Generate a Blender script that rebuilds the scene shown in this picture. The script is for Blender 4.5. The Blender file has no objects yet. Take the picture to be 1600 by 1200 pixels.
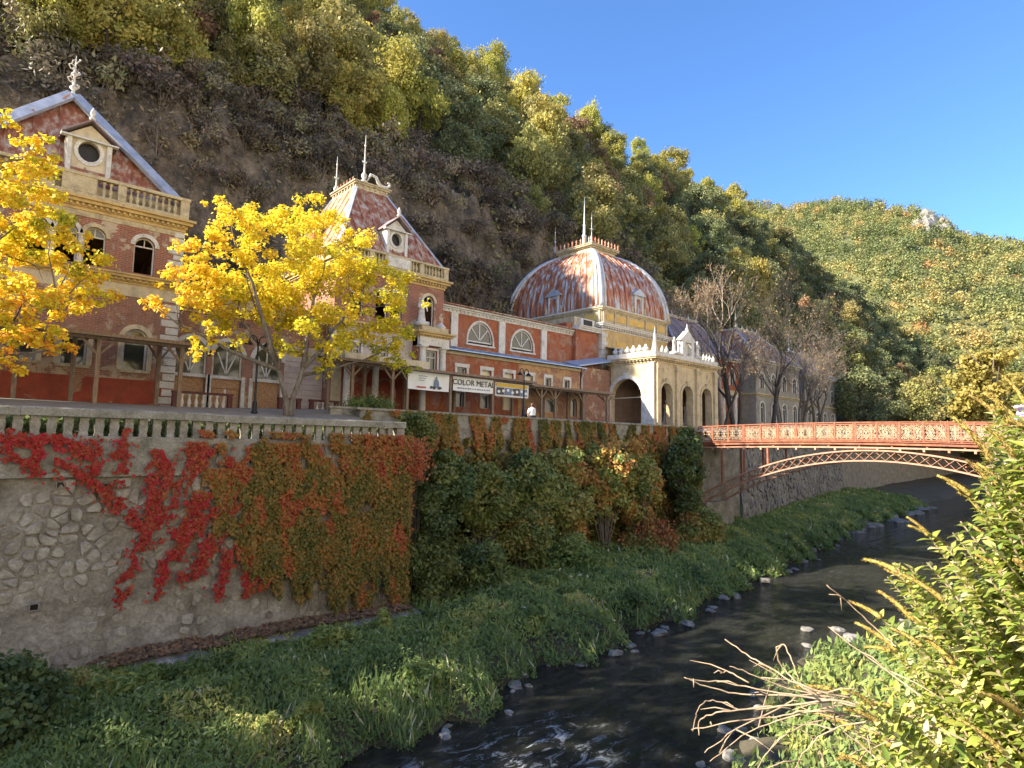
import bpy, math, random
import numpy as np
from mathutils import Vector, Matrix, noise as mnoise
from mathutils.geometry import tessellate_polygon

SC = bpy.context.scene
COL = SC.collection
rnd = random.Random(7)
R = math.radians
PI = math.pi

# ---------------------------------------------------------------- camera
YAW, PITCH, ROLL, FPX = R(47.63), R(5.52), R(1.1), 968.3
fw = Vector((math.cos(YAW)*math.cos(PITCH), math.sin(YAW)*math.cos(PITCH), math.sin(PITCH)))
rt0 = Vector((math.sin(YAW), -math.cos(YAW), 0)); up0 = rt0.cross(fw)
rt = rt0*math.cos(ROLL) + up0*math.sin(ROLL)
up = up0*math.cos(ROLL) - rt0*math.sin(ROLL)
cd = bpy.data.cameras.new('camera'); cam = bpy.data.objects.new('camera', cd); COL.objects.link(cam)
cam.matrix_world = Matrix(((rt.x, up.x, -fw.x, 0), (rt.y, up.y, -fw.y, 0), (rt.z, up.z, -fw.z, 0), (0, 0, 0, 1)))
cd.sensor_fit = 'HORIZONTAL'; cd.sensor_width = 36; cd.lens = FPX/1600*36
cd.clip_start = .05; cd.clip_end = 6000
SC.camera = cam

# ---------------------------------------------------------------- sky, sun, exposure
SUN_AZ, SUN_EL = R(28), R(32)          # azimuth measured from -X towards the hill (+Y)
sv = Vector((-math.cos(SUN_EL)*math.cos(SUN_AZ), math.cos(SUN_EL)*math.sin(SUN_AZ), math.sin(SUN_EL)))
w = bpy.data.worlds.new('World'); SC.world = w; w.use_nodes = True
nt = w.node_tree; bg = nt.nodes['Background']
sky = nt.nodes.new('ShaderNodeTexSky'); sky.sky_type = 'NISHITA'; sky.sun_disc = False
sky.sun_elevation = SUN_EL; sky.sun_rotation = math.atan2(sv.x, sv.y)
sky.altitude = 300; sky.air_density = 1.0; sky.dust_density = 0; sky.ozone_density = 9
nt.links.new(sky.outputs[0], bg.inputs[0]); bg.inputs[1].default_value = .1
sl = bpy.data.lights.new('sun', 'SUN'); sl.energy = 4.9; sl.angle = R(.55); sl.color = (1, .9, .74)
so = bpy.data.objects.new('sun', sl); COL.objects.link(so)
so.rotation_euler = sv.to_track_quat('Z', 'Y').to_euler(); so.location = (-40, 40, 80)
vs = SC.view_settings; vs.view_transform = 'Standard'; vs.look = 'None'; vs.gamma = 1; vs.exposure = 1.82
SC.cycles.max_bounces = 6; SC.cycles.transparent_max_bounces = 6
SC.cycles.diffuse_bounces = 3; SC.cycles.glossy_bounces = 3; SC.cycles.transmission_bounces = 4

# ---------------------------------------------------------------- helpers: things, parts
ROOT = {}
def thing(name, label, cat, loc=(0, 0, 0), group=None):
    o = bpy.data.objects.new(name, None); COL.objects.link(o); o.location = loc
    o.empty_display_size = .3
    o['label'] = label; o['category'] = cat
    if group: o['group'] = group
    ROOT[o] = Vector(loc)
    return o
def tag(o, label, cat, group=None, kind=None):
    o['label'] = label; o['category'] = cat
    if group: o['group'] = group
    if kind: o['kind'] = kind
    return o
def link(name, me, parent=None, loc=None, rot=None, scale=None, kind=None, label=None):
    o = bpy.data.objects.new(name, me); COL.objects.link(o)
    if parent is not None:
        o.parent = parent; ROOT[o] = ROOT[parent]
        if loc is not None: o.location = Vector(loc) - ROOT[parent]
    else:
        ROOT[o] = Vector((0, 0, 0))
        if loc is not None: o.location = loc
    if rot is not None: o.rotation_euler = rot
    if scale is not None: o.scale = scale
    if kind: o['kind'] = kind
    if label: o['label'] = label
    return o

class MB:
    def __init__(s): s.v = []; s.f = []
    def add(s, vs, fs):
        n = len(s.v); s.v += [tuple(p) for p in vs]; s.f += [tuple(i+n for i in f) for f in fs]; return s
    def box(s, x0, x1, y0, y1, z0, z1):
        return s.add([(x0,y0,z0),(x1,y0,z0),(x1,y1,z0),(x0,y1,z0),(x0,y0,z1),(x1,y0,z1),(x1,y1,z1),(x0,y1,z1)],
                     [(0,3,2,1),(4,5,6,7),(0,1,5,4),(1,2,6,5),(2,3,7,6),(3,0,4,7)])
    def bar(s, a, b, w, h=None, upv=(0, 0, 1)):
        a = Vector(a); b = Vector(b); h = h or w; d = (b-a)
        if d.length < 1e-6: return s
        d.normalize(); u = Vector(upv)
        if abs(d.dot(u)) > .98: u = Vector((0, 1, 0)) if abs(d.y) < .9 else Vector((1, 0, 0))
        r = d.cross(u).normalized()*w/2; u = r.cross(d).normalized()*h/2
        return s.add([a-r-u, a+r-u, a+r+u, a-r+u, b-r-u, b+r-u, b+r+u, b-r+u],
                     [(0,1,2,3),(7,6,5,4),(0,4,5,1),(1,5,6,2),(2,6,7,3),(3,7,4,0)])
    def tube(s, pts, rad, n=6, cap=True):
        pts = [Vector(p) for p in pts]
        if not hasattr(rad, '__len__'): rad = [rad]*len(pts)
        base = len(s.v); ref = None
        for i, p in enumerate(pts):
            d = (pts[min(i+1, len(pts)-1)] - pts[max(i-1, 0)])
            if d.length < 1e-9: d = Vector((0, 0, 1))
            d.normalize()
            if ref is None: ref = Vector((1, 0, 0)) if abs(d.x) < .8 else Vector((0, 1, 0))
            a = (ref - d*ref.dot(d))
            if a.length < 1e-4: a = d.orthogonal()
            a.normalize(); ref = a; b = d.cross(a)
            for k in range(n):
                t = 2*PI*k/n
                s.v.append(tuple(p + (a*math.cos(t) + b*math.sin(t))*rad[i]))
        for i in range(len(pts)-1):
            for k in range(n):
                k2 = (k+1) % n
                s.f.append((base+i*n+k, base+i*n+k2, base+(i+1)*n+k2, base+(i+1)*n+k))
        if cap:
            s.f.append(tuple(base+k for k in range(n))[::-1]); e = base+(len(pts)-1)*n
            s.f.append(tuple(e+k for k in range(n)))
        return s
    def lathe(s, prof, c=(0, 0, 0), n=10, sx=1, sy=1):
        base = len(s.v)
        for r, z in prof:
            for k in range(n):
                t = 2*PI*(k+.5)/n
                s.v.append((c[0]+r*sx*math.cos(t), c[1]+r*sy*math.sin(t), c[2]+z))
        for i in range(len(prof)-1):
            for k in range(n):
                k2 = (k+1) % n
                s.f.append((base+i*n+k, base+i*n+k2, base+(i+1)*n+k2, base+(i+1)*n+k))
        s.f.append(tuple(base+k for k in range(n))[::-1]); e = base+(len(prof)-1)*n
        s.f.append(tuple(e+k for k in range(n)))
        return s
    def ico(s, c, r, sx=1, sy=1, sz=1):
        return s.lathe([(r*math.sin(PI*i/6) + .001, -r*sz*math.cos(PI*i/6)) for i in range(7)], c, 8, sx, sy)
    def mesh(s, name, mat, smooth=False, off=None):
        me = bpy.data.meshes.new(name)
        v = s.v if off is None else [(a-off[0], b-off[1], c-off[2]) for a, b, c in s.v]
        me.from_pydata(v, [], s.f); me.update()
        if mat is not None: me.materials.append(mat)
        if smooth: me.polygons.foreach_set('use_smooth', [True]*len(me.polygons))
        return me
    def obj(s, name, mat, parent=None, smooth=False, kind=None, label=None):
        off = ROOT[parent] if parent is not None else None
        me = s.mesh(name, mat, smooth, off)
        return link(name, me, parent, kind=kind, label=label)

def np_mesh(name, V, faces, mat, tint=None, smooth=False):
    """V (n,3), faces (m,k) all the same size; tint one float per face"""
    me = bpy.data.meshes.new(name)
    V = np.asarray(V, np.float32); faces = np.asarray(faces, np.int32); m, k = faces.shape
    me.vertices.add(len(V)); me.vertices.foreach_set('co', V.ravel())
    me.loops.add(m*k); me.loops.foreach_set('vertex_index', faces.ravel())
    me.polygons.add(m); me.polygons.foreach_set('loop_start', np.arange(0, m*k, k, dtype=np.int32))
    try: me.polygons.foreach_set('loop_total', np.full(m, k, np.int32))
    except Exception: pass
    if smooth: me.polygons.foreach_set('use_smooth', np.ones(m, bool))
    me.update(calc_edges=True)
    if tint is not None:
        a = me.attributes.new('tint', 'FLOAT', 'FACE'); a.data.foreach_set('value', np.asarray(tint, np.float32))
    if mat is not None: me.materials.append(mat)
    return me

def unit(a): return a/np.maximum(np.linalg.norm(a, axis=1, keepdims=True), 1e-9)
def leaf_mesh(name, P, N, size, mat, tint, aspect=1.7, rs=None, axis=None, fold=0):
    """diamond leaves at P facing N; axis = preferred direction of the leaf's length"""
    rs = rs or np.random.RandomState(1)
    n = len(P); N = unit(N)
    A = rs.normal(size=(n, 3)) if axis is None else axis
    T = A - N*np.sum(A*N, 1, keepdims=True); T = unit(T); Bn = np.cross(N, T)
    size = np.broadcast_to(size, (n,)).reshape(-1, 1)
    L = T*size*.5*aspect**.5; W = Bn*size*.5/aspect**.5
    V = np.stack([P-L, P+W-L*.15+N*size*fold, P+L, P-W-L*.15+N*size*fold], 1).reshape(-1, 3)
    F = np.arange(4*n).reshape(-1, 4)
    return np_mesh(name, V, F, mat, tint)

# ---------------------------------------------------------------- materials
def nodes(name):
    m = bpy.data.materials.new(name); m.use_nodes = True
    t = m.node_tree; b = t.nodes['Principled BSDF']
    return m, t, b
def N(t, typ, **kw):
    n = t.nodes.new(typ)
    for k, v in kw.items(): setattr(n, k, v)
    return n
def pos(t, stretch=(1, 1, 1)):
    g = N(t, 'ShaderNodeNewGeometry')
    if stretch == (1, 1, 1): return g.outputs['Position']
    mp = N(t, 'ShaderNodeVectorMath', operation='MULTIPLY'); t.links.new(g.outputs['Position'], mp.inputs[0])
    mp.inputs[1].default_value = stretch
    return mp.outputs[0]
def noi(t, vec, scale, detail=5, rough=.6, dist=0):
    n = N(t, 'ShaderNodeTexNoise'); n.inputs['Scale'].default_value = scale
    n.inputs['Detail'].default_value = detail; n.inputs['Roughness'].default_value = rough
    n.inputs['Distortion'].default_value = dist
    t.links.new(vec, n.inputs['Vector']); return n.outputs['Fac']
def ramp(t, fac, stops):
    r = N(t, 'ShaderNodeValToRGB'); e = r.color_ramp.elements
    while len(e) < len(stops): e.new(.5)
    for el, (p, c) in zip(e, stops):
        el.position = p; el.color = (*c, 1) if len(c) == 3 else c
    t.links.new(fac, r.inputs[0]); return r.outputs[0]
def mix(t, fac, a, b, mode='MIX'):
    m = N(t, 'ShaderNodeMix', data_type='RGBA', blend_type=mode)
    for s, v in ((0, fac), (6, a), (7, b)):
        if hasattr(v, 'links'): t.links.new(v, m.inputs[s])
        else: m.inputs[s].default_value = v if s == 0 else (*v, 1)
    return m.outputs[2]
def bump(t, b, h, strength=.3, dist=.02):
    n = N(t, 'ShaderNodeBump'); n.inputs['Strength'].default_value = strength; n.inputs['Distance'].default_value = dist
    t.links.new(h, n.inputs['Height']); t.links.new(n.outputs[0], b.inputs['Normal'])

def surf(name, stops, scale=2.5, rough=.8, bmp=.3, bscale=14, stretch=(1, 1, 1), metal=0, fine=.25, dist=.02, detail=6):
    m, t, b = nodes(name); p = pos(t, stretch)
    c = ramp(t, noi(t, p, scale, detail, .65), stops)
    f2 = noi(t, pos(t), bscale, 4)
    c = mix(t, fine, c, ramp(t, f2, [(.3, (.12, .11, .1)), (.7, (1, 1, 1))]), 'MULTIPLY')
    t.links.new(c, b.inputs['Base Color'])
    b.inputs['Roughness'].default_value = rough; b.inputs['Metallic'].default_value = metal
    bump(t, b, f2, bmp, dist)
    return m

def island(m, lo=.45, hi=1.25):
    t = m.node_tree; b = t.nodes['Principled BSDF']; src = b.inputs['Base Color'].links[0].from_socket
    g = N(t, 'ShaderNodeNewGeometry'); c = ramp(t, g.outputs['Random Per Island'], [(0, (lo, lo*.97, lo*.9)), (.5, (.8, .78, .74)), (.85, (1, .99, .96)), (1, (1, 1, 1))])
    t.links.new(mix(t, 1.0, src, c, 'MULTIPLY'), b.inputs['Base Color'])
def brickwork(name, brick1, brick2, plaster, amount, scale=.9, dirt=(.16, .14, .12), plaster2=None):
    """weathered brick with remains of plaster: amount 0 = all brick, 1 = all plaster"""
    m, t, b = nodes(name); g = N(t, 'ShaderNodeNewGeometry')
    sx = N(t, 'ShaderNodeSeparateXYZ'); t.links.new(g.outputs['Position'], sx.inputs[0])
    ad = N(t, 'ShaderNodeMath', operation='ADD'); t.links.new(sx.outputs[0], ad.inputs[0]); t.links.new(sx.outputs[1], ad.inputs[1])
    cb = N(t, 'ShaderNodeCombineXYZ'); t.links.new(ad.outputs[0], cb.inputs[0]); t.links.new(sx.outputs[2], cb.inputs[1])
    br = N(t, 'ShaderNodeTexBrick'); t.links.new(cb.outputs[0], br.inputs['Vector'])
    br.inputs['Color1'].default_value = (*brick1, 1); br.inputs['Color2'].default_value = (*brick2, 1)
    br.inputs['Mortar'].default_value = (.34, .27, .2, 1); br.inputs['Scale'].default_value = 1
    br.inputs['Brick Width'].default_value = .27; br.inputs['Row Height'].default_value = .085
    br.inputs['Mortar Size'].default_value = .011
    p = g.outputs['Position']
    c = mix(t, .5, br.outputs['Color'], ramp(t, noi(t, p, 3.2, 6, .7), [(.3, (.35, .3, .28)), (.6, (1, .95, .9))]), 'MULTIPLY')
    n1 = noi(t, p, scale, 8, .68, .4)
    th = .5+(.5-amount)*.5
    mask = ramp(t, n1, [(th-.015, (0, 0, 0)), (th+.02, (1, 1, 1))])
    pc = ramp(t, noi(t, p, 2.1, 7, .7), [(.25, tuple(x*.62 for x in plaster)), (.55, plaster), (.8, plaster2 or tuple(min(1, x*1.15) for x in plaster))])
    c = mix(t, mask, c, pc)
    dn = noi(t, pos(t, (1.6, 1.6, .35)), 1.3, 6, .7)
    c = mix(t, ramp(t, dn, [(.5, (0, 0, 0)), (.75, (.6, .6, .6))]), c, dirt)
    t.links.new(c, b.inputs['Base Color']); b.inputs['Roughness'].default_value = .88
    h = N(t, 'ShaderNodeMath', operation='ADD'); t.links.new(mask, h.inputs[0]); t.links.new(br.outputs['Fac'], h.inputs[1])
    bump(t, b, h.outputs[0], .5, .02)
    return m

def leafmat(name, stops, trans=.35, rough=.55, objvar=.17, spec=.3):
    m, t, b = nodes(name)
    a = N(t, 'ShaderNodeAttribute', attribute_name='tint'); c = ramp(t, a.outputs['Fac'], stops)
    if objvar:
        oi = N(t, 'ShaderNodeObjectInfo')
        hs = N(t, 'ShaderNodeHueSaturation'); t.links.new(c, hs.inputs['Color'])
        mr = N(t, 'ShaderNodeMapRange'); t.links.new(oi.outputs['Random'], mr.inputs[0])
        mr.inputs[3].default_value = 1-objvar*1.3; mr.inputs[4].default_value = 1+objvar*1.3
        t.links.new(mr.outputs[0], hs.inputs['Value'])
        m3 = N(t, 'ShaderNodeMath', operation='MULTIPLY'); t.links.new(oi.outputs['Random'], m3.inputs[0]); m3.inputs[1].default_value = 7.31
        m4 = N(t, 'ShaderNodeMath', operation='FRACT'); t.links.new(m3.outputs[0], m4.inputs[0])
        mh = N(t, 'ShaderNodeMapRange'); t.links.new(m4.outputs[0], mh.inputs[0])
        mh.inputs[3].default_value = .5-objvar*.12; mh.inputs[4].default_value = .5+objvar*.1
        t.links.new(mh.outputs[0], hs.inputs['Hue']); c = hs.outputs[0]
    t.links.new(c, b.inputs['Base Color']); b.inputs['Roughness'].default_value = rough
    b.inputs['Specular IOR Level'].default_value = spec
    tr = N(t, 'ShaderNodeBsdfTranslucent'); t.links.new(c, tr.inputs[0])
    ms = N(t, 'ShaderNodeMixShader'); ms.inputs[0].default_value = trans
    t.links.new(b.outputs[0], ms.inputs[1]); t.links.new(tr.outputs[0], ms.inputs[2])
    t.links.new(ms.outputs[0], t.nodes['Material Output'].inputs[0])
    return m

M = {}
M['brick'] = brickwork('weathered_brick', (.36, .12, .07), (.28, .09, .055), (.5, .4, .29), .36)
M['brick_pale'] = brickwork('pale_brick', (.36, .16, .1), (.3, .12, .08), (.47, .36, .25), .38)
M['brick_red'] = brickwork('red_painted_brick', (.4, .2, .1), (.34, .15, .08), (.3, .06, .03), .66, plaster2=(.4, .075, .03), dirt=(.13, .05, .03))
M['wing_red'] = brickwork('wing_red_render', (.42, .2, .13), (.34, .15, .1), (.33, .1, .04), .62, scale=1.0, plaster2=(.42, .16, .07), dirt=(.3, .2, .15))
M['wing_worn'] = brickwork('wing_worn_render', (.4, .19, .12), (.3, .14, .09), (.48, .30, .15), .5, scale=.7, dirt=(.3, .12, .06))
M['plaster'] = brickwork('cream_plaster', (.42, .26, .18), (.34, .2, .14), (.62, .53, .36), .9, scale=1.1)
M['stone_ochre'] = brickwork('ochre_plaster', (.4, .22, .14), (.35, .18, .11), (.56, .40, .17), .84, scale=1.3, dirt=(.22, .19, .15))
M['portico'] = brickwork('portico_stone', (.36, .22, .15), (.3, .18, .12), (.58, .47, .29), .75, scale=1.2, dirt=(.2, .17, .14))
M['lilac'] = surf('pale_lilac_plaster', [(.3, (.4, .33, .3)), (.55, (.55, .47, .43)), (.75, (.6, .53, .48))], 1.2)
M['white'] = surf('weathered_white', [(.28, (.42, .39, .34)), (.5, (.68, .66, .6)), (.75, (.76, .74, .69))], 2.2, fine=.35)
M['cream'] = surf('cream_stone', [(.28, (.3, .25, .17)), (.5, (.56, .47, .29)), (.72, (.66, .57, .38))], 2.4, fine=.4)
M['yellow'] = surf('yellow_panel', [(.3, (.55, .36, .1)), (.6, (.72, .47, .13)), (.8, (.7, .52, .25))], 1.6)
M['zinc'] = surf('zinc_flashing', [(.3, (.33, .36, .4)), (.6, (.52, .55, .6)), (.8, (.6, .6, .62))], 2, .5, .1, metal=.35, fine=.2)
M['bluemetal'] = surf('blue_metal_roof', [(.3, (.3, .4, .56)), (.7, (.42, .53, .7))], 1, .45, .05, metal=.3, fine=.1)
M['rustroof'] = surf('rusty_red_roof', [(.3, (.2, .06, .03)), (.45, (.3, .1, .045)), (.53, (.4, .22, .13)), (.62, (.48, .42, .36)), (.75, (.58, .54, .48))], 1.5, .6, .25, 20, (2.2, 2.2, .5), fine=.3)
M['rustroof2'] = surf('rusty_tin_roof', [(.3, (.42, .13, .06)), (.5, (.5, .2, .11)), (.64, (.6, .45, .34)), (.8, (.66, .6, .52))], 1.4, .5, .2, 20, (2, 2, .6), fine=.3)
M['dome'] = surf('rusty_dome_metal', [(.33, (.14, .07, .06)), (.41, (.32, .1, .055)), (.49, (.52, .2, .07)), (.535, (.36, .2, .15)), (.57, (.52, .5, .49)), (.75, (.68, .69, .7))], 1.15, .5, .2, 16, (2.6, 2.6, .4), metal=.15, fine=.35)
M['fardark'] = surf('far_slate_roof', [(.3, (.2, .13, .13)), (.6, (.3, .24, .24)), (.8, (.36, .36, .4))], 1.2, .7)
M['wood'] = surf('grey_timber', [(.3, (.14, .09, .06)), (.6, (.27, .2, .14)), (.8, (.34, .27, .2))], 4, .85, .3, 20, (3, 3, .6))
M['plank'] = surf('roof_planks', [(.3, (.07, .055, .045)), (.7, (.16, .13, .11))], 3, .9)
M['osb'] = surf('chipboard', [(.35, (.3, .16, .08)), (.55, (.42, .25, .13)), (.7, (.5, .34, .2))], 14, .85, .1, fine=.15)
M['darkframe'] = surf('dark_oxide_rail', [(.3, (.07, .02, .02)), (.7, (.14, .045, .04))], 4, .7)
M['iron'] = surf('black_iron', [(.3, (.012, .012, .013)), (.7, (.03, .03, .032))], 4, .45, .05, metal=.5)
M['concrete'] = surf('mossy_concrete', [(.28, (.13, .13, .09)), (.48, (.3, .28, .22)), (.62, (.36, .34, .29)), (.78, (.46, .44, .4))], 2.2, .9, .6, 18, fine=.5, dist=.03)
M['mortar'] = surf('old_mortar', [(.28, (.13, .11, .085)), (.42, (.235, .21, .165)), (.56, (.33, .3, .245)), (.72, (.47, .44, .37))], 1.3, .95, .9, 9, fine=.5, dist=.05)
M['stone'] = surf('wall_stone', [(.25, (.2, .18, .15)), (.42, (.34, .31, .26)), (.55, (.46, .43, .37)), (.75, (.62, .58, .5))], 2.2, .9, .7, 12, fine=.45, dist=.03)
island(M['stone'])
M['rock'] = surf('river_rock', [(.3, (.1, .095, .085)), (.55, (.26, .24, .21)), (.75, (.45, .43, .4))], 1.5, .8, .7, 9, fine=.5, dist=.03)
M['cliff'] = surf('cliff_rock', [(.32, (.045, .04, .032)), (.46, (.14, .115, .08)), (.58, (.24, .19, .13)), (.75, (.36, .3, .22))], .8, .95, 1, 2.5, (1, 1, .45), fine=.6, dist=.4)
M['soil'] = surf('brown_soil', [(.3, (.045, .04, .025)), (.6, (.1, .085, .05)), (.8, (.14, .12, .07))], .5, .95, .6, 6, fine=.4)
M['paving'] = surf('grey_paving', [(.3, (.2, .19, .17)), (.7, (.3, .285, .26))], 1.5, .9, .3, 8)
M['bridge'] = surf('orange_red_paint', [(.3, (.16, .045, .02)), (.5, (.3, .09, .035)), (.75, (.4, .17, .08))], 3, .6, .2, fine=.3)
M['bridge_pale'] = surf('faded_salmon_paint', [(.3, (.36, .17, .1)), (.6, (.5, .28, .18)), (.8, (.58, .4, .28))], 3, .6, .2)
M['bridge_cream'] = surf('cream_ironwork', [(.3, (.42, .27, .16)), (.7, (.62, .48, .32))], 4, .6, .1)
M['bark'] = surf('grey_bark', [(.3, (.08, .065, .05)), (.55, (.2, .17, .14)), (.8, (.34, .31, .27))], 5, .9, .8, 18, (2, 2, .5), fine=.4)
M['barkdark'] = surf('dark_bark', [(.3, (.03, .024, .02)), (.7, (.09, .075, .06))], 4, .95, .6, 10)
M['barkpale'] = surf('pale_bark', [(.3, (.3, .22, .16)), (.7, (.5, .4, .31))], 4, .9, .4, 12)
M['twig'] = surf('straw_twig', [(.3, (.28, .19, .11)), (.7, (.46, .35, .23))], 20, .75, .3, 60)
M['banner'] = surf('banner_fabric', [(.3, (.66, .68, .68)), (.7, (.78, .8, .8))], 1, .7, .05, fine=.05)
M['ink'] = surf('dark_ink', [(.3, (.06, .06, .07)), (.7, (.09, .09, .1))], 2, .7)
M['inkred'] = surf('red_ink', [(.3, (.45, .06, .06)), (.7, (.5, .08, .08))], 2, .7)
M['inkyel'] = surf('yellow_ink', [(.3, (.65, .42, .05)), (.7, (.7, .48, .08))], 2, .7)
M['inkblue'] = surf('blue_grey_ink', [(.3, (.12, .17, .28)), (.7, (.2, .26, .36))], 6, .7)
m, t, b = nodes('window_glass'); b.inputs['Base Color'].default_value = (.05, .055, .04, 1); b.inputs['Roughness'].default_value = .08; b.inputs['Specular IOR Level'].default_value = .9
M['glass'] = m
m, t, b = nodes('pale_window_glass'); b.inputs['Base Color'].default_value = (.62, .55, .36, 1); b.inputs['Roughness'].default_value = .3  # plain cream panes
M['palepane'] = m
m, t, b = nodes('skin'); b.inputs['Base Color'].default_value = (.45, .25, .17, 1); b.inputs['Roughness'].default_value = .6
M['skin'] = m
M['shirt'] = surf('white_shirt', [(.3, (.7, .7, .72)), (.7, (.8, .8, .82))], 3, .8, .1, fine=.05)
M['trousers'] = surf('black_trousers', [(.3, (.012, .012, .016)), (.7, (.025, .025, .03))], 3, .8, .1)
M['hair'] = surf('brown_hair', [(.3, (.05, .025, .015)), (.7, (.1, .05, .03))], 8, .6, .1)

# foliage
M['maple'] = leafmat('maple_leaves', [(0, (.36, .4, .05)), (.25, (.7, .62, .05)), (.5, (.92, .76, .06)), (.75, (.9, .56, .05)), (1, (.82, .34, .05))], .45, objvar=0)
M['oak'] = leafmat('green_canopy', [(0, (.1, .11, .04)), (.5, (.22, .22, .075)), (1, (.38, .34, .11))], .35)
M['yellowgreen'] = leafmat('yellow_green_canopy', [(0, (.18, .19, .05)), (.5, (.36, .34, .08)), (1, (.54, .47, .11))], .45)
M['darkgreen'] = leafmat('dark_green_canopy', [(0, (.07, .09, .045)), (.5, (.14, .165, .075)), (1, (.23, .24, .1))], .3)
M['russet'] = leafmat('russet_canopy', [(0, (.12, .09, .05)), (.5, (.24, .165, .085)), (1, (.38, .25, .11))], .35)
M['scrub'] = leafmat('brown_scrub', [(0, (.08, .07, .05)), (.4, (.17, .14, .1)), (.75, (.27, .22, .15)), (1, (.25, .24, .11))], .2, objvar=.2)
M['creeper'] = leafmat('creeper_leaves', [(0, (.09, .11, .03)), (.22, (.2, .17, .04)), (.4, (.36, .2, .05)), (.55, (.46, .16, .05)), (.7, (.36, .09, .05)), (.8, (.42, .1, .04)), (.9, (.4, .035, .03)), (1, (.52, .045, .05))], .35, objvar=0)
M['weeds'] = leafmat('bank_weeds', [(0, (.1, .15, .055)), (.35, (.19, .27, .085)), (.6, (.29, .36, .11)), (.8, (.42, .43, .12)), (.92, (.52, .46, .16)), (1, (.66, .6, .45))], .45, objvar=0)
M['shrub'] = leafmat('shrub_leaves', [(0, (.065, .1, .04)), (.4, (.15, .21, .065)), (.7, (.28, .29, .085)), (.88, (.42, .28, .08)), (1, (.5, .19, .08))], .35, objvar=.15)
M['buddleia'] = leafmat('buddleia_leaves', [(0, (.1, .16, .03)), (.4, (.22, .29, .05)), (.75, (.4, .43, .09)), (1, (.6, .6, .3))], .45, objvar=.15, spec=.5)
M['spike'] = surf('brown_seed_spike', [(.3, (.22, .13, .03)), (.5, (.42, .3, .06)), (.75, (.55, .48, .14))], 22, .8, .8, 90, fine=.35)
M['lilacflower'] = surf('lilac_flower', [(.3, (.42, .3, .6)), (.7, (.6, .48, .75))], 40, .8)
M['bounce_rock'] = surf('bounce_slope_rock', [(.3, (.5, .45, .37)), (.6, (.62, .57, .48)), (.8, (.68, .64, .56))], .4, .9, .6, 4, fine=.3)  # kept pale so the added slope throws back more light
M['farground'] = surf('far_hill_ground', [(.3, (.07, .08, .03)), (.6, (.16, .16, .055)), (.8, (.25, .2, .08))], .08, .95, .6, 1, fine=.4)
M['inner'] = brickwork('shade_toned_inner_brick', (.16, .08, .05), (.12, .06, .04), (.2, .13, .08), .4, dirt=(.06, .05, .04))  # portico's dim interior put into a darker brick colour
M['fargrey'] = brickwork('grey_far_plaster', (.24, .15, .11), (.2, .13, .1), (.33, .31, .27), .7, dirt=(.12, .11, .1))
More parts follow.
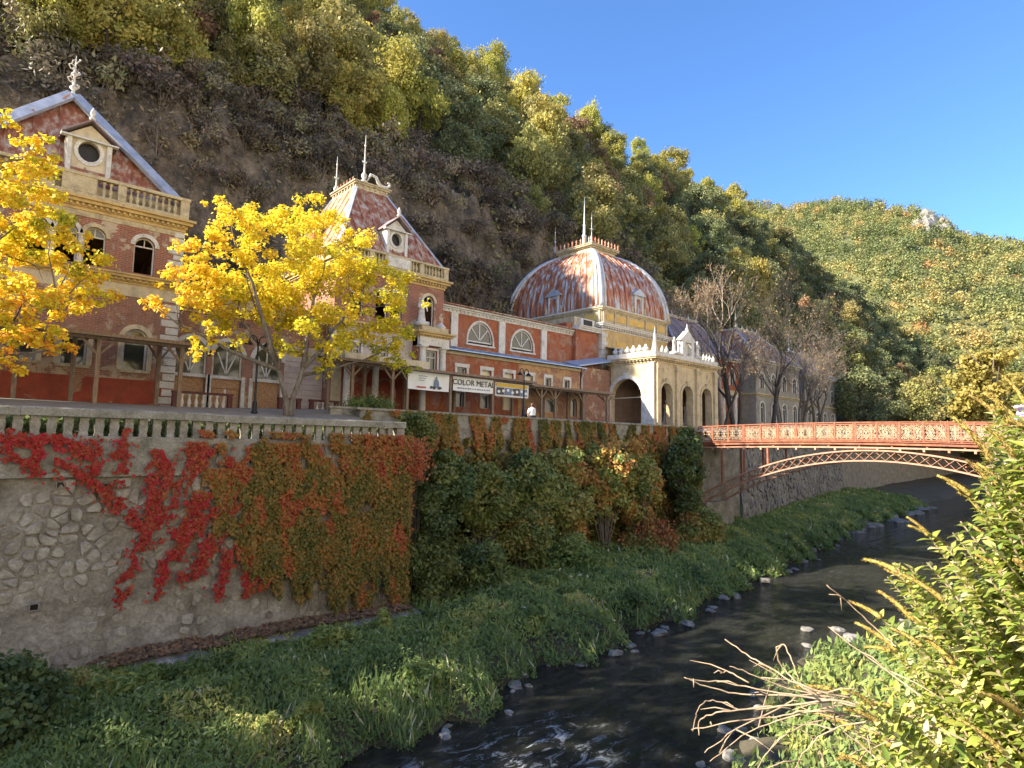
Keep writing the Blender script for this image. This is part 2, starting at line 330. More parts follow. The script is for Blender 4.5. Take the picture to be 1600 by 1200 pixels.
BUD_TIPS = [(2.82,0.41,-0.85),(3.16,0.52,-0.06),(2.38,0.76,-1.01),(2.54,0.42,-0.79),(2.75,0.43,-0.01),(3.42,0.98,-0.86),(2.87,0.53,-0.98),(2.71,0.37,0.14),(3.47,0.74,-0.89),(2.99,0.43,-0.99),(2.61,0.37,-0.5),(2.65,0.61,-0.33),(2.72,0.57,-0.36),(3.41,0.51,0.25),(3.65,0.41,-0.01),(2.93,0.81,-0.92),(2.7,0.47,-0.59),(3.19,0.49,-1.2),(2.86,0.54,-1.12),(3.39,0.45,-0.97),(3.03,0.81,-1.26),(3.07,0.65,-1.02),(3.1,0.51,-0.28),(3.32,0.41,-0.39),(3.11,0.57,0.06),(2.41,0.75,-1.11),(3.39,0.56,-0.39),(3.11,0.38,-0.44),(3.23,1.0,-1.3),(2.8,0.44,-0.44),(2.71,0.39,-0.63),(2.57,0.44,-0.73),(3.17,0.38,0.18),(3.01,0.41,-1.13),(3.41,0.45,0.1),(3.16,0.41,-0.74),(2.64,0.53,-0.54),(3.52,0.44,0.31),(2.65,0.37,-0.02),(2.59,0.49,-0.2),(2.58,0.62,-0.49),(2.9,0.61,-0.47),(2.65,0.4,-0.56),(2.8,0.48,-0.49),(3.11,0.69,-0.33),(3.42,0.55,-0.22),(2.97,0.77,-1.09),(2.92,0.86,-1.07),(3.18,0.83,-1.07),(3.21,1.07,-1.29),(2.92,0.68,-1.12),(3.21,0.78,-0.93),(3.27,0.41,-0.7),(2.97,0.58,-0.66),(2.98,0.87,-1.21),(2.59,0.65,-1.01),(3.5,0.48,-0.33),(2.54,0.54,-0.23),(2.95,0.36,0.04),(2.66,0.6,-1.06),(3.45,0.68,-1.0),(3.17,0.83,-0.73),(2.79,0.41,-0.72),(3.18,0.41,-1.09),(2.67,0.79,-1.14),(2.45,0.81,-0.87),(3.58,0.44,-0.13),(2.82,0.58,-1.12),(2.67,0.48,-0.51),(3.61,0.51,-0.13),(2.77,0.74,-0.77),(3.33,0.48,-0.24),(2.35,0.77,-0.88),(2.68,0.34,-0.68),(3.61,0.48,-0.22),(3.18,0.66,-1.17),(3.31,0.54,-1.17),(2.98,0.6,-0.8),(3.38,0.71,-0.62),(2.97,0.35,-0.24),(3.2,0.57,0.11),(2.69,0.36,-0.83),(2.51,0.46,-0.8),(3.03,0.88,-0.87),(3.39,0.58,-0.89),(2.53,0.86,-0.86),(2.87,0.79,-0.45),(3.16,1.11,-1.46),(2.89,1.04,-1.14),(2.31,0.67,-1.02),(2.95,0.59,-1.01),(3.52,0.79,-0.68),(3.21,0.46,-0.47),(3.28,0.41,-0.55),(2.92,0.62,-0.64),(2.62,0.42,-0.86),(3.27,0.79,-0.83),(3.16,0.71,-0.68),(2.68,0.42,0.12),(3.11,1.09,-1.35),(2.71,0.46,-0.4),(3.36,0.58,-0.17),(3.36,0.47,-0.92),(2.79,0.76,-0.51),(3.02,0.57,-0.11),(2.85,0.46,0.04),(3.08,0.68,-0.86),(3.28,0.99,-0.58),(2.93,0.54,-0.37),(2.58,0.46,-0.01),(3.16,1.0,-1.0),(3.57,0.56,-0.48),(2.52,0.38,-0.91),(2.5,0.58,-0.42),(3.02,0.61,-0.35),(3.13,0.79,-1.35),(3.53,0.47,-0.45),(3.02,0.71,-0.95),(2.86,0.78,-1.05),(3.08,0.78,-0.46),(3.35,0.54,-0.78),(2.55,0.79,-0.89),(2.63,0.53,-0.83),(2.56,0.48,-0.61),(2.93,0.75,-0.53),(3.06,0.7,-1.07),(2.82,0.85,-0.92),(2.83,0.69,-0.95),(3.43,0.79,-0.81),(2.96,0.46,-0.52),(3.48,0.74,-1.02),(2.5,0.88,-0.9),(2.79,0.69,-0.58),(2.53,0.47,-0.92),(3.32,0.57,-1.32),(3.24,0.46,-0.55),(3.11,0.56,-0.29),(3.23,0.89,-0.73),(3.26,0.79,-1.33),(3.03,0.84,-1.17),(2.92,0.64,-0.91),(3.15,0.58,-0.83),(2.55,0.44,-0.97),(2.76,0.52,-0.48),(3.35,0.5,-1.33),(2.99,0.43,0.06),(3.26,1.02,-1.24),(2.35,0.73,-1.04),(2.79,0.54,-0.42),(3.55,0.41,-0.2),(3.14,0.96,-0.86),(3.22,0.71,-1.37),(2.68,0.76,-0.93),(2.63,0.33,-0.27),(3.04,0.46,-0.34),(3.28,0.52,-0.95),(3.45,0.44,-0.93),(3.23,0.61,-0.05),(3.42,0.87,-1.07),(2.78,0.74,-0.71),(2.87,0.47,-0.56),(3.24,0.37,0.11),(3.14,0.6,-1.3),(3.12,0.49,-0.11),(2.6,0.58,-0.37),(2.68,0.5,-0.16),(2.91,0.78,-1.28),(2.9,0.7,-0.65),(3.12,0.86,-0.92),(2.45,0.59,-0.9),(3.25,0.41,-0.64),(3.18,0.68,-0.76),(3.11,1.02,-1.42),(2.86,0.61,-1.02),(2.66,0.46,0.15),(3.05,0.37,-0.06),(2.84,0.5,-0.86),(2.72,0.36,-1.06),(2.64,0.77,-0.41),(2.62,0.6,-0.78),(2.64,0.69,-0.54),(3.04,1.07,-1.25),(2.87,0.39,-0.6),(2.73,0.56,-1.13),(3.61,0.48,0.27),(2.67,0.62,-0.72),(2.95,0.44,-0.15),(2.6,0.59,-0.86),(2.78,0.72,-0.82),(3.27,0.76,-1.36),(2.77,0.38,-0.38),(2.45,0.45,-0.39),(2.74,0.47,0.0),(3.19,0.39,-0.14),(2.62,0.39,-0.5),(3.04,0.48,-0.4),(2.69,0.35,-0.28),(2.79,0.5,-0.18),(2.5,0.33,-0.42),(3.11,0.43,-0.36),(2.99,0.56,-0.2),(2.98,0.46,-0.07),(3.09,0.53,0.14),(3.12,0.45,0.11),(3.21,0.47,-0.05),(3.26,0.4,0.05),(2.59,0.46,-0.02),(2.65,0.39,0.01),(3.01,0.48,-0.16),(3.27,0.41,-0.09),(2.66,0.38,-0.32),(2.96,0.44,0.0),(2.53,0.41,-0.45),(2.49,0.38,-0.25),(2.93,0.53,0.09),(3.08,0.44,-0.27),(2.83,0.38,-0.54),(2.76,0.43,-0.43),(3.14,0.6,-0.6),(2.78,0.35,0.11),(3.24,0.5,-0.26),(3.13,0.46,-0.14),(2.56,0.47,-0.11),(2.63,0.47,-0.21),(2.82,0.34,0.06),(2.59,0.37,0.04),(2.47,0.44,-0.48),(2.96,0.35,0.13),(2.58,0.33,-0.1),(2.97,0.51,-0.16),(2.92,0.46,-0.13),(2.94,0.36,-0.28),(2.88,0.36,-0.3),(3.23,0.58,-0.36),(2.53,0.36,0.07),(2.62,0.4,-0.44),(3.15,0.59,-0.33),(2.55,0.38,-0.5),(2.78,0.45,-0.13),(2.57,0.4,0.01),(2.52,0.36,0.12),(3.17,0.46,0.12),(2.86,0.45,-0.43),(2.99,0.52,-0.3),(3.06,0.51,-0.27),(3.06,0.56,-0.56),(2.85,0.53,-0.12),(2.7,0.39,0.08),(2.53,0.46,-0.29),(3.21,0.54,-0.06),(2.67,0.36,-0.16),(2.69,0.44,-0.3),(3.19,0.6,-0.2),(3.11,0.46,-0.46),(2.55,0.33,0.07),(2.47,0.37,-0.45),(3.06,0.48,-0.04),(2.94,0.36,-0.21),(2.59,0.37,0.09),(2.75,0.37,-0.51),(3.02,0.51,0.12),(3.0,0.39,-0.39),(3.06,0.54,-0.62),(2.49,0.32,-0.25),(2.9,0.47,-0.15),(3.24,0.59,-0.26),(3.07,0.44,-0.48),(3.1,0.57,-0.4),(2.81,0.52,-0.45),(2.93,0.53,0.06),(2.76,0.47,0.15),(2.93,0.41,0.2),(2.87,0.53,-0.08),(2.9,0.67,-0.35),(2.9,0.85,-0.47),(2.75,0.76,-0.48),(2.89,0.86,-0.78),(2.8,0.71,-0.3),(2.75,1.05,-0.96),(2.9,0.92,-0.67),(2.85,0.58,-0.14),(2.91,0.56,-0.2)]
TWIGS = [
[(2.76,0.538,-1.031),(2.687,0.718,-0.975),(2.601,0.992,-0.959),(2.549,1.219,-0.978),(2.464,1.397,-0.971),(2.36,1.49,-0.96)],
[(2.754,0.977,-1.006),(2.652,1.104,-0.969),(2.68,1.211,-0.917),(2.649,1.228,-0.837),(2.631,1.187,-0.806),(2.576,1.125,-0.859),(2.582,1.09,-0.948)],
[(2.791,1.072,-0.565),(2.853,1.0,-0.642),(2.897,0.916,-0.734),(2.858,0.841,-0.771)],
[(2.659,1.018,-0.702),(2.652,0.868,-0.784),(2.627,0.698,-0.866)],
[(2.448,1.351,-0.784),(2.442,1.257,-0.82),(2.426,1.146,-0.844),(2.439,1.02,-0.881),(2.511,0.891,-0.895)],
[(2.336,1.406,-1.154),(2.358,1.41,-1.1),(2.396,1.333,-1.053),(2.509,1.201,-1.024),(2.566,0.979,-0.946),(2.649,0.788,-0.954)],
[(2.506,1.258,-1.286),(2.608,1.185,-1.156),(2.754,1.052,-1.078),(2.858,0.85,-1.017)],
[(2.463,1.436,-1.302),(2.565,1.341,-1.197),(2.662,1.194,-1.099),(2.783,0.988,-1.016)],
[(2.596,1.616,-1.055),(2.66,1.541,-1.085),(2.732,1.425,-1.097),(2.785,1.22,-1.057),(2.927,1.014,-1.061)],
[(2.396,1.478,-1.17),(2.45,1.335,-1.107),(2.589,1.214,-1.086),(2.658,1.063,-1.032),(2.775,0.827,-1.035)],
[(2.568,1.522,-1.327),(2.67,1.425,-1.229),(2.814,1.29,-1.131),(2.925,1.224,-1.084),(2.994,1.061,-1.053)],
[(2.796,1.52,-1.012),(2.839,1.417,-1.036),(2.908,1.301,-1.075),(2.969,1.132,-1.081)],
[(2.42,1.066,-1.185),(2.479,1.018,-1.084),(2.509,0.893,-0.983),(2.586,0.71,-0.923)],
[(2.658,0.951,-1.219),(2.736,0.907,-1.145),(2.777,0.786,-1.068),(2.86,0.642,-1.043)],
[(2.721,1.421,-1.161),(2.672,1.516,-1.137),(2.598,1.553,-1.143),(2.56,1.553,-1.187)],
[(2.756,1.084,-1.301),(2.728,1.096,-1.21),(2.712,1.164,-1.154),(2.626,1.258,-1.11)],
[(2.598,1.325,-0.982),(2.606,1.417,-0.97),(2.594,1.455,-0.983)],
[(2.711,0.835,-1.192),(2.711,0.944,-1.127),(2.677,1.023,-1.072)],
[(2.862,0.75,-1.196),(2.802,0.838,-1.128),(2.754,0.933,-1.076),(2.72,1.165,-1.067)],
]
MAP1 = [(7.76,25.81,9.28,0.76),(8.36,24.89,8.54,0.75),(7.28,24.78,7.92,0.65),(9.59,25.46,9.14,0.85),(11.5,27.46,10.47,0.94),(12.34,27.19,10.16,0.95),(9.28,25.19,7.9,1.11),(11.61,27.49,8.81,1.41),(11.6,24.21,8.36,1.14),(12.83,25.18,9.02,0.67),(8.68,26.35,7.61,0.98),(6.35,24.91,7.03,0.63),(7.38,25.36,7.24,0.66),(6.44,27.26,6.25,0.76),(7.25,27.27,6.68,0.83),(8.25,27.22,6.59,1.14),(9.69,27.54,6.79,1.34),(10.82,26.79,6.72,1.5),(12.68,27.61,7.52,1.44),(13.03,25.43,7.49,1.07),(5.59,26.16,4.89,0.56),(6.45,25.72,5.22,0.72),(7.78,27.12,5.4,0.89),(9.04,27.82,5.43,1.03),(10.44,27.85,5.65,1.06),(11.98,27.95,5.61,1.26),(11.93,24.57,5.42,1.15),(14.26,26.42,6.67,0.96),(14.57,25.58,8.29,0.89),(15.71,26.29,7.87,0.83),(14.36,26.06,7.56,0.8),(16.41,26.75,6.77,0.75),(14.98,25.49,5.57,0.89),(13.99,26.08,5.04,0.94),(15.87,25.75,4.95,0.72),(15.71,26.94,4.42,0.83),(12.57,25.13,4.17,0.83),(11.69,26.43,4.05,0.75),(7.83,26.21,4.22,0.59),(7.14,26.14,3.36,0.4),(10.06,25.24,3.87,0.56),(12.21,26.13,3.07,0.45),(16.71,27.02,3.88,0.61),(8.74,26.67,4.0,0.42)]
MAP2 = [(0.61,24.29,9.64,0.31),(1.17,25.9,8.9,0.67),(1.55,24.38,8.85,0.54),(1.0,24.1,7.43,0.83),(1.78,26.56,8.4,0.82),(1.32,25.89,6.96,1.0),(1.98,23.41,6.09,0.73),(1.09,26.18,5.88,0.89),(1.97,26.39,5.67,1.04),(2.65,24.61,5.67,0.78),(3.02,24.16,4.59,0.66),(1.49,23.07,3.94,0.8),(2.61,26.56,4.46,0.82),(1.42,25.68,3.29,0.76),(2.17,23.93,3.18,0.63),(2.53,23.96,2.72,0.42),(1.22,23.85,2.26,0.5),(3.24,24.87,5.41,0.57),(1.83,24.22,2.76,0.52)]
STRANDS = [[(1.16, -0.12), (1.65, -0.23), (2.51, -0.09)], [(1.33, -0.5), (1.76, -0.76), (2.21, -1.04)], [(1.76, -0.41), (2.37, -0.73)], [(2.36, -0.64), (2.77, -1.1), (3.45, -1.3), (3.91, -1.98), (4.71, -2.64), (4.9, -2.94), (4.67, -3.37), (4.46, -3.96), (4.27, -4.93)], [(4.89, -2.81), (5.4, -2.35), (5.86, -1.81)], [(5.26, -3.03), (6.09, -3.04)], [(6.32, -1.99), (6.62, -3.66)], [(6.05, -3.24), (5.42, -3.97), (5.21, -4.88)], [(5.82, -3.78), (6.01, -4.6)], [(3.95, -0.26), (4.06, -1.32)], [(4.94, -1.34), (4.95, -2.32)], [(2.45, -0.18), (3.07, -0.36), (3.44, -1.11)], [(2.62, -0.46), (3.55, -0.36)], [(6.8, -3.47), (6.28, -4.43)], [(7.42, -3.74), (7.0, -5.14)], [(8.17, -3.81), (7.93, -5.27)], [(6.14, -2.19), (6.94, -2.44)]]
ROCKS = [(14.78, 15.7, 0.26), (11.21, 14.7, 0.15), (10.77, 14.41, 0.11), (17.78, 15.56, 0.23), (19.79, 15.53, 0.35), (23.4, 15.95, 0.5), (25.68, 15.96, 0.41), (31.44, 17.4, 0.34), (32.27, 17.11, 0.48), (37.51, 18.01, 0.47), (25.88, 9.83, 0.49), (29.09, 10.24, 0.49), (23.91, 9.31, 0.5), (25.53, 8.8, 0.47), (28.52, 16.47, 0.28), (26.25, 16.83, 0.24), (22.75, 16.48, 0.22), (41.2, 18.27, 0.42), (51.93, 20.93, 0.51), (36.92, 19.13, 0.63), (12.87, 15.6, 0.14), (18.52, 8.31, 0.29), (28.99, 12.06, 0.4), (30.14, 11.14, 0.34), (24.35, 7.8, 0.44), (17.05, 8.55, 0.25)]
# ================================================================ SETTING
def lerp(pts, x):
    if x <= pts[0][0]: return pts[0][1]
    for (a, b), (c, d) in zip(pts, pts[1:]):
        if x <= c: return b + (d-b)*(x-a)/(c-a)
    return pts[-1][1]
def sst(x): x = max(0, min(1, x)); return x*x*(3-2*x)
def fbm(x, y, s=1, o=4, z=0):
    v = 0; a = 1
    for i in range(o):
        v += a*mnoise.noise((x*s, y*s, z)); s *= 2.1; a *= .5
    return v
def grid(name, xs, ys, zf, mat, kind='structure', smooth=True):
    V = [(x, y, zf(x, y)) for x in xs for y in ys]; ny = len(ys)
    F = [(i*ny+j, (i+1)*ny+j, (i+1)*ny+j+1, i*ny+j+1) for i in range(len(xs)-1) for j in range(ny-1)]
    o = link(name, np_mesh(name, V, F, mat, smooth=smooth)); o['kind'] = kind
    return o
def frange(a, b, s): 
    n = max(1, int(round((b-a)/s))); return [a+(b-a)*i/n for i in range(n+1)]

WATER = -8.0
WALL_Y = [(-60, 26), (50, 26), (67, 30), (101, 36), (140, 42), (260, 54)]
BANK_E = [(-40, 12), (8.5, 14.2), (14.5, 15.6), (22.7, 16.5), (39, 18.6), (67, 23.4), (128, 29), (260, 40)]
NEAR_E = [(-40, 6), (10, 6.6), (16, 8.2), (21, 10.2), (26, 10.2), (32, 9), (60, 9), (110, 13), (260, 26)]
def wall_y(x): return 22.0 if x < 14.2 else lerp(WALL_Y, x)
def bank_edge(x): return lerp(BANK_E, x) + .5*math.sin(x*.9) + .35*math.sin(x*2.3+1) + .2*math.sin(x*5.1)
def near_edge(x): return lerp(NEAR_E, x) + .4*math.sin(x*1.3) + .3*math.sin(x*3.1)
def bank_z(x, y):
    e = bank_edge(x); wl = wall_y(x); t = (y-e)/max(1, wl-e)
    if t < 0: return WATER + t*2.2*max(1, wl-e)*.5
    return WATER + .45*sst(t*8) + .9*t + .16*fbm(x, y, .5, 3)*sst(t*6)
def near_z(x, y):
    e = near_edge(x); t = (e-y)/max(1, e-1.6)
    if t < 0: return WATER + t*max(1, e-1.6)*.5
    if y > 1.6: return WATER + .3*sst(t*8) + 1.1*t + .15*fbm(x, y, .6, 3)*sst(t*6)
    return WATER+1.4 + (5.0)*sst((1.6-y)/1.5)
def terr_z(x, y):
    b = lerp([(22, -.12), (23.2, -.05), (25, .72), (26.2, 1.0), (28.5, 1.25), (32, 1.46), (42, 1.7)], y)
    return b + .5*sst((x-7)/16)*sst((y-24)/4)

def hill_h(x, y):
    a = lerp([(38, 1.2), (41, 2), (43.5, 5), (45.5, 12.5), (49, 24), (60, 33), (128, 101), (160, 112), (240, 118)], y)
    b = lerp([(38, 1.2), (42, 3), (50, 10), (62, 22), (128, 97), (160, 110), (240, 118)], y)
    k = sst((x-55)/70); h = a*(1-k) + b*k
    h *= 1 - sst((x-255)/110)*.97
    rough = sst((h-3)/8)
    h += rough*(2.2*fbm(x, y, .045, 3) + 1.1*fbm(x, y, .2, 3, 5))
    if 42 < y < 56: h += (1-k)*rough*sst((y-42)/2)*sst((56-y)/4)*(3.6*abs(fbm(x*1.5, y*.5, .22, 4, 9))+2.1*fbm(x, y, .6, 4, 19)-1)
    return h
def hill(x, y): return hill_h(x, y)
xs = sorted(set(frange(-200, -10, 8) + frange(-10, 50, .6) + frange(50, 60, 1.2) + frange(60, 140, 2.5) + frange(140, 380, 6)))
ys = sorted(set(frange(38, 57, .42) + frange(54, 90, 2.4) + frange(90, 240, 6)))
hs = grid('hillside', xs, ys, hill, M['cliff'])
FAR_C = [(20, 128), (67, 138), (81, 143), (102, 152), (109, 164), (125, 174), (154, 187), (187, 199), (220, 202), (270, 226), (420, 240)]
def farhill(x, y):
    c = lerp(FAR_C, y*520/max(x, 300) if x < 520 else y)
    if y < 20: c = 128 - (20-y)*.12
    t = (x-255)/(520-255)
    z = 3 + (c-3)*(min(1, max(0, t))**.92) if t < 1 else c - (x-520)*.15
    if x < 256: return -11
    return z + sst(t*4)*(6*fbm(x, y, .012, 3, 3) + 2.5*fbm(x, y, .05, 2, 7))
fh = grid('far_hill', frange(250, 640, 10), frange(-260, 420, 10), farhill, M['farground'])
o = grid('valley_floor', [-900, 3000], [-1500, 1800], lambda x, y: -9.6, M['soil'])

# river, banks, terraces
m, t, b = nodes('river_water'); p = pos(t, (1, 1, 1))
vm = N(t, 'ShaderNodeVectorMath', operation='MULTIPLY'); t.links.new(p, vm.inputs[0]); vm.inputs[1].default_value = (.45, 1.1, 1)
f1 = noi(t, vm.outputs[0], 2.8, 6, .66, .8); f2 = noi(t, vm.outputs[0], .5, 3)
sx = N(t, 'ShaderNodeSeparateXYZ'); t.links.new(p, sx.inputs[0])
def rng(src, a0, a1, b0, b1):
    n = N(t, 'ShaderNodeMapRange'); n.clamp = True
    if hasattr(src, 'links'): t.links.new(src, n.inputs[0])
    for i, v in enumerate((a0, a1, b0, b1)): n.inputs[i+1].default_value = v
    return n.outputs[0]
def mul(a, c):
    n = N(t, 'ShaderNodeMath', operation='MULTIPLY'); t.links.new(a, n.inputs[0]); t.links.new(c, n.inputs[1]); return n.outputs[0]
fm = mul(mul(rng(sx.outputs[0], 15.2, 13.2, 0, 1), rng(sx.outputs[1], 9.6, 11, 0, 1)), rng(sx.outputs[1], 14.2, 12.6, 0, 1))
ff = noi(t, pos(t, (.6, 1.2, 1)), 1.7, 8, .75, 1.4)
foam = ramp(t, ff, [(.52, (0, 0, 0)), (.63, (1, 1, 1))]); fg = mul(foam, fm)
fs = ramp(t, noi(t, vm.outputs[0], 2.2, 8, .75, 1.5), [(.63, (0, 0, 0)), (.7, (.4, .4, .4))])
mx = N(t, 'ShaderNodeMath', operation='MAXIMUM'); t.links.new(fg, mx.inputs[0]); t.links.new(fs, mx.inputs[1])
c = mix(t, mx.outputs[0], (.035, .036, .03), (.75, .8, .84))
t.links.new(c, b.inputs['Base Color'])
rr = N(t, 'ShaderNodeMapRange'); t.links.new(mx.outputs[0], rr.inputs[0]); rr.inputs[3].default_value = .06; rr.inputs[4].default_value = .7
t.links.new(rr.outputs[0], b.inputs['Roughness']); b.inputs['IOR'].default_value = 1.33
ad = N(t, 'ShaderNodeMath', operation='ADD'); t.links.new(f1, ad.inputs[0]); t.links.new(mul(f2, fm), ad.inputs[1])
bump(t, b, ad.outputs[0], 1.0, 1.1)
M['water'] = m
def wz(x, y): return WATER + .035*fbm(x*.6, y, .8, 3) + (.1*abs(fbm(x, y, 1.1, 3)) if x < 16.5 and y < 14 else 0)
grid('river', sorted(set(frange(-40, 0, 4)+frange(0, 60, .5)+frange(60, 260, 5))), sorted(set(frange(2, 22, .5)+frange(22, 44, 2))), wz, M['water'])
grid('far_river_bank', sorted(set(frange(-40, 0, 2)+frange(0, 60, .7)+frange(60, 260, 5))), frange(0, 1, .034),
     lambda x, t: 0, M['soil'])
# (bank sheets follow the curved shore lines, so their rows are laid between shore and wall)
bpy.data.objects.remove(bpy.data.objects['far_river_bank'], do_unlink=True)
def strip(name, xs, ya, yb, n, zf, mat):
    V = []; F = []
    for x in xs:
        for j in range(n+1):
            y = ya(x) + (yb(x)-ya(x))*j/n; V.append((x, y, zf(x, y)))
    for i in range(len(xs)-1):
        for j in range(n):
            F.append((i*(n+1)+j, (i+1)*(n+1)+j, (i+1)*(n+1)+j+1, i*(n+1)+j+1))
    o = link(name, np_mesh(name, V, F, mat, smooth=True)); o['kind'] = 'structure'; return o
bx = sorted(set(frange(-40, 0, 2)+frange(0, 60, .6)+[14.19, 14.21]+frange(60, 260, 5)))
strip('far_river_bank', bx, lambda x: bank_edge(x)-1.2, lambda x: wall_y(x)+.6, 22, bank_z, M['soil'])
strip('near_river_bank', bx, lambda x: -.3, lambda x: near_edge(x)+1.2, 26, near_z, M['soil'])
grid('bounce_slope', frange(-220, 260, 16), frange(-140, -9, 8), lambda x, y: -1.7 + (-9-y)*.95 + sst((-9-y)/20)*5*fbm(x, y, .03, 3, 4), M['bounce_rock'])  # unseen slope behind the camera, added to bounce warm light into the shade
o = grid('near_bank_road', [-60, 60], [-30, -.28], lambda x, y: WATER+1.4+5.0-.004, M['paving'])
strip('terrace', frange(-60, 14.2, 2), lambda x: 22.15, lambda x: 42, 30, terr_z, M['paving'])
strip('promenade', sorted(set(frange(14.2, 60, 1.5)+frange(60, 260, 6))), lambda x: wall_y(x)+.1 if x > 14.3 else 26.1, lambda x: max(42, wall_y(x)+8), 18, terr_z, M['paving'])

# ---------------------------------------------------------------- near retaining wall with its stones
def voronoi(x0, x1, z0, z1, cell, seed):
    r = random.Random(seed); pts = []
    nx = int((x1-x0)/cell); nz = int((z1-z0)/(cell*.72))
    for j in range(nz+1):
        for i in range(nx+1):
            
            if r.random() < .26: continue
            pts.append((x0+(i+.5*(j % 2)+r.uniform(-.5, .5))*cell, z0+(j+r.uniform(-.5, .5))*cell*.72))
    cells = []
    for i, (px, pz) in enumerate(pts):
        poly = [(px-cell*1.1, pz-cell*.8), (px+cell*1.1, pz-cell*.8), (px+cell*1.1, pz+cell*.8), (px-cell*1.1, pz+cell*.8)]
        for j, (qx, qz) in enumerate(pts):
            if i == j or abs(qx-px) > 2.4*cell or abs(qz-pz) > 2.4*cell: continue
            mx, mz, nx_, nz_ = (px+qx)/2, (pz+qz)/2, qx-px, qz-pz
            out = []
            for k in range(len(poly)):
                a, b2 = poly[k], poly[(k+1) % len(poly)]
                da = (a[0]-mx)*nx_+(a[1]-mz)*nz_; db = (b2[0]-mx)*nx_+(b2[1]-mz)*nz_
                if da <= 0: out.append(a)
                if da*db < 0:
                    s = da/(da-db); out.append((a[0]+(b2[0]-a[0])*s, a[1]+(b2[1]-a[1])*s))
            poly = out
            if len(poly) < 3: break
        if len(poly) >= 3: cells.append(((px, pz), poly))
    return cells
def stone_geo(c, poly, y, r, gap=.86, proud=.06):
    """irregular rounded stone face on the plane Y = y (facing -Y)"""
    cx = sum(p[0] for p in poly)/len(poly); cz = sum(p[1] for p in poly)/len(poly)
    # rounder outline: midpoints + corners pulled in
    q = []
    for k in range(len(poly)):
        a, b2 = poly[k], poly[(k+1) % len(poly)]
        q.append((a[0]*.86+cx*.14, a[1]*.86+cz*.14)); q.append(((a[0]+b2[0])/2, (a[1]+b2[1])/2))
    g = gap*r.uniform(.88, 1.05); n = len(q); V = []
    pr = proud*r.uniform(.5, 1.5); tx = r.uniform(-.1, .1); tz = r.uniform(-.12, .12)
    for s, d in ((g, .03), (g*.93, -pr*.75), (g*.7, -pr*1.05)):
        for a in q:
            jx = cx+(a[0]-cx)*s*(1+r.uniform(-.13, .06)); jz = cz+(a[1]-cz)*s*(1+r.uniform(-.13, .06))
            V.append((jx, y+d+(0 if d > 0 else tx*(jx-cx)+tz*(jz-cz)), jz))
    F = [(i*n+k, i*n+(k+1) % n, (i+1)*n+(k+1) % n, (i+1)*n+k) for i in range(2) for k in range(n)]
    F.append(tuple(2*n+k for k in range(n)))
    return V, F

WX1 = 14.2
rw = thing('retaining_wall', 'tall rubble stone river wall under the concrete balustrade, half covered in red creeper', 'wall', (5, 22.3, -8.2))
def wall_sheet():
    mb = MB(); 
    mb.box(-40, WX1, 22.0, 22.6, -8.4, -1.12)
    mb.box(WX1-.6, WX1, 22.6, 26.3, -8.4, -1.12)
    return mb
wall_sheet().obj('mortar_core', M['mortar'], rw)
mb = MB(); mb.box(-40, WX1+.05, 21.93, 22.5, -1.10, -.16); mb.box(WX1-.55, WX1+.05, 22.5, 26.25, -1.10, -.16); mb.obj('coping_band', M['concrete'], rw)
mb = MB(); mb.box(-40, WX1+.09, 21.86, 22.52, -1.2, -1.08); mb.obj('string_course', M['concrete'], rw)
cells = voronoi(-.6, 14.0, -6.9, -1.35, .36, 3)
cells = [c for c in cells if min(p[1] for p in c[1]) > -7.4 and max(p[1] for p in c[1]) < -1.18 and max(p[0] for p in c[1]) < 14.15]
cells.sort(key=lambda c: c[0][0] + .45*abs(c[0][1]+2.2))
r2 = random.Random(5); rest = MB()
holes = [(2.6, -1.42), (3.75, -1.5), (2.24, -4.76), (4.64, -3.62)]
cnt = 0
for c, poly in cells:
    if any(abs(c[0]-h[0]) < .2 and abs(c[1]-h[1]) < .16 for h in holes): continue
    low = sst((-c[1]-3.2)/2.2)                       # lower down the joints are smeared over with mortar
    if r2.random() < .1+.5*low: continue
    V, F = stone_geo(c, poly, 21.995, r2, r2.uniform(.84, 1.04)-.25*low*r2.random(), .06*(1-.7*low))
    if cnt < 298:
        mbs = MB().add(V, F); o = mbs.obj('stone', M['stone'], rw, smooth=False)
    else: rest.add(V, F)
    cnt += 1
rest.obj('stone_facing', M['stone'], rw, kind='stuff')
for hx, hz in holes[:3]:                             # weep holes: square rims, a black plate standing in for the shade inside
    mb = MB()
    for (a, b2, c2, d2) in ((-.11, -.09, -.1, .1), (.09, .11, -.1, .1), (-.09, .09, .08, .1), (-.09, .09, -.1, -.08)):
        mb.box(hx+a, hx+b2, 21.9, 22.05, hz+c2, hz+d2)
    hole = mb.obj('weep_hole', M['mortar'], rw)
    MB().box(hx-.09, hx+.09, 21.985, 21.995, hz-.08, hz+.08).obj('hole_shade_plate', M['iron'], hole)
# footing ledge at the foot of the wall
fl = MB(); n = 40; V = []; F = []
for i in range(n+1):
    x = 2.2 + 12.2*i/n; yo = 20.75 + .22*fbm(x, 0, .7, 3); zt = -6.62 + .16*fbm(x, 4, .8, 3) - .45*sst((5-x)/3)
    V += [(x, yo-.12, -8.3), (x, yo, zt-.1), (x, yo+.1, zt), (x, 22.05, zt+.18)]
for i in range(n):
    for k in range(3): F.append((i*4+k, (i+1)*4+k, (i+1)*4+k+1, i*4+k+1))
F += [(0, 1, 2, 3), (n*4+3, n*4+2, n*4+1, n*4)]
fl.add(V, F); fl.obj('footing', M['rock'], rw)

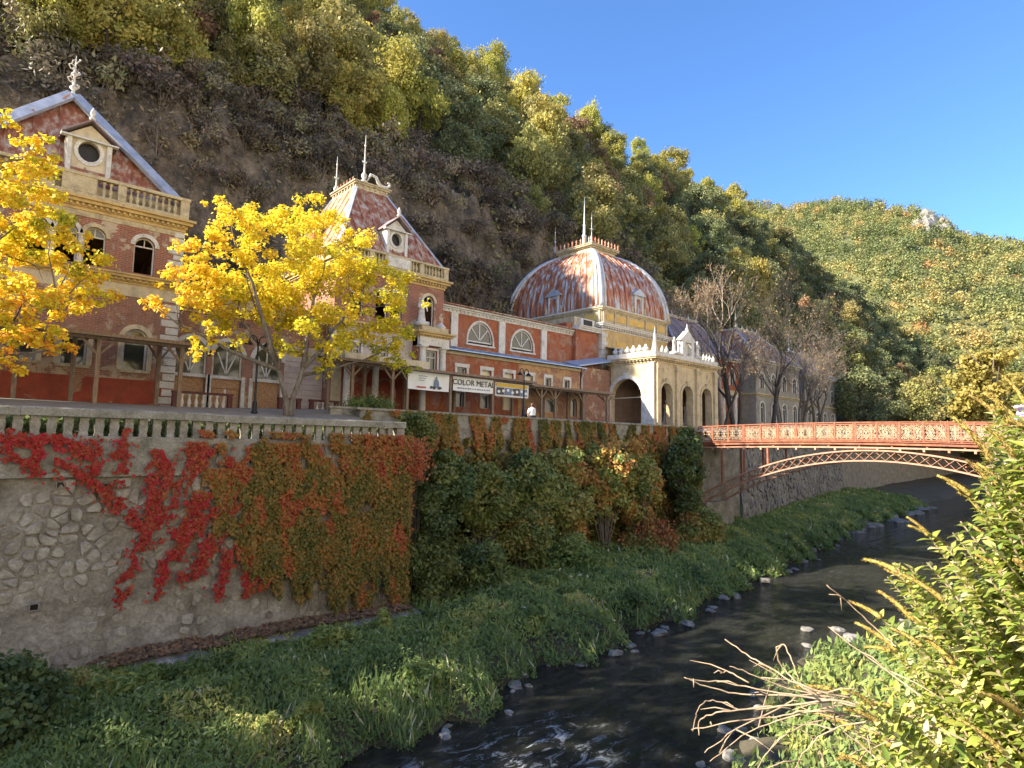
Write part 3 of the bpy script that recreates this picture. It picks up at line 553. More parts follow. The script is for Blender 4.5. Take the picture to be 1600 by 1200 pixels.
# ---------------------------------------------------------------- far retaining walls
fwall = thing('promenade_wall', 'long river wall with low parapet running from the creeper corner to the bridge', 'wall', (30, 26.3, -7.2))
MB().box(WX1+.01, 50, 26.0, 26.5, -8.4, .75).obj('wall', M['mortar'], fwall)
mb = MB(); mb.box(WX1+.01, 43.2, 25.97, 26.4, .752, 1.45); mb.obj('parapet', M['concrete'], fwall)
mb = MB(); mb.box(WX1-.2, 43.3, 25.88, 26.48, 1.452, 1.56); mb.obj('coping', M['concrete'], fwall)
dw = thing('downstream_wall', 'grey stained river wall beyond the bridge', 'wall', (80, 33, -7))
poly = [(50, 26), (58, 27.6), (67, 30), (84, 33), (101, 36), (140, 42), (260, 54)]
V = []; F = []
pts = []
for (a, b2), (c2, d2) in zip(poly, poly[1:]):
    k = max(1, int((c2-a)/1.5))
    for i in range(k): pts.append((a+(c2-a)*i/k, b2+(d2-b2)*i/k))
pts.append(poly[-1]); nz = 9
for x, y in pts:
    for j in range(nz+1):
        z = -8.6 + 9.6*j/nz; V.append((x, y+.35*fbm(x, z*1.3, .35, 3, 2)*(1-j/nz)-.12*(1-j/nz)*2, z))
    V.append((x, y+.6, 1.0))
k = nz+2
for i in range(len(pts)-1):
    for j in range(nz+1): F.append((i*k+j, (i+1)*k+j, (i+1)*k+j+1, i*k+j+1))
MB().add(V, F).obj('wall', M['mortar'], dw)
r3 = random.Random(8); mb = MB(); cc = voronoi(51, 100, -7.4, .4, .95, 4)
for c, pl in cc:
    V, F = stone_geo(c, pl, 0, r3, .9, .1)
    mb.add([(x, lerp(poly, x)+y-.18*(1-(z+8.6)/9.6)*2*.7, z) for x, y, z in V], F)
mb.obj('stone_facing', M['rock'], dw, kind='stuff')

# ---------------------------------------------------------------- terrace balustrade
tb = thing('terrace_balustrade', 'weathered grey concrete balustrade along the near terrace edge above the creeper', 'balustrade', (5, 22.2, -.16))
def hrail(mb, x0, x1, y0, y1, z0, z1, bv=.04):
    mb.add([(x0,y0,z0),(x0,y1,z0),(x0,y1,z1-bv),(x0,y1-bv,z1),(x0,y0+bv,z1),(x0,y0,z1-bv),
            (x1,y0,z0),(x1,y1,z0),(x1,y1,z1-bv),(x1,y1-bv,z1),(x1,y0+bv,z1),(x1,y0,z1-bv)],
           [(i, (i+1) % 6, (i+1) % 6+6, i+6) for i in range(6)] + [(5,4,3,2,1,0), (6,7,8,9,10,11)])
xs_ = frange(-6, 14.1, 2.5)
for i, (a, b2) in enumerate(zip(xs_, xs_[1:])):
    mb = MB(); dz = .012*math.sin(i*2.1); hrail(mb, a+.004, b2-.004, 21.9, 22.34, .55+dz, .8+dz); mb.obj('handrail', M['concrete'], tb)
mb = MB(); hrail(mb, -6, 14.1, 21.92, 22.32, -.155, .0, .02); mb.obj('base_rail', M['concrete'], tb)
mb = MB(); mb.v = []
prof = [(.115, 0), (.115, .06), (.1, .1), (.115, .2), (.125, .32), (.105, .42), (.12, .47), (.12, .545)]
base = 0
for r_, z_ in prof:
    for (sx_, sy_) in ((-1, -1), (1, -1), (1, 1), (-1, 1)): mb.v.append((sx_*r_, sy_*r_*.75, z_))
for i in range(len(prof)-1):
    for k in range(4): mb.f.append((i*4+k, i*4+(k+1) % 4, (i+1)*4+(k+1) % 4, (i+1)*4+k))
bal_me = mb.mesh('baluster', M['concrete'])
x = -5.8
while x < 13.7:
    link('baluster', bal_me, tb, (x, 22.12, .003), (0, 0, rnd.uniform(-.05, .05))); x += .385
MB().box(13.72, 14.08, 21.98, 22.3, .002, .56).obj('end_pier', M['concrete'], tb)
tb2 = MB(); hrail(tb2, 13.75, 14.19, 22.345, 25.9, .56, .8); tb2.obj('return_rail', M['concrete'], tb)
for k in range(8): link('baluster', bal_me, tb, (13.97, 22.6+k*.42, .003), (0, 0, PI/2))
MB().box(13.78, 14.15, 22.33, 25.9, -.155, .0).obj('return_base', M['concrete'], tb)
# planter between the terrace and the second canopy
pl = thing('planter', 'low stone planter with clipped greenery beside the end of the balustrade', 'planter', (15, 25.6, .8))
MB().box(13.1, 17.6, 26.75, 27.0, .95, 1.5).obj('wall', M['concrete'], pl)
MB().box(13.0, 17.7, 26.68, 27.05, 1.5, 1.6).obj('coping', M['concrete'], pl)
# ================================================================ BUILDINGS
def fr(Y): return lambda u, d, z: (u, Y+d, z)         # front facades, facing the river (-Y); d goes inwards
def lf(X): return lambda u, d, z: (X+d, u, z)         # side facades facing -X
def outline(o, grow=0, n=12):
    c, w_, zb, zt = o['c'], o['w']/2+grow, o['zb'], o['zt']
    if o.get('arch', 1):
        zs = zt - o['w']/2*o.get('k', 1)
        pts = [(c-w_, zb), (c+w_, zb)] + [(c+w_*math.cos(PI*i/n), zs+(o['w']/2*o.get('k', 1)+grow)*math.sin(PI*i/n)) for i in range(n+1)]
    else:
        pts = [(c-w_, zb), (c+w_, zb), (c+w_, zt+grow), (c-w_, zt+grow)]
    return pts
def facade(parent, name, mat, mp, u0, u1, z0, z1, ops=(), depth=.32):
    loops = [[(u0, z0), (u1, z0), (u1, z1), (u0, z1)]] + [outline(o) for o in ops]
    flat = [p for l in loops for p in l]
    tris = tessellate_polygon([[Vector((p[0], p[1], 0)) for p in l] for l in loops])
    mb = MB(); mb.add([mp(p[0], 0, p[1]) for p in flat], tris)
    for l in loops:
        n = len(l); mb.add([mp(p[0], 0, p[1]) for p in l] + [mp(p[0], depth, p[1]) for p in l],
                           [(k, (k+1) % n, (k+1) % n+n, k+n) for k in range(n)])
    return mb.obj(name, mat, parent)
def bars(mb, mp, pts, w_, d0, d1):
    """flat bar polyline in the facade plane"""
    for (a, b2) in zip(pts, pts[1:]):
        dx, dz = b2[0]-a[0], b2[1]-a[1]; l = math.hypot(dx, dz)
        if l < 1e-6: continue
        nx, nz_ = -dz/l*w_/2, dx/l*w_/2
        q = [(a[0]+nx, a[1]+nz_), (a[0]-nx, a[1]-nz_), (b2[0]-nx, b2[1]-nz_), (b2[0]+nx, b2[1]+nz_)]
        mb.add([mp(x, d0, z) for x, z in q] + [mp(x, d1, z) for x, z in q],
               [(0, 1, 2, 3), (7, 6, 5, 4), (0, 4, 5, 1), (1, 5, 6, 2), (2, 6, 7, 3), (3, 7, 4, 0)])
def archivolt(parent, mp, o, t_, mat, proud=.07, sides=True, name='window_surround'):
    a = outline(o); b2 = outline(o, t_); n = len(a)
    idx = list(range(1, n)) if o.get('arch', 1) else [1, 2, 3, 0]
    if o.get('arch', 1): idx = list(range(1, n)) + [0]
    if not sides and o.get('arch', 1): idx = list(range(2, n))
    A = [a[i] for i in idx]; B = [b2[i] for i in idx]; k = len(A)
    V = [mp(x, -proud, z) for x, z in A] + [mp(x, -proud, z) for x, z in B] + [mp(x, .002, z) for x, z in A] + [mp(x, .002, z) for x, z in B]
    F = []
    for i in range(k-1):
        F += [(i, i+1, k+i+1, k+i), (k+i, k+i+1, 3*k+i+1, 3*k+i), (i+1, i, 2*k+i, 2*k+i+1)]
    F += [(0, k, 3*k, 2*k), (k-1, 2*k-1+k*0, 4*k-1, 3*k-1)]
    return MB().add(V, F).obj(name, mat, parent)
def window(parent, mp, o, style='sash', fmat=None, pmat=None, d=.14, bw=.07):
    fmat = fmat or M['white']; mb = MB(); pts = outline(o, -bw/2); pts.append(pts[0]); bars(mb, mp, pts, bw, d, d+.06)
    c, w_, zb, zt = o['c'], o['w'], o['zb'], o['zt']; zs = zt-w_/2*o.get('k', 1)
    dd = d+.008
    if style in ('sash', 'open', 'half'):
        ztr = zs if o.get('arch', 1) else zb+(zt-zb)*.68
        bars(mb, mp, [(c-w_/2+bw, ztr), (c+w_/2-bw, ztr)], bw, dd, dd+.05); bars(mb, mp, [(c, ztr+bw/2), (c, zt-bw)], bw*.7, dd, dd+.05)
        if style == 'sash': bars(mb, mp, [(c, zb+bw), (c, ztr-bw/2)], bw*.7, dd, dd+.05)
    if style == 'fan':
        for a in (.25, .5, .75):
            rr_ = w_/2-bw*.9; bars(mb, mp, [(c, zb+bw), (c+rr_*math.cos(PI*a), zb+bw+(zt-zb-bw*1.9)*math.sin(PI*a))], bw*.75, dd, dd+.05)
    wo = mb.obj('window', fmat, parent)
    if style != 'open':
        pp = outline(o, -.01); 
        if style == 'half':
            ztr = zs; pp = [p for p in pp if p[1] >= ztr-1e-6]
        MB().add([mp(x, d+.045, z) for x, z in pp], [tuple(range(len(pp)))]).obj('pane', pmat or M['glass'], wo)
    return wo
def sill(parent, mp, o, mat, ov=.14, h=.12, pr_=.12):
    a = o['c']-o['w']/2-ov; b2 = o['c']+o['w']/2+ov; z = o['zb']
    V = [mp(u, d, zz) for zz in (z-h, z-.002) for (u, d) in ((a, -pr_), (b2, -pr_), (b2, .002), (a, .002))]
    return MB().add(V, [(0,3,2,1),(4,5,6,7),(0,1,5,4),(1,2,6,5),(2,3,7,6),(3,0,4,7)]).obj('sill', mat, parent)
def board(parent, mp, u0, u1, z0, z1, d0, d1, mat, name='panel'):
    V = [mp(u, d, zz) for zz in (z0, z1) for (u, d) in ((u0, d0), (u1, d0), (u1, d1), (u0, d1))]
    return MB().add(V, [(0,3,2,1),(4,5,6,7),(0,1,5,4),(1,2,6,5),(2,3,7,6),(3,0,4,7)]).obj(name, mat, parent)
def cornice(parent, x0, x1, Yf, Yb, z0, steps, mat, name='cornice', left=True, dent=None):
    """stepped moulding along the front and returned along the -X side; steps = (height, projection)"""
    mb = MB(); z = z0
    for i, (h, pj) in enumerate(steps):
        mb.box(x0-(pj if left else 0), x1+pj, Yf-pj, Yb, z, z+h-.003); z += h
    o = mb.obj(name, mat, parent)
    if dent:
        zd, hd, wd, sp, pj = dent; db = MB(); x = x0+sp/2
        while x < x1: db.box(x-wd/2, x+wd/2, Yf-pj, Yf-.0, zd, zd+hd); x += sp
        if left:
            y = Yf+sp/2
            while y < Yb: db.box(x0-pj, x0, y-wd/2, y+wd/2, zd, zd+hd); y += sp
        db.obj('dentils', mat, o, kind='stuff')
    return o
def bal_mesh(name, mat, h, r):
    mb = MB(); mb.lathe([(r*.9, 0), (r*.9, h*.06), (r*.5, h*.1), (r*.95, h*.3), (r, h*.38), (r*.55, h*.62), (r*.42, h*.8), (r*.8, h*.88), (r*.9, h*.92), (r*.9, h)], n=8)
    return mb.mesh(name, mat, True)
def balustrade(parent, a, b2, z, h, mat, me, pitch, piers, pw=.3, depth=.24, name='parapet_rail'):
    """run from a to b2 (xy), piers = list of (fraction0, fraction1) solid stretches"""
    a = Vector((*a, 0)); b2 = Vector((*b2, 0)); d = b2-a; L = d.length; d.normalize(); nrm = Vector((-d.y, d.x, 0))
    def slab(nm, s0, s1, z0, z1, dp):
        p = [a+d*s0-nrm*dp/2, a+d*s1-nrm*dp/2, a+d*s1+nrm*dp/2, a+d*s0+nrm*dp/2]
        mb = MB().add([(q.x, q.y, z0) for q in p]+[(q.x, q.y, z1) for q in p], [(0,3,2,1),(4,5,6,7),(0,1,5,4),(1,2,6,5),(2,3,7,6),(3,0,4,7)])
        return mb.obj(nm, mat, parent)
    slab('parapet_base', 0, L, z, z+h*.16, depth); slab(name, -.04, L+.04, z+h*.86, z+h, depth+.1)
    for (s0, s1) in piers: slab('parapet_pier', s0*L, s1*L, z+h*.162, z+h*.858, depth+.03)
    s = pitch/2
    while s < L:
        if not any(p0*L-.05 < s < p1*L+.05 for p0, p1 in piers):
            q = a+d*s; link('baluster', me, parent, (q.x, q.y, z+h*.162))
        s += pitch
def quoins(parent, x, Y, z0, z1, bh, mat, wl=.62, ws=.4, side=1):
    n = int((z1-z0)/bh)
    for i in range(n):
        w_ = wl if i % 2 else ws; z = z0+i*bh
        xa, xb = (x-w_, x+.03) if side > 0 else (x-.03, x+w_)
        mb = MB(); g = .012; y0 = Y-.07
        mb.add([(xa,Y+.0,z+g),(xb,Y,z+g),(xb,Y,z+bh-g),(xa,Y,z+bh-g),(xa+.02,y0,z+g+.02),(xb,y0,z+g+.02),(xb,y0,z+bh-g-.02),(xa+.02,y0,z+bh-g-.02)],
               [(4,5,6,7),(0,1,5,4),(1,2,6,5),(2,3,7,6),(3,0,4,7)])
        mb.obj('quoin', mat, parent)
def hip_roof(parent, e, p, mat_front, mat_left, seams=14, trim=None, platform=True):
    """e = (x0,x1,y0,y1,z) eaves, p = (x0,x1,y0,y1,z) top"""
    E_ = [Vector((e[0],e[2],e[4])), Vector((e[1],e[2],e[4])), Vector((e[1],e[3],e[4])), Vector((e[0],e[3],e[4]))]
    T = [Vector((p[0],p[2],p[4])), Vector((p[1],p[2],p[4])), Vector((p[1],p[3],p[4])), Vector((p[0],p[3],p[4]))]
    roof = MB().add([E_[0], E_[1], T[1], T[0], E_[1], E_[2], T[2], T[1], E_[2], E_[3], T[3], T[2]] + T + E_,
                    [(0,1,2,3),(4,5,6,7),(8,9,10,11),(12,13,14,15),(19,18,17,16)]).obj('roof', mat_front, parent)
    MB().add([E_[3]+Vector((-.006,0,0)), E_[0]+Vector((-.006,0,0)), T[0]+Vector((-.006,0,0)), T[3]+Vector((-.006,0,0))], [(0,1,2,3)]).obj('side_slope', mat_left, roof)
    def seam_on(a, b2, c2, d2, n, mat):
        nrm = (b2-a).cross(d2-a).normalized()*.02
        for i in range(1, n):
            s = i/n; lo = a.lerp(b2, s); top_l = (d2-a).length
            # seams run straight up the slope until they meet hip or ridge
            upd = ((c2+d2)/2-(a+b2)/2).normalized(); L = ((c2+d2)/2-(a+b2)/2).length
            ax = (b2-a).normalized(); pos_ = (lo-a).dot(ax); W = (b2-a).length
            tl = (d2-a).dot(ax); tr = (c2-a).dot(ax)
            f = 1.0
            if pos_ < tl: f = pos_/max(tl, 1e-3)
            elif pos_ > tr: f = (W-pos_)/max(W-tr, 1e-3)
            if f*L < .3: continue
            MB().bar(lo+nrm, lo+upd*L*f*.985+nrm, .05, .06, nrm).obj('seam', mat, roof)
    seam_on(E_[0], E_[1], T[1], T[0], seams, mat_front); seam_on(E_[3], E_[0], T[0], T[3], seams, mat_left)
    tm = trim or M['zinc']
    for i in range(4): MB().bar(E_[i], T[i]+(T[i]-E_[i]).normalized()*.05, .26, .1, (0, 0, 1)).obj('hip_flashing', tm, roof)
    return roof
def finial(parent, x, y, z, h, mat, r=.09):
    mb = MB(); mb.lathe([(r*2, 0), (r*2.1, h*.03), (r*.8, h*.06), (r*1.6, h*.12), (r*1.6, h*.16), (r*.5, h*.22), (r*.45, h*.4), (r*1.1, h*.43), (r*.4, h*.46), (r*.32, h*.75), (r*.7, h*.78), (r*.25, h*.81), (r*.08, h)], (x, y, z), 8)
    zz = z+h*.42
    for dx in (-1, 1): mb.tube([(x, y, zz-.05), (x+dx*.12, y, zz-.02), (x+dx*.16, y, zz+.07)], .022, 5)
    return mb.obj('finial', mat, parent, smooth=True)
def dormer(parent, x, Y, z, w_, h, mat, roofmat, deep=1.6):
    """dormer with a round eye window, gabled hood, on a front slope"""
    o = dict(c=x, w=w_*.46, zb=z+h*.28, zt=z+h*.28+w_*.46)
    n = 16; cz = z+h*.28+w_*.27
    face = [(x-w_/2, z), (x+w_/2, z), (x+w_/2, z+h*.72), (x, z+h), (x-w_/2, z+h*.72)]
    circ = [(x+w_*.24*math.cos(2*PI*i/n), cz+w_*.27*math.sin(2*PI*i/n)) for i in range(n)]
    tris = tessellate_polygon([[Vector((*p, 0)) for p in face], [Vector((*p, 0)) for p in circ]])
    mb = MB().add([(p[0], Y, p[1]) for p in face+circ], tris)
    mb.add([(p[0], Y, p[1]) for p in circ]+[(p[0], Y+.25, p[1]) for p in circ], [(k, (k+1) % n, (k+1) % n+n, k+n) for k in range(n)])
    mb.add([(p[0], Y, p[1]) for p in face]+[(p[0], Y+deep, p[1]) for p in face], [(k, (k+1) % 5, (k+1) % 5+5, k+5) for k in range(5)])
    d = mb.obj('dormer', mat, parent)
    rg = MB()
    for i in range(n):
        a, b2 = 2*PI*i/n, 2*PI*(i+1)/n; q = []
        for t_ in (a, b2):
            for s in (1.0, 1.38): q.append((x+w_*.24*s*math.cos(t_), cz+w_*.27*s*math.sin(t_)))
        rg.add([(q[0][0], Y-.06, q[0][1]), (q[1][0], Y-.05, q[1][1]), (q[3][0], Y-.05, q[3][1]), (q[2][0], Y-.06, q[2][1]),
                (q[0][0], Y, q[0][1]), (q[1][0], Y, q[1][1]), (q[3][0], Y, q[3][1]), (q[2][0], Y, q[2][1])], [(0,1,2,3),(0,3,7,4),(2,1,5,6)])
    rg.obj('round_frame', M['white'], d)
    MB().add([(p[0], Y+.22, p[1]) for p in circ], [tuple(range(n))]).obj('pane', M['iron'], d)  # black disc painted as the dark void behind the round opening
    hd = MB(); e = w_*.62; zt = z+h*.72
    hd.add([(x-e, Y-.3, zt-.05), (x, Y-.3, z+h+.12), (x+e, Y-.3, zt-.05), (x-e, Y+deep, zt-.05), (x, Y+deep, z+h+.12), (x+e, Y+deep, zt-.05),
            (x-e, Y-.3, zt+.03), (x, Y-.3, z+h+.2), (x+e, Y-.3, zt+.03), (x-e, Y+deep, zt+.03), (x, Y+deep, z+h+.2), (x+e, Y+deep, zt+.03)],
           [(6,7,10,9),(7,8,11,10),(0,3,4,1),(1,4,5,2),(0,1,7,6),(1,2,8,7),(0,6,9,3),(2,5,11,8)])
    hd.obj('dormer_hood', roofmat, d)
    for sx_ in (-1, 1): MB().box(x+sx_*w_*.43-.09, x+sx_*w_*.43+.09, Y-.14, Y, z+.02, zt-.06).obj('pilaster', M['white'], d)
    MB().box(x-e, x+e, Y-.26, Y-.001, zt-.12, zt-.052).obj('hood_moulding', M['white'], d)
    f = MB(); f.lathe([(.09, 0), (.14, .1), (.05, .2), (.12, .3), (.1, .42), (.02, .6)], (x, Y-.2, z+h+.15), 8); f.obj('ornament', M['white'], d, smooth=True)
    return d
def statue(parent, x, y, z, h, mat, name='statue', plinth=True):
    mb = MB()
    if plinth: mb.box(x-.2*h, x+.2*h, y-.2*h, y+.2*h, z, z+.14*h)
    b0 = z+(.14*h if plinth else 0); H = h*.86
    mb.lathe([(.17*H, 0), (.18*H, .08*H), (.14*H, .3*H), (.13*H, .45*H), (.11*H, .56*H), (.155*H, .7*H), (.15*H, .78*H), (.05*H, .82*H), (.045*H, .85*H)], (x, y, b0), 10, 1, .75)
    mb.ico((x, y-.01, b0+.92*H), .075*H, .9, 1, 1.15)
    mb.tube([(x-.14*H, y, b0+.76*H), (x-.2*H, y-.06*H, b0+.6*H), (x-.08*H, y-.14*H, b0+.52*H)], [.045*H, .04*H, .03*H], 6)
    mb.tube([(x+.14*H, y, b0+.76*H), (x+.21*H, y-.03*H, b0+.62*H), (x+.2*H, y-.1*H, b0+.45*H)], [.045*H, .04*H, .03*H], 6)
    return mb.obj(name, mat, parent, smooth=True)
def column(parent, x, y, z0, z1, r, mat, name='column'):
    h = z1-z0; mb = MB(); mb.box(x-r*1.35, x+r*1.35, y-r*1.35, y+r*1.35, z0, z0+r*.6)
    mb.lathe([(r*1.25, r*.6), (r*1.3, r*.8), (r*1.05, r*1.1), (r, h*.3), (r*.88, h-r*1.6), (r*.88, h-r*1.5), (r*1.02, h-r*1.3), (r*.92, h-r*1.1), (r*1.2, h-r*.5)], (x, y, z0), 14)
    mb.box(x-r*1.35, x+r*1.35, y-r*1.35, y+r*1.35, z1-r*.5, z1-.002)
    return mb.obj(name, mat, parent, smooth=False)
bal_cream = bal_mesh('parapet_baluster', M['cream'], .68, .09)
bal_white = bal_mesh('white_baluster', M['white'], .62, .095)

# ---------------- near pavilion (P1)
Y1 = 32.0
P1 = thing('bath_pavilion', 'red brick two-storey pavilion with pointed red metal roof and round dormer, beside the left maple', 'building', (3.25, 36, 1.3))
x0, x1, zb = -1.25, 7.75, 1.1
up_ops = [dict(c=c, w=w_, zb=7.42, zt=9.12) for c, w_ in ((.3, .82), (2.2, .82), (3.22, .82), (4.25, .82), (6.17, .84))]
lo_ops = [dict(c=6.1, w=.96, zb=2.98, zt=4.86), dict(c=3.82, w=.95, zb=3.02, zt=4.2, arch=0), dict(c=2.05, w=1.0, zb=3.05, zt=4.25, arch=0), dict(c=.2, w=.96, zb=2.98, zt=4.86)]
facade(P1, 'upper_wall', M['brick'], fr(Y1), x0, x1, 7.2, 9.75, up_ops)
facade(P1, 'lower_wall', M['brick_pale'], fr(Y1), x0, x1, 2.55, 6.3, lo_ops)
board(P1, fr(Y1), x0, x1, zb, 2.548, -.03, .3, M['brick_red'], 'red_dado')
board(P1, fr(Y1), x0, x1, 6.302, 7.198, -.02, .3, M['plaster'], 'plaster_band')
MB().box(x0, x0+.3, Y1+.33, 41, zb, 9.74).box(x1-.3, x1, Y1+.33, 41, zb, 9.74).box(x0, x1, 41.002, 41.3, zb, 9.74).obj('side_walls', M['brick'], P1)
MB().box(x0+.31, x1-.31, Y1+.33, 40.9, 6.2, 6.4).obj('upper_floor', M['wood'], P1)
for i, o in enumerate(up_ops):
    window(P1, fr(Y1), o, 'half' if i in (2, 3) else 'open', M['white'], bw=.06)
    archivolt(P1, fr(Y1), o, .17, M['white'] if i != 3 else M['cream'], .07, sides=False)
for c in (2.71, 3.735): column(P1, c, Y1-.02, 7.44, 8.72, .11, M['white'])
for o in lo_ops:
    wn = window(P1, fr(Y1), o, 'half' if o.get('arch', 1) == 0 else 'half', M['white'], bw=.07) if False else window(P1, fr(Y1), o, 'none', M['white'], bw=.08)
    archivolt(P1, fr(Y1), o, .2, M['plaster'], .05, sides=True); sill(P1, fr(Y1), o, M['cream'])
for xa, xb in ((4.55, 4.62), (6.75, 6.8), (5.75, 5.8)): board(P1, fr(Y1), xa, xb, 1.5, 2.5, -.05, -.032, M['plaster'], 'stain_strip') if False else None
quoins(P1, x1, Y1, 7.22, 9.7, .275, M['white']); quoins(P1, x1, Y1, 1.15, 6.2, .36, M['white'], .7, .5)
cornice(P1, x0, x1, Y1, 41.3, 6.85, ((.1, .06), (.14, .12), (.12, .26), (.08, .32)), M['stone_ochre'], 'string_course', dent=(6.98, .1, .1, .24, .2))
cornice(P1, x0, x1, Y1, 41.3, 9.75, ((.14, .06), (.16, .12), (.14, .3), (.12, .42)), M['stone_ochre'], 'cornice', dent=(9.92, .12, .1, .22, .22))
board(P1, fr(Y1), x0, x1, 9.5, 9.74, -.035, 0, M['cream'], 'frieze')
balustrade(P1, (x0-.2, Y1-.15), (x1+.1, Y1-.15), 10.32, 1.02, M['cream'], bal_cream, .26, ((0, .05), (.2, .24), (.38, .44), (.465, .60), (.685, .72), (.96, 1)))
balustrade(P1, (x1+.02, Y1+.1), (x1+.02, 38), 10.32, 1.02, M['cream'], bal_cream, .3, ((.94, 1),))
rf = hip_roof(P1, (-.95, 7.5, 32.25, 41, 11.0), (3.2, 3.4, 35.1, 36.6, 15.9), M['rustroof'], M['rustroof2'], 9)
MB().box(x0+.1, x1-.1, Y1+.1, 41, 10.31, 10.98).obj('attic_wall', M['cream'], P1)
for sx_ in (0, 1):
    MB().bar((-.95+8.45*sx_, 32.0, 11.15), (3.25+.1*sx_, 34.85, 16.08), .5, .16, (0, -1, 1)).obj('verge_board', M['zinc'], rf)
dormer(P1, 3.85, 32.75, 11.55, 1.75, 2.4, M['plaster'], M['fardark'], 2.2)
mb = MB(); mb.lathe([(.14, 0), (.2, .12), (.1, .3), (.06, .5), (.18, .62), (.06, .75), (.05, 1.2), (.16, 1.3), (.05, 1.45), (.03, 2.0), (.01, 2.25)], (3.3, 35.1, 15.9), 8)
for k in range(10):
    a = k*1.26; zz = 16.6+.13*k
    mb.tube([(3.3, 35.1, zz-.1), (3.3+.2*math.cos(a), 35.1+.2*math.sin(a), zz), (3.3+.26*math.cos(a+.4), 35.1+.26*math.sin(a+.4), zz+.14), (3.3+.14*math.cos(a+.8), 35.1+.14*math.sin(a+.8), zz+.2)], .028, 5)
mb.obj('finial', M['white'], rf, smooth=True)
finial(rf, 2.95, 36.9, 15.6, 1.3, M['white'], .1)

# ---------------- entrance hall between the pavilions
Yl = 33.0
LK = thing('entrance_hall', 'low arcaded entrance hall with boarded arched doors behind the yellow maple', 'building', (11.6, 36, 1.4))
arch = [dict(c=c, w=1.46, zb=3.12, zt=4.9, k=1.05) for c in (8.7, 10.42, 12.45)]
door = [dict(c=c, w=1.46, zb=1.5, zt=3.1, arch=0) for c in (8.7, 10.42, 12.45)]
facade(LK, 'wall', M['brick_pale'], fr(Yl), 7.76, 15.9, 1.2, 6.2, [dict(c=a['c'], w=1.46, zb=1.5, zt=4.9, k=1.05) for a in arch])
for a, d in zip(arch, door):
    window(LK, fr(Yl), a, 'fan', M['white'], bw=.09, d=.1)
    archivolt(LK, fr(Yl), a, .2, M['white'], .09, sides=False)
    board(LK, fr(Yl), a['c']-.73, a['c']+.73, 3.0, 3.118, .02, .2, M['white'], 'transom')
    b_ = board(LK, fr(Yl), a['c']-.7, a['c']+.7, 1.52, 2.998, .18, .24, M['osb'], 'door_board')
    if a['c'] > 9 and a['c'] < 12:
        board(b_, fr(Yl), a['c']-.055, a['c']+.055, 1.53, 2.5, .13, .178, M['white'], 'mullion'); board(b_, fr(Yl), a['c']-.7, a['c']+.7, 2.53, 2.99, .12, .177, M['osb'], 'upper_board')
    for s in (-1, 1): board(LK, fr(Yl), a['c']+s*.82-.09, a['c']+s*.82+.09, 1.5, 3.15, -.08, 0, M['white'], 'pilaster')
for k in range(9):
    board(LK, fr(Yl), 13.35, 15.55, 1.55+k*.3, 1.55+k*.3+.285, -.05, 0, M['lilac'], 'rusticated_block')
board(LK, fr(Yl), 13.3, 15.6, 4.27, 5.1, -.03, 0, M['lilac'], 'wall_panel')
board(LK, fr(Yl), 9.5, 9.62, 1.55, 3.0, -.06, 0, M['white'], 'notice_frame')
cornice(LK, 7.76, 15.9, Yl, 40, 6.2, ((.14, .05), (.14, .14), (.12, .3), (.08, .36)), M['stone_ochre'], 'cornice', left=False, dent=(6.34, .11, .1, .24, .22))
board(LK, fr(Yl), 7.76, 15.9, 6.682, 7.25, .1, .4, M['cream'], 'attic_wall')
MB().box(7.8, 15.85, 33.4, 41, 6.7, 6.85).obj('roof', M['fardark'], LK)
MB().box(7.77, 15.88, 40.5, 40.8, 1.2, 6.6).obj('rear_wall', M['brick'], LK)
def text_part(parent, body, loc, size, mat, name='lettering', rot=(PI/2, 0, 0), ext=.012):
    cu = bpy.data.curves.new('tmp', 'FONT'); cu.body = body; cu.size = size; cu.extrude = ext; cu.align_x = 'CENTER'; cu.align_y = 'CENTER'; cu.resolution_u = 2
    tmp = bpy.data.objects.new('tmp', cu); COL.objects.link(tmp)
    me = bpy.data.meshes.new_from_object(tmp.evaluated_get(bpy.context.evaluated_depsgraph_get()))
    bpy.data.objects.remove(tmp); me.materials.clear(); me.materials.append(mat)
    return link(name, me, parent, loc, rot)
# steps and little balustrades in front of the hall
TB = thing('entrance_balustrade', 'short balustrade with white balusters and dark rail in front of the entrance hall', 'balustrade', (11.5, 31, 1.2), 'entrance balustrades')
def dark_rail(parent, xa, xb, ya):
    z = 1.38
    MB().box(xa, xb, ya-.13, ya+.13, z-.2, z).obj('base_rail', M['concrete'], parent)
    MB().box(xa-.03, xb+.03, ya-.12, ya+.12, z+.64, z+.74).obj('handrail', M['darkframe'], parent)
    for xx in (xa+.1, xb-.1): MB().box(xx-.1, xx+.1, ya-.1, ya+.1, z+.002, z+.638).obj('pier', M['darkframe'], parent)
    x = xa+.42
    while x < xb-.3: link('baluster', bal_white, parent, (x, ya, z+.004)); x += .3
dark_rail(TB, 7.5, 10.1, 31)
TB2 = thing('entrance_balustrade', 'short balustrade with white balusters and dark rail behind the maple trunk', 'balustrade', (13.9, 31, 1.2), 'entrance balustrades')
dark_rail(TB2, 12.35, 13.5, 31.0); 
TB3 = thing('entrance_balustrade', 'short white baluster railing beside the mottled pavilion corner', 'balustrade', (14.9, 31, 1.2), 'entrance balustrades')
dark_rail(TB3, 14.0, 15.6, 31.0)
for k in range(3):
    o = tag(MB().box(7.6, 15.4, 30.2+k*.33, 32.9, 1.2-.3+.12*k, 1.2-.3+.12*(k+1)-.002).obj('step', M['concrete']), ('lowest', 'middle', 'top')[k]+' broad stone step before the boarded entrance hall', 'step', 'entrance steps')

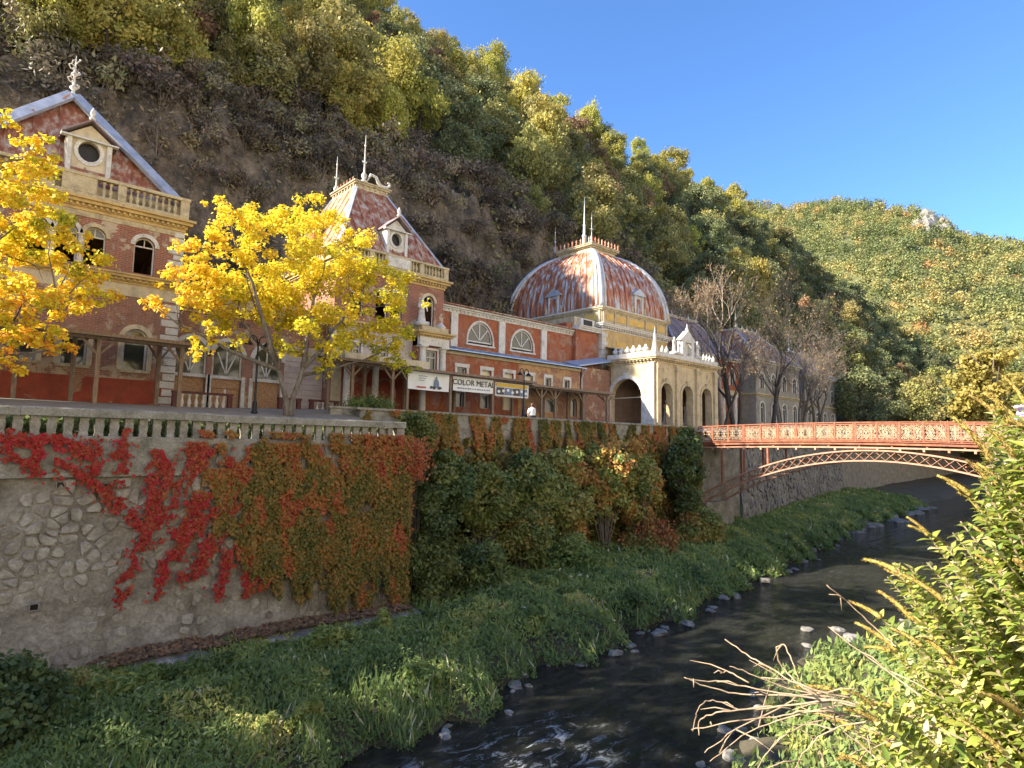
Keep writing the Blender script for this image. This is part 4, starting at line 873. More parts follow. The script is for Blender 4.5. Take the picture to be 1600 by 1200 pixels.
# ---------------- second pavilion (P2)
Y2 = 32.0
P2 = thing('bath_pavilion', 'brick pavilion with steep rusty hipped roof, white iron finials and corner bay with statue', 'building', (19.3, 36, 1.5))
x0, x1, zb = 15.6, 23.1, 1.2
up_ops = [dict(c=17.0, w=.8, zb=7.2, zt=8.95), dict(c=18.6, w=.8, zb=7.2, zt=8.95), dict(c=19.6, w=.8, zb=7.2, zt=8.95), dict(c=21.95, w=.82, zb=7.15, zt=9.2)]
facade(P2, 'upper_wall', M['brick'], fr(Y2), x0, x1, 6.9, 9.75, up_ops)
gf = [dict(c=16.45, w=.9, zb=1.5, zt=3.75), dict(c=18.0, w=1.5, zb=1.5, zt=3.8, arch=0), dict(c=20.0, w=1.5, zb=1.5, zt=3.8, arch=0)]
facade(P2, 'ground_wall', M['brick_red'], fr(Y2), x0, 20.85, zb, 4.2, [])
gu = [dict(c=16.9, w=.9, zb=4.6, zt=5.6, arch=0), dict(c=18.7, w=.9, zb=4.6, zt=5.6, arch=0)]
facade(P2, 'middle_wall', M['lilac'], fr(Y2), x0, 20.85, 4.202, 6.898, gu)
for o in gu: window(P2, fr(Y2), o, 'sash', M['white']); archivolt(P2, fr(Y2), o, .13, M['white'], .05)
facade(P2, 'side_wall', M['brick'], lf(x0), Y2+.33, 40.5, zb, 9.74, [])
MB().box(x1-.3, x1, Y2+.33, 40.5, zb, 9.74).box(x0, x1, 40.51, 40.8, zb, 9.74).obj('rear_walls', M['brick'], P2)
MB().box(x0+.32, x1-.31, Y2+.34, 40.4, 6.3, 6.5).obj('upper_floor', M['wood'], P2)
for i, o in enumerate(up_ops): window(P2, fr(Y2), o, 'open' if i != 2 else 'half', M['white'], bw=.06); archivolt(P2, fr(Y2), o, .17, M['plaster'], .06, sides=False)
board(P2, fr(Y2), 15.61, 16.15, 1.3, 4.2, -.12, 0, M['plaster'], 'corner_pilaster')
for c in (16.9, 19.0): archivolt(P2, fr(Y2), dict(c=c, w=1.3, zb=1.5, zt=3.6), .12, M['brick_pale'], .05)
for xx, yy in ((17.75, 30.9), (20.95, 30.9), (16.0, 30.9)): column(P2, xx, yy, 1.45, 4.45, .2, M['white'])
MB().box(15.7, 21.2, 30.65, 31.98, 4.452, 4.8).obj('porch_entablature', M['plaster'], P2)
# corner bay with ledge
bay = [dict(c=21.85, w=.85, zb=4.3, zt=5.65, arch=0)]
facade(P2, 'bay_wall', M['wing_red'], fr(31.4), 20.87, 22.95, 1.3, 5.9, bay, .5)
MB().box(20.87, 21.1, 31.91, 32.0, 1.3, 5.9).obj('bay_side', M['brick'], P2)
window(P2, fr(31.4), bay[0], 'sash', M['white']); archivolt(P2, fr(31.4), bay[0], .14, M['white'], .05)
for xx in (21.1, 22.62): column(P2, xx, 31.25, 4.0, 5.88, .2, M['white'], 'engaged_column')
MB().box(20.8, 22.98, 31.1, 31.39, 5.9, 6.4).obj('bay_frieze', M['white'], P2)
cornice(P2, 20.82, 22.98, 31.12, 31.99, 6.4, ((.1, .05), (.12, .2), (.12, .32)), M['stone_ochre'], 'bay_cornice', dent=(6.44, .12, .1, .22, .14))
MB().box(20.9, 22.9, 31.1, 31.98, 6.742, 7.08).obj('bay_parapet', M['cream'], P2)
statue(P2, 21.05, 31.4, 7.08, 1.75, M['white'])
MB().lathe([(.3, 0), (.34, .1), (.2, .25), (.05, .4)], (22.5, 31.4, 7.08), 10).obj('ornament', M['white'], P2)
cornice(P2, x0, 20.8, Y2, Y2+.3, 6.45, ((.12, .06), (.14, .16), (.12, .3)), M['stone_ochre'], 'string_course', dent=(6.57, .12, .1, .24, .24))
cornice(P2, x0, x1, Y2, 40.8, 9.75, ((.14, .06), (.14, .12), (.14, .3), (.12, .42)), M['stone_ochre'], 'cornice', dent=(9.9, .12, .1, .22, .22))
balustrade(P2, (x0-.15, Y2-.15), (x1+.12, Y2-.15), 10.3, .88, M['cream'], bal_cream, .24, ((0, .05), (.27, .31), (.4, .64), (.72, .76), (.955, 1)))
balustrade(P2, (x0-.15, Y2+.1), (x0-.15, 39), 10.3, .88, M['cream'], bal_cream, .3, ((.94, 1),))
MB().box(x0+.1, x1-.1, Y2+.1, 40.7, 10.29, 11.15).obj('attic_wall', M['cream'], P2)
rf = hip_roof(P2, (15.7, 22.95, 31.95, 40.5, 11.2), (18.2, 20.5, 35.1, 38.4, 16.15), M['rustroof'], M['rustroof2'], 10)
cornice(P2, 18.2, 20.5, 35.1, 38.4, 16.1, ((.12, .05), (.2, .0), (.1, .12), (.08, .2)), M['cream'], 'roof_platform', dent=(16.24, .16, .12, .4, .08))
finial(rf, 18.75, 35.1, 16.6, 3.2, M['white'], .11); finial(rf, 18.35, 38.2, 16.6, 2.7, M['white'], .1)
mb = MB(); sc = [(18.95, 16.75), (19.2, 17.25), (19.6, 17.2), (19.75, 16.9), (20.0, 16.7), (20.4, 16.72), (20.62, 16.9), (20.58, 17.1), (20.45, 17.05)]
mb.tube([(a, 35.05, z) for a, z in sc], [.05, .09, .1, .12, .1, .1, .08, .06, .04], 7); mb.obj('scroll_cresting', M['white'], rf, smooth=True)
for k in range(7): MB().lathe([(.06, 0), (.09, .1), (.03, .18), (.06, .25), (.005, .4)], (18.2, 35.5+k*.42, 16.6), 6).obj('cresting_knob', M['rustroof2'], rf)
MB().box(16.0, 16.6, 36.0, 36.6, 11.6, 13.9).obj('chimney', M['brick_red'], rf)
dormer(P2, 19.55, 32.2, 11.25, 1.5, 2.3, M['white'], M['fardark'], 2.0)
board(P2, fr(31.72), 18.75, 20.3, 10.45, 11.05, -.03, .0, M['white'], 'dormer_panel')

# ---------------- wing with lunette windows
WG = thing('bath_wing', 'red wing with two white half-round windows above a blue metal lean-to roof', 'building', (30, 34, 1.6))
lun = [dict(c=c, w=2.3, zb=7.0, zt=8.62, k=1.35) for c in (27.85, 32.0)]
for o in lun: o['k'] = (o['zt']-o['zb']-.25)/(o['w']/2)
facade(WG, 'upper_wall', M['wing_red'], fr(34), 23.12, 37.6, 6.4, 8.98, lun)
for o in lun:
    window(WG, fr(34), dict(o, zb=7.2), 'fan', M['white'], bw=.1, d=.08); archivolt(WG, fr(34), o, .13, M['white'], .06); sill(WG, fr(34), o, M['white'], .2)
for c in (25.45, 29.85, 34.25): board(WG, fr(34), c-.3, c+.3, 6.62, 8.95, -.12, 0, M['white'], 'pilaster')
board(WG, fr(34), 23.12, 37.6, 6.41, 6.6, -.16, 0, M['cream'], 'base_course')
cornice(WG, 23.12, 37.6, 34, 41, 8.98, ((.2, .06), (.1, .16), (.12, .3)), M['white'], 'cornice', left=False, dent=(9.06, .11, .1, .34, .14))
mb = MB(); mb.add([(23.12, 33.55, 9.42), (37.8, 33.55, 9.42), (37.8, 41, 10.1), (23.12, 41, 10.1), (23.12, 33.55, 9.5), (37.8, 33.55, 9.5), (37.8, 41, 10.25), (23.12, 41, 10.25)],
                  [(0,3,2,1),(4,5,6,7),(0,1,5,4),(1,2,6,5),(2,3,7,6),(3,0,4,7)]); mb.obj('roof', M['rustroof'], WG)
MB().box(23.12, 37.6, 40.7, 41, 1.6, 9.4).obj('rear_wall', M['brick'], WG)
Yw = 32.2
lw_up = [dict(c=c, w=w_, zb=4.15, zt=4.95, arch=0) for c, w_ in ((24.85, .8), (27.0, .85), (29.05, .85), (31.0, .8), (33.0, .62), (35.05, .62))]
lw_lo = [dict(c=c, w=.8, zb=2.35, zt=3.3, arch=0) for c in (24.7, 26.95, 29.0)] + [dict(c=33.2, w=1.5, zb=2.4, zt=3.4), dict(c=35.9, w=.7, zb=2.2, zt=3.6)]
facade(WG, 'lower_wall', M['wing_red'], fr(Yw), 23.2, 30.0, 1.5, 5.75, [o for o in lw_up+lw_lo if o['c'] < 30])
facade(WG, 'worn_lower_wall', M['wing_worn'], fr(Yw), 30.002, 36.6, 1.5, 5.75, [o for o in lw_up+lw_lo if o['c'] > 30])
for i, o in enumerate(lw_up+lw_lo):
    window(WG, fr(Yw), o, 'none', M['white'], M['palepane'] if i in (1, 2, 3, 8) else M['glass'], bw=.07)
    if o['zb'] > 4: archivolt(WG, fr(Yw), o, .17, M['white'], .06); board(WG, fr(Yw), o['c']-.62 if o['w'] > .7 else o['c']-.45, o['c']+.62 if o['w'] > .7 else o['c']+.45, 4.98, 5.2, -.08, 0, M['white'], 'lintel')
    else: archivolt(WG, fr(Yw), o, .1, M['cream'], .05)
MB().box(23.2, 36.6, 32.53, 33.99, 1.5, 1.9).obj('floor', M['concrete'], WG)
MB().box(36.3, 36.6, 32.53, 34, 1.5, 5.75).obj('end_wall', M['wing_worn'], WG)
board(WG, fr(Yw), 23.2, 36.6, 5.752, 5.95, -.12, .3, M['cream'], 'eaves_course')
mb = MB(); a = [(23.15, 31.7, 5.95), (36.85, 31.7, 5.95), (36.85, 33.98, 6.52), (23.15, 33.98, 6.52)]
mb.add(a+[(x, y, z+.07) for x, y, z in a], [(0,3,2,1),(4,5,6,7),(0,1,5,4),(1,2,6,5),(2,3,7,6),(3,0,4,7)]); lr = mb.obj('lean_to_roof', M['bluemetal'], WG)
for k in range(1, 18): MB().bar((23.15+k*.76, 31.7, 6.04), (23.15+k*.76, 33.9, 6.6), .04, .05).obj('seam', M['bluemetal'], lr)
mb = MB(); mb.tube([(36.75, 31.75, 5.95), (36.72, 32.0, 5.5), (36.7, 32.1, 5.2), (36.7, 32.1, 1.8)], .06, 8); mb.obj('downpipe', M['zinc'], WG)
# wing end block with small blue gable roof
MB().box(36.62, 40.55, 33.3, 40, 1.5, 6.6).obj('link_block', M['brick_pale'], WG)
MB().box(36.9, 37.6, 33.98, 40, 6.61, 10.0).obj('stair_block', M['wing_red'], WG)
cornice(WG, 37.62, 40.5, 33.35, 40, 9.45, ((.15, .05), (.12, .15), (.1, .25)), M['white'], 'stair_cornice', left=False)
MB().box(37.62, 40.5, 33.6, 40, 6.62, 9.44).obj('stair_wall', M['wing_red'], WG)
board(WG, fr(33.55), 38.2, 39.9, 9.85, 10.5, 0, .3, M['white'], 'attic_panel')
MB().box(37.7, 40.4, 33.86, 40, 9.83, 10.6).obj('attic_wall', M['cream'], WG)
gr = board(WG, fr(33.54), 38.5, 39.6, 9.95, 10.4, -.03, 0, M['iron'], 'attic_grille')
mb = MB(); q = [(36.3, 32.0, 6.15), (40.4, 31.9, 6.9), (40.4, 33.58, 7.35), (36.3, 33.58, 6.6)]
mb.add(q+[(x, y, z+.08) for x, y, z in q], [(0,3,2,1),(4,5,6,7),(0,1,5,4),(1,2,6,5),(2,3,7,6),(3,0,4,7)]); mb.obj('gable_roof', M['bluemetal'], WG)
MB().box(37.0, 40.5, 32.35, 33.29, 1.6, 6.2).obj('corner_block', M['brick_pale'], WG)

# ---------------- domed hall
DM = thing('domed_hall', 'domed bath hall with rust-streaked metal cloister dome and yellow attic panels', 'building', (45.5, 39.4, 1.7))
dx0, dx1, dy0, dy1 = 40.6, 50.35, 33.3, 45.4
MB().box(dx0, dx1, dy0, dy1, 1.5, 10.0).obj('wall', M['stone_ochre'], DM)
for (nm, mp, a, b2) in (('front', fr(dy0), dx0, dx1), ('side', lf(dx0), dy0, dy1)):
    L = b2-a
    for k, (s0, s1) in enumerate(((.06, .16), (.2, .34), (.38, .62), (.66, .8), (.84, .94))):
        board(DM, mp, a+L*s0, a+L*s1, 10.75, 11.3, -.03, .05, M['yellow'], 'attic_panel')
        board(DM, mp, a+L*s0, a+L*s1, 7.0, 9.0, -.04, 0, M['yellow'], 'wall_panel') if k in (1, 2, 3) else None
    for s0 in (.02, .18, .36, .64, .82, .98): board(DM, mp, a+L*s0-.1, a+L*s0+.1, 10.42, 11.55, -.09, .05, M['cream'], 'attic_pilaster')
for i in range(8):
    w_ = .7 if i % 2 else .5; z = 6.6+i*.38
    MB().add([(dx0-.06, dy0-.06, z+.01), (dx0+w_, dy0-.06, z+.01), (dx0+w_, dy0, z+.01), (dx0, dy0+w_, z+.01), (dx0-.06, dy0+w_, z+.01),
              (dx0-.06, dy0-.06, z+.36), (dx0+w_, dy0-.06, z+.36), (dx0+w_, dy0, z+.36), (dx0, dy0+w_, z+.36), (dx0-.06, dy0+w_, z+.36)],
             [(0,1,6,5),(4,0,5,9),(1,2,7,6),(5,6,7,8,9)[::-1],(3,4,9,8)]).obj('quoin', M['white'], DM)
MB().box(dx0+.02, dx1-.02, dy0+.02, dy1-.02, 10.4, 11.5).obj('attic_wall', M['cream'], DM)
cornice(DM, dx0, dx1, dy0, dy1, 9.85, ((.15, .06), (.14, .16), (.14, .34), (.1, .42)), M['white'], 'main_cornice', dent=(10.0, .13, .14, .34, .28))
cornice(DM, dx0, dx1, dy0, dy1, 11.5, ((.1, .06), (.12, .16), (.1, .24)), M['cream'], 'attic_cornice')
# dome
H, zb = 6.9, 11.82; cx, cy = (dx0+dx1)/2, (dy0+dy1)/2; hx, hy = (dx1-dx0)/2+.02, (dy1-dy0)/2-.05
def dpt(s, face, th):
    """face 0 front, 1 right, 2 back, 3 left; s in -1..1 along the face"""
    k = .36+.64*(math.cos(th)**.82-math.cos(R(70))**.82)/(1-math.cos(R(70))**.82) if th < R(70) else .36
    z = zb+H*math.sin(th)
    x_, y_ = {0: (s*hx, -hy), 1: (hx, s*hy), 2: (-s*hx, hy), 3: (-hx, -s*hy)}[face]
    return Vector((cx+x_*k, cy+y_*k, z))
TH = [R(70)*i/18 for i in range(19)]
dome = None
for f in range(4):
    n = 18; V = []; F = []
    for th in TH:
        for j in range(n+1): V.append(dpt(-1+2*j/n, f, th))
    for i in range(len(TH)-1):
        for j in range(n): F.append((i*(n+1)+j, i*(n+1)+j+1, (i+1)*(n+1)+j+1, (i+1)*(n+1)+j))
    d = MB().add(V, F).obj('dome_face', M['dome'], DM, smooth=True)
    if f in (0, 3):
        ns = 14 if f == 3 else 11
        for j in range(1, ns):
            s = -1+2*j/ns; cpt = Vector((cx, cy, 12))
            mb = MB(); mb.tube([dpt(s, f, th)+(dpt(s, f, th)-cpt).normalized()*.03 for th in TH], .055, 5); mb.obj('seam', M['dome'], d, smooth=True)
for sx_, sy_ in ((-1, -1), (1, -1), (1, 1), (-1, 1)):
    for off in (-.045, 0, .045):
        mb = MB(); pts_ = []
        for th in TH:
            p = dpt(-1, 0, th); k = (cx-p.x)/hx
            a = off*2.2
            px_ = sx_*hx*k*(1-max(0, a)*.9); py_ = sy_*hy*k*(1-max(0, -a)*.9)
            pts_.append(Vector((cx+px_*1.012, cy+py_*1.012, p.z)))
        mb.tube(pts_, [.2]*19 if off == 0 else [.14]*19, 7); mb.obj('corner_rib', M['white'] if off else M['zinc'], DM, smooth=True)
MB().box(dx0-.1, dx1+.1, dy0-.1, dy1+.1, 11.82, 11.95).obj('dome_gutter', M['white'], DM)
pzx, pzy = hx*.36, hy*.36; zt = zb+H*math.sin(R(70))
cornice(DM, cx-pzx, cx+pzx, cy-pzy, cy+pzy, zt-.08, ((.25, .12), (.2, .0), (.12, .14), (.14, .3), (.08, .36)), M['cream'], 'dome_platform')
zt += .72
knob = MB().lathe([(.07, 0), (.11, .12), (.04, .22), (.09, .32), (.09, .4), (.01, .62)], n=6).mesh('cresting_knob', M['rustroof2'], True)
for k in range(9):
    link('cresting_knob', knob, DM, (cx-pzx-.2+k*(2*pzx+.4)/8, cy-pzy-.25, zt)); link('cresting_knob', knob, DM, (cx-pzx-.25, cy-pzy-.2+(k+.5)*(2*pzy+.4)/9, zt))
    link('cresting_knob', knob, DM, (cx+pzx+.2, cy-pzy-.2+(k+.5)*(2*pzy+.4)/9, zt))
MB().lathe([(.5, 0), (.45, .3), (.22, .5), (.2, 1.5), (.26, 1.6), (.14, 1.75), (.12, 2.6), (.16, 2.68), (.07, 2.8), (.05, 4.2), (.01, 5.6)], (cx-.3, cy, zt-.05), 10).obj('spire', M['zinc'], DM, smooth=True)
for px_, py_, hh in ((-1, 1, 2.6), (-1, -1, 2.9), (1, 1, 2.2)): finial(DM, cx+px_*(pzx+.2), cy+py_*(pzy+.2), zt, hh, M['zinc'], .07)
def dome_dormer(x, y, rot, z=12.0):
    mb = MB(); w_, h = 1.35, 1.75
    def mpd(u, d, zz): return (x+u, y+d, zz) if rot == 0 else (x+d, y-u, zz)
    o = dict(c=0, w=.62, zb=z+.3, zt=z+1.4)
    loops = [[(-w_/2, z), (w_/2, z), (w_/2, z+h), (-w_/2, z+h)], outline(o)]
    tr = tessellate_polygon([[Vector((*p, 0)) for p in l] for l in loops]); fl_ = loops[0]+loops[1]
    mb.add([mpd(a, 0, b_) for a, b_ in fl_], tr)
    for l in loops:
        n = len(l); mb.add([mpd(a, 0, b_) for a, b_ in l]+[mpd(a, 1.6 if l is loops[0] else .2, b_) for a, b_ in l], [(k, (k+1) % n, (k+1) % n+n, k+n) for k in range(n)])
    d = mb.obj('dormer', M['white'], DM)
    archivolt(d, mpd, o, .12, M['zinc'], .06)
    pn = outline(o, -.01); MB().add([mpd(a, .16, b_) for a, b_ in pn], [tuple(range(len(pn)))]).obj('pane', M['glass'], d)
    mb = MB(); e = .95; q = [(-e, z+h), (0, z+h+.55), (e, z+h), (e, z+h-.12), (-e, z+h-.12)]
    mb.add([mpd(a, -.25, b_) for a, b_ in q]+[mpd(a, 1.5, b_) for a, b_ in q], [(4,3,2,1,0),(5,6,7,8,9)]+[(k, (k+1) % 5, (k+1) % 5+5, k+5) for k in range(5)])
    mb.obj('dormer_pediment', M['zinc'], d)
    for s in (-1, 1): board(d, mpd, s*.55-.09, s*.55+.09, z, z+h-.121, -.14, -.001, M['white'], 'pilaster')
    for s in (-1, 1): MB().lathe([(.12, 0), (.2, .1), (.12, .25), (.16, .45), (.03, .7)], mpd(s*.95, -.05, z), 8).obj('urn', M['cream'], d, smooth=True)
dome_dormer(cx+.4, dy0+.12, 0); dome_dormer(dx0+.1, cy-.3, 1)
for px_, py_ in ((dx1, dy0), (dx0, dy1), (dx0+.0, dy0)):
    MB().lathe([(.32, 0), (.32, .3), (.2, .4), (.26, .6), (.14, .9), (.05, 1.3), (.01, 2.0)], (px_, py_, 11.83), 8).obj('corner_pinnacle', M['cream'], DM, smooth=True) if px_ == dx1 else None

# ---------------- portico
PO = thing('entrance_portico', 'ochre stone portico with three open arches and white parapet statues at the bridge end', 'building', (45.3, 30.4, 1.7))
ax0, ax1, ay0, ay1 = 40.6, 49.9, 28.0, 32.34
fo = [dict(c=c, w=1.6, zb=1.72, zt=5.05) for c in (42.15, 45.15, 48.15)]
facade(PO, 'front_wall', M['portico'], fr(ay0), ax0, ax1, 1.6, 6.6, fo, .55)
so_ = [dict(c=30.75, w=3.1, zb=1.65, zt=5.45)]
facade(PO, 'side_wall', M['portico'], lf(ax0), ay0+.551, ay1, 1.6, 6.6, so_, .5)
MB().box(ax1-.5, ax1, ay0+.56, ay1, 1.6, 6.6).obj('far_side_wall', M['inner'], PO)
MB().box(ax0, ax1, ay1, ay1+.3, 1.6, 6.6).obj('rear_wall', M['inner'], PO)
MB().box(ax0+.1, ax1-.1, ay0+.1, ay1, 6.55, 6.75).obj('ceiling', M['plaster'], PO)
for o in fo: archivolt(PO, fr(ay0), o, .22, M['cream'], .09); MB().box(o['c']-.16, o['c']+.16, ay0-.16, ay0, o['zt']-.05, o['zt']+.38).obj('keystone', M['cream'], PO)
archivolt(PO, lf(ax0), so_[0], .3, M['white'], .09); MB().box(ax0-.16, ax0, 30.57, 30.93, 5.42, 5.95).obj('keystone', M['white'], PO)
for xx in (40.95, 43.65, 46.65, 49.55): board(PO, fr(ay0), xx-.24, xx+.24, 1.62, 6.58, -.2, 0, M['portico'], 'pilaster'); board(PO, fr(ay0), xx-.3, xx+.3, 6.1, 6.4, -.27, -.201, M['cream'], 'capital')
board(PO, lf(ax0), 28.02, 28.5, 1.62, 6.58, -.12, 0, M['white'], 'corner_pilaster'); board(PO, lf(ax0), 28.5, 29.1, 1.62, 3.7, -.08, 0, M['white'], 'pier_base')
board(PO, lf(ax0), 29.25, 32.3, 3.85, 3.93, -.02, .1, M['cream'], 'tie_beam')
cornice(PO, ax0, ax1, ay0, ay1+.3, 6.6, ((.14, .06), (.14, .12), (.12, .34), (.1, .42)), M['portico'], 'cornice', dent=(6.76, .12, .14, .34, .26))
MB().box(ax0-.1, ax1+.1, ay0-.1, ay0+.25, 7.102, 7.5).box(ax0-.1, ax0+.25, ay0+.26, ay1+.3, 7.102, 7.5).obj('parapet', M['white'], PO)
mb = MB(); mb.add([(ax0+.3, ay0+.4, 7.1), (ax1-.3, ay0+.4, 7.1), (ax1-.3, ay1+.9, 8.4), (ax0+.3, ay1+.9, 8.4)], [(0,1,2,3)]); mb.obj('roof', M['rustroof'], PO)
mb = MB(); mb.add([(ax0-.05, ay0-.1, 7.5), (ax0+.33, ay0-.1, 7.5), (ax0+.33, ay0+.28, 7.5), (ax0-.05, ay0+.28, 7.5)]+[(ax0+.02, ay0-.03, 8.0), (ax0+.26, ay0-.03, 8.0), (ax0+.26, ay0+.21, 8.0), (ax0+.02, ay0+.21, 8.0), (ax0+.14, ay0+.09, 9.5)],
       [(0,1,5,4),(1,2,6,5),(2,3,7,6),(3,0,4,7),(4,5,8),(5,6,8),(6,7,8),(7,4,8)]); mb.obj('obelisk', M['white'], PO)
for k, yy in enumerate((28.9, 29.5, 30.1, 30.7, 31.3, 31.9)): MB().lathe([(.14, 0), (.2, .15), (.22, .3), (.1, .42), (.06, .6)], (ax0+.08, yy, 7.5), 8, 1, 1.3).obj('parapet_ornament', M['white'], PO, smooth=True)
for xx, hh in ((43.4, 1.25), (44.1, 1.0), (46.9, 1.3)): statue(PO, xx, ay0+.05, 7.5, hh+.2, M['white'], 'parapet_statue')
for xx in (41.7, 42.3, 47.9, 48.4, 48.9, 49.5): MB().lathe([(.1, 0), (.17, .12), (.15, .28), (.06, .4), (.02, .55)], (xx, ay0+.05, 7.5), 8).obj('parapet_ornament', M['white'], PO, smooth=True)
# aedicule
q = [(44.5, 7.5), (46.3, 7.5), (46.3, 8.8), (46.55, 8.85), (45.4, 9.75), (44.25, 8.85), (44.5, 8.8)]
win_ = [(44.95, 7.6), (45.85, 7.6), (45.85, 8.7), (44.95, 8.7)]
tr = tessellate_polygon([[Vector((*p, 0)) for p in q], [Vector((*p, 0)) for p in win_]])
mb = MB().add([(a, ay0-.05, b_) for a, b_ in q+win_], tr)
for l, dd in ((q, .5), (win_, .3)):
    n = len(l); mb.add([(a, ay0-.05, b_) for a, b_ in l]+[(a, ay0-.05+dd, b_) for a, b_ in l], [(k, (k+1) % n, (k+1) % n+n, k+n) for k in range(n)])
mb.add([(a, ay0+.28, b_) for a, b_ in win_], [(0, 1, 2, 3)])
ae = mb.obj('aedicule', M['white'], PO); MB().lathe([(.1, 0), (.16, .15), (.06, .3), (.02, .6)], (45.4, ay0+.1, 9.7), 8).obj('finial', M['white'], ae, smooth=True)
for xx in (43.65, 46.65): statue(PO, xx, ay0+1.0, 1.75, 2.1, M['white'], 'niche_statue')
column(PO, 44.0, 31.4, 1.7, 5.0, .3, M['portico'])

# ---------------- far pavilions
def far_pav(label, x0, x1, Y, eave, top, px0, px1, wall, loc, storeys=2, py=3.2, depth=9):
    P = thing('bath_pavilion', label, 'building', loc)
    ops = []
    n = max(2, int((x1-x0)/2.6))
    for i in range(n):
        c = x0+(i+.5)*(x1-x0)/n
        ops += [dict(c=c, w=1.0, zb=6.9, zt=8.7), dict(c=c, w=1.1, zb=3.0, zt=5.3)]
    facade(P, 'wall', wall, fr(Y), x0, x1, 1.6, eave-.4, ops)
    facade(P, 'side_wall', wall, lf(x0), Y+.33, Y+depth, 1.6, eave-.4, [])
    MB().box(x1-.3, x1, Y+.33, Y+depth, 1.6, eave-.4).box(x0, x1, Y+depth+.01, Y+depth+.3, 1.6, eave-.4).obj('rear_walls', wall, P)
    for o in ops: window(P, fr(Y), o, 'sash', M['white']); archivolt(P, fr(Y), o, .16, M['white'], .06)
    cornice(P, x0, x1, Y, Y+depth, 6.0, ((.15, .08), (.15, .25)), M['cream'], 'string_course')
    cornice(P, x0, x1, Y, Y+depth, eave-.4, ((.2, .1), (.16, .35)), M['white'], 'cornice')
    rf = hip_roof(P, (x0-.2, x1+.2, Y-.2, Y+depth, eave), (px0, px1, Y+py, Y+py+2.5, top), M['fardark'], M['rustroof'], 8)
    cornice(P, px0, px1, Y+py, Y+py+2.5, top-.02, ((.12, .1), (.12, .2)), M['white'], 'roof_platform')
    for k in range(5): MB().lathe([(.08, 0), (.12, .15), (.04, .3), (.01, .6)], (px0+(px1-px0)*k/4, Y+py, top+.22), 6).obj('cresting_knob', M['white'], rf)
    finial(rf, px0+.3, Y+py+.3, top+.2, 2.4, M['white'], .1)
    return P
P3 = far_pav('large slate-grey roofed pavilion with red walls behind the tall bare tree', 53, 65.5, 34, 9.9, 14.0, 55.5, 62, M['wing_red'], (59, 38, 1.7))
for xx in (55.5, 57.5, 60.5, 63): column(P3, xx, 33.2, 1.7, 5.6, .25, M['white'])
MB().box(55, 63.5, 32.9, 33.98, 5.602, 6.0).obj('porch_entablature', M['cream'], P3)
far_pav('grey mansard pavilion with zinc ridge and pale wall behind the bare riverside trees', 67.5, 79, 33, 10.3, 14.2, 69.5, 74.5, M['fargrey'], (73, 37, 1.8))
far_pav('farthest low pavilion with dark roof half hidden by leafless branches', 88, 99, 36, 10.5, 14.2, 91, 96, M['fargrey'], (93, 40, 1.8))
LK2 = thing('far_gallery', 'low pale gallery joining the pavilions beyond the portico', 'building', (72, 36, 1.8))
gal = [dict(c=66.6+0*k, w=.8, zb=2.6, zt=4.8) for k in range(1)]
facade(LK2, 'wall', M['plaster'], fr(35), 65.7, 67.3, 1.7, 6.4, gal); MB().box(65.7, 67.3, 35.35, 40, 6.4, 6.7).obj('roof', M['fardark'], LK2)
window(LK2, fr(35), gal[0], 'sash', M['white'])
gal = [dict(c=c, w=1.0, zb=2.6, zt=5.0) for c in (80.6, 83.2, 85.8)]
facade(LK2, 'long_wall', M['fargrey'], fr(36.5), 79.2, 87.9, 1.7, 6.6, gal)
for o in gal: window(LK2, fr(36.5), o, 'sash', M['white'])
MB().box(79.2, 87.9, 36.3, 42, 6.6, 7.0).obj('long_roof', M['fardark'], LK2)
# ================================================================ STREET THINGS
def canopy(label, X0, X1, Yf, Yb, z, posts, rear, yposts=(), brace=.55, name='wooden_canopy', slope=.35):
    c = thing(name, label, 'canopy', ((X0+X1)/2, Yf, terr_z((X0+X1)/2, Yf)))
    npl = int((Yb-Yf+.7)/.3)
    for k in range(npl):
        y = Yf-.45+k*.3; zz = z+slope*(y-Yf)/(Yb-Yf)
        MB().box(X0-.15, X1+.15, y, y+.285, zz+.13, zz+.17).obj('roof_plank', M['plank'], c)
    MB().box(X0-.1, X1+.1, Yf-.07, Yf+.07, z-.03, z+.125).obj('front_beam', M['wood'], c)
    MB().box(X0-.1, X1+.1, Yf-.5, Yf-.46, z+.05, z+.19).obj('fascia', M['wood'], c)
    MB().box(X0-.1, X1+.1, Yb-.3, Yb-.18, z+slope-.05, z+slope+.08).obj('rear_beam', M['wood'], c)
    for x in posts:
        MB().box(x-.075, x+.075, Yf-.075, Yf+.075, terr_z(x, Yf)-.1, z-.032).obj('post', M['wood'], c)
        for s in (-1, 1): MB().bar((x+s*.06, Yf, z-brace-.05), (x+s*brace, Yf, z-.03), .08, .09).obj('brace', M['wood'], c)
        MB().bar((x, Yf+.06, z-.5), (x, Yf+.9, z+.08), .08, .09).obj('brace', M['wood'], c)
    for x in rear:
        MB().box(x-.08, x+.08, Yb-.33, Yb-.17, terr_z(x, Yb)-.1, z+slope-.052).obj('rear_post', M['wood'], c)
        for s in (-1, 1): MB().bar((x+s*.06, Yb-.25, z-.3), (x+s*.45, Yb-.25, z+slope-.05), .08, .08).obj('brace', M['wood'], c)
    return c
canopy('brown timber walkway canopy under the brick pavilion at the left maple', -3, 7.35, 28.5, 31.4, 3.78, (-1.7, 1.25, 4.2, 7.15), (-1.0, 1.9, 3.75, 6.9))
canopy('grey timber canopy before the red porch of the second pavilion', 14.1, 18.0, 28.5, 30.5, 3.9, (15.05, 17.4), (14.6, 16.7))
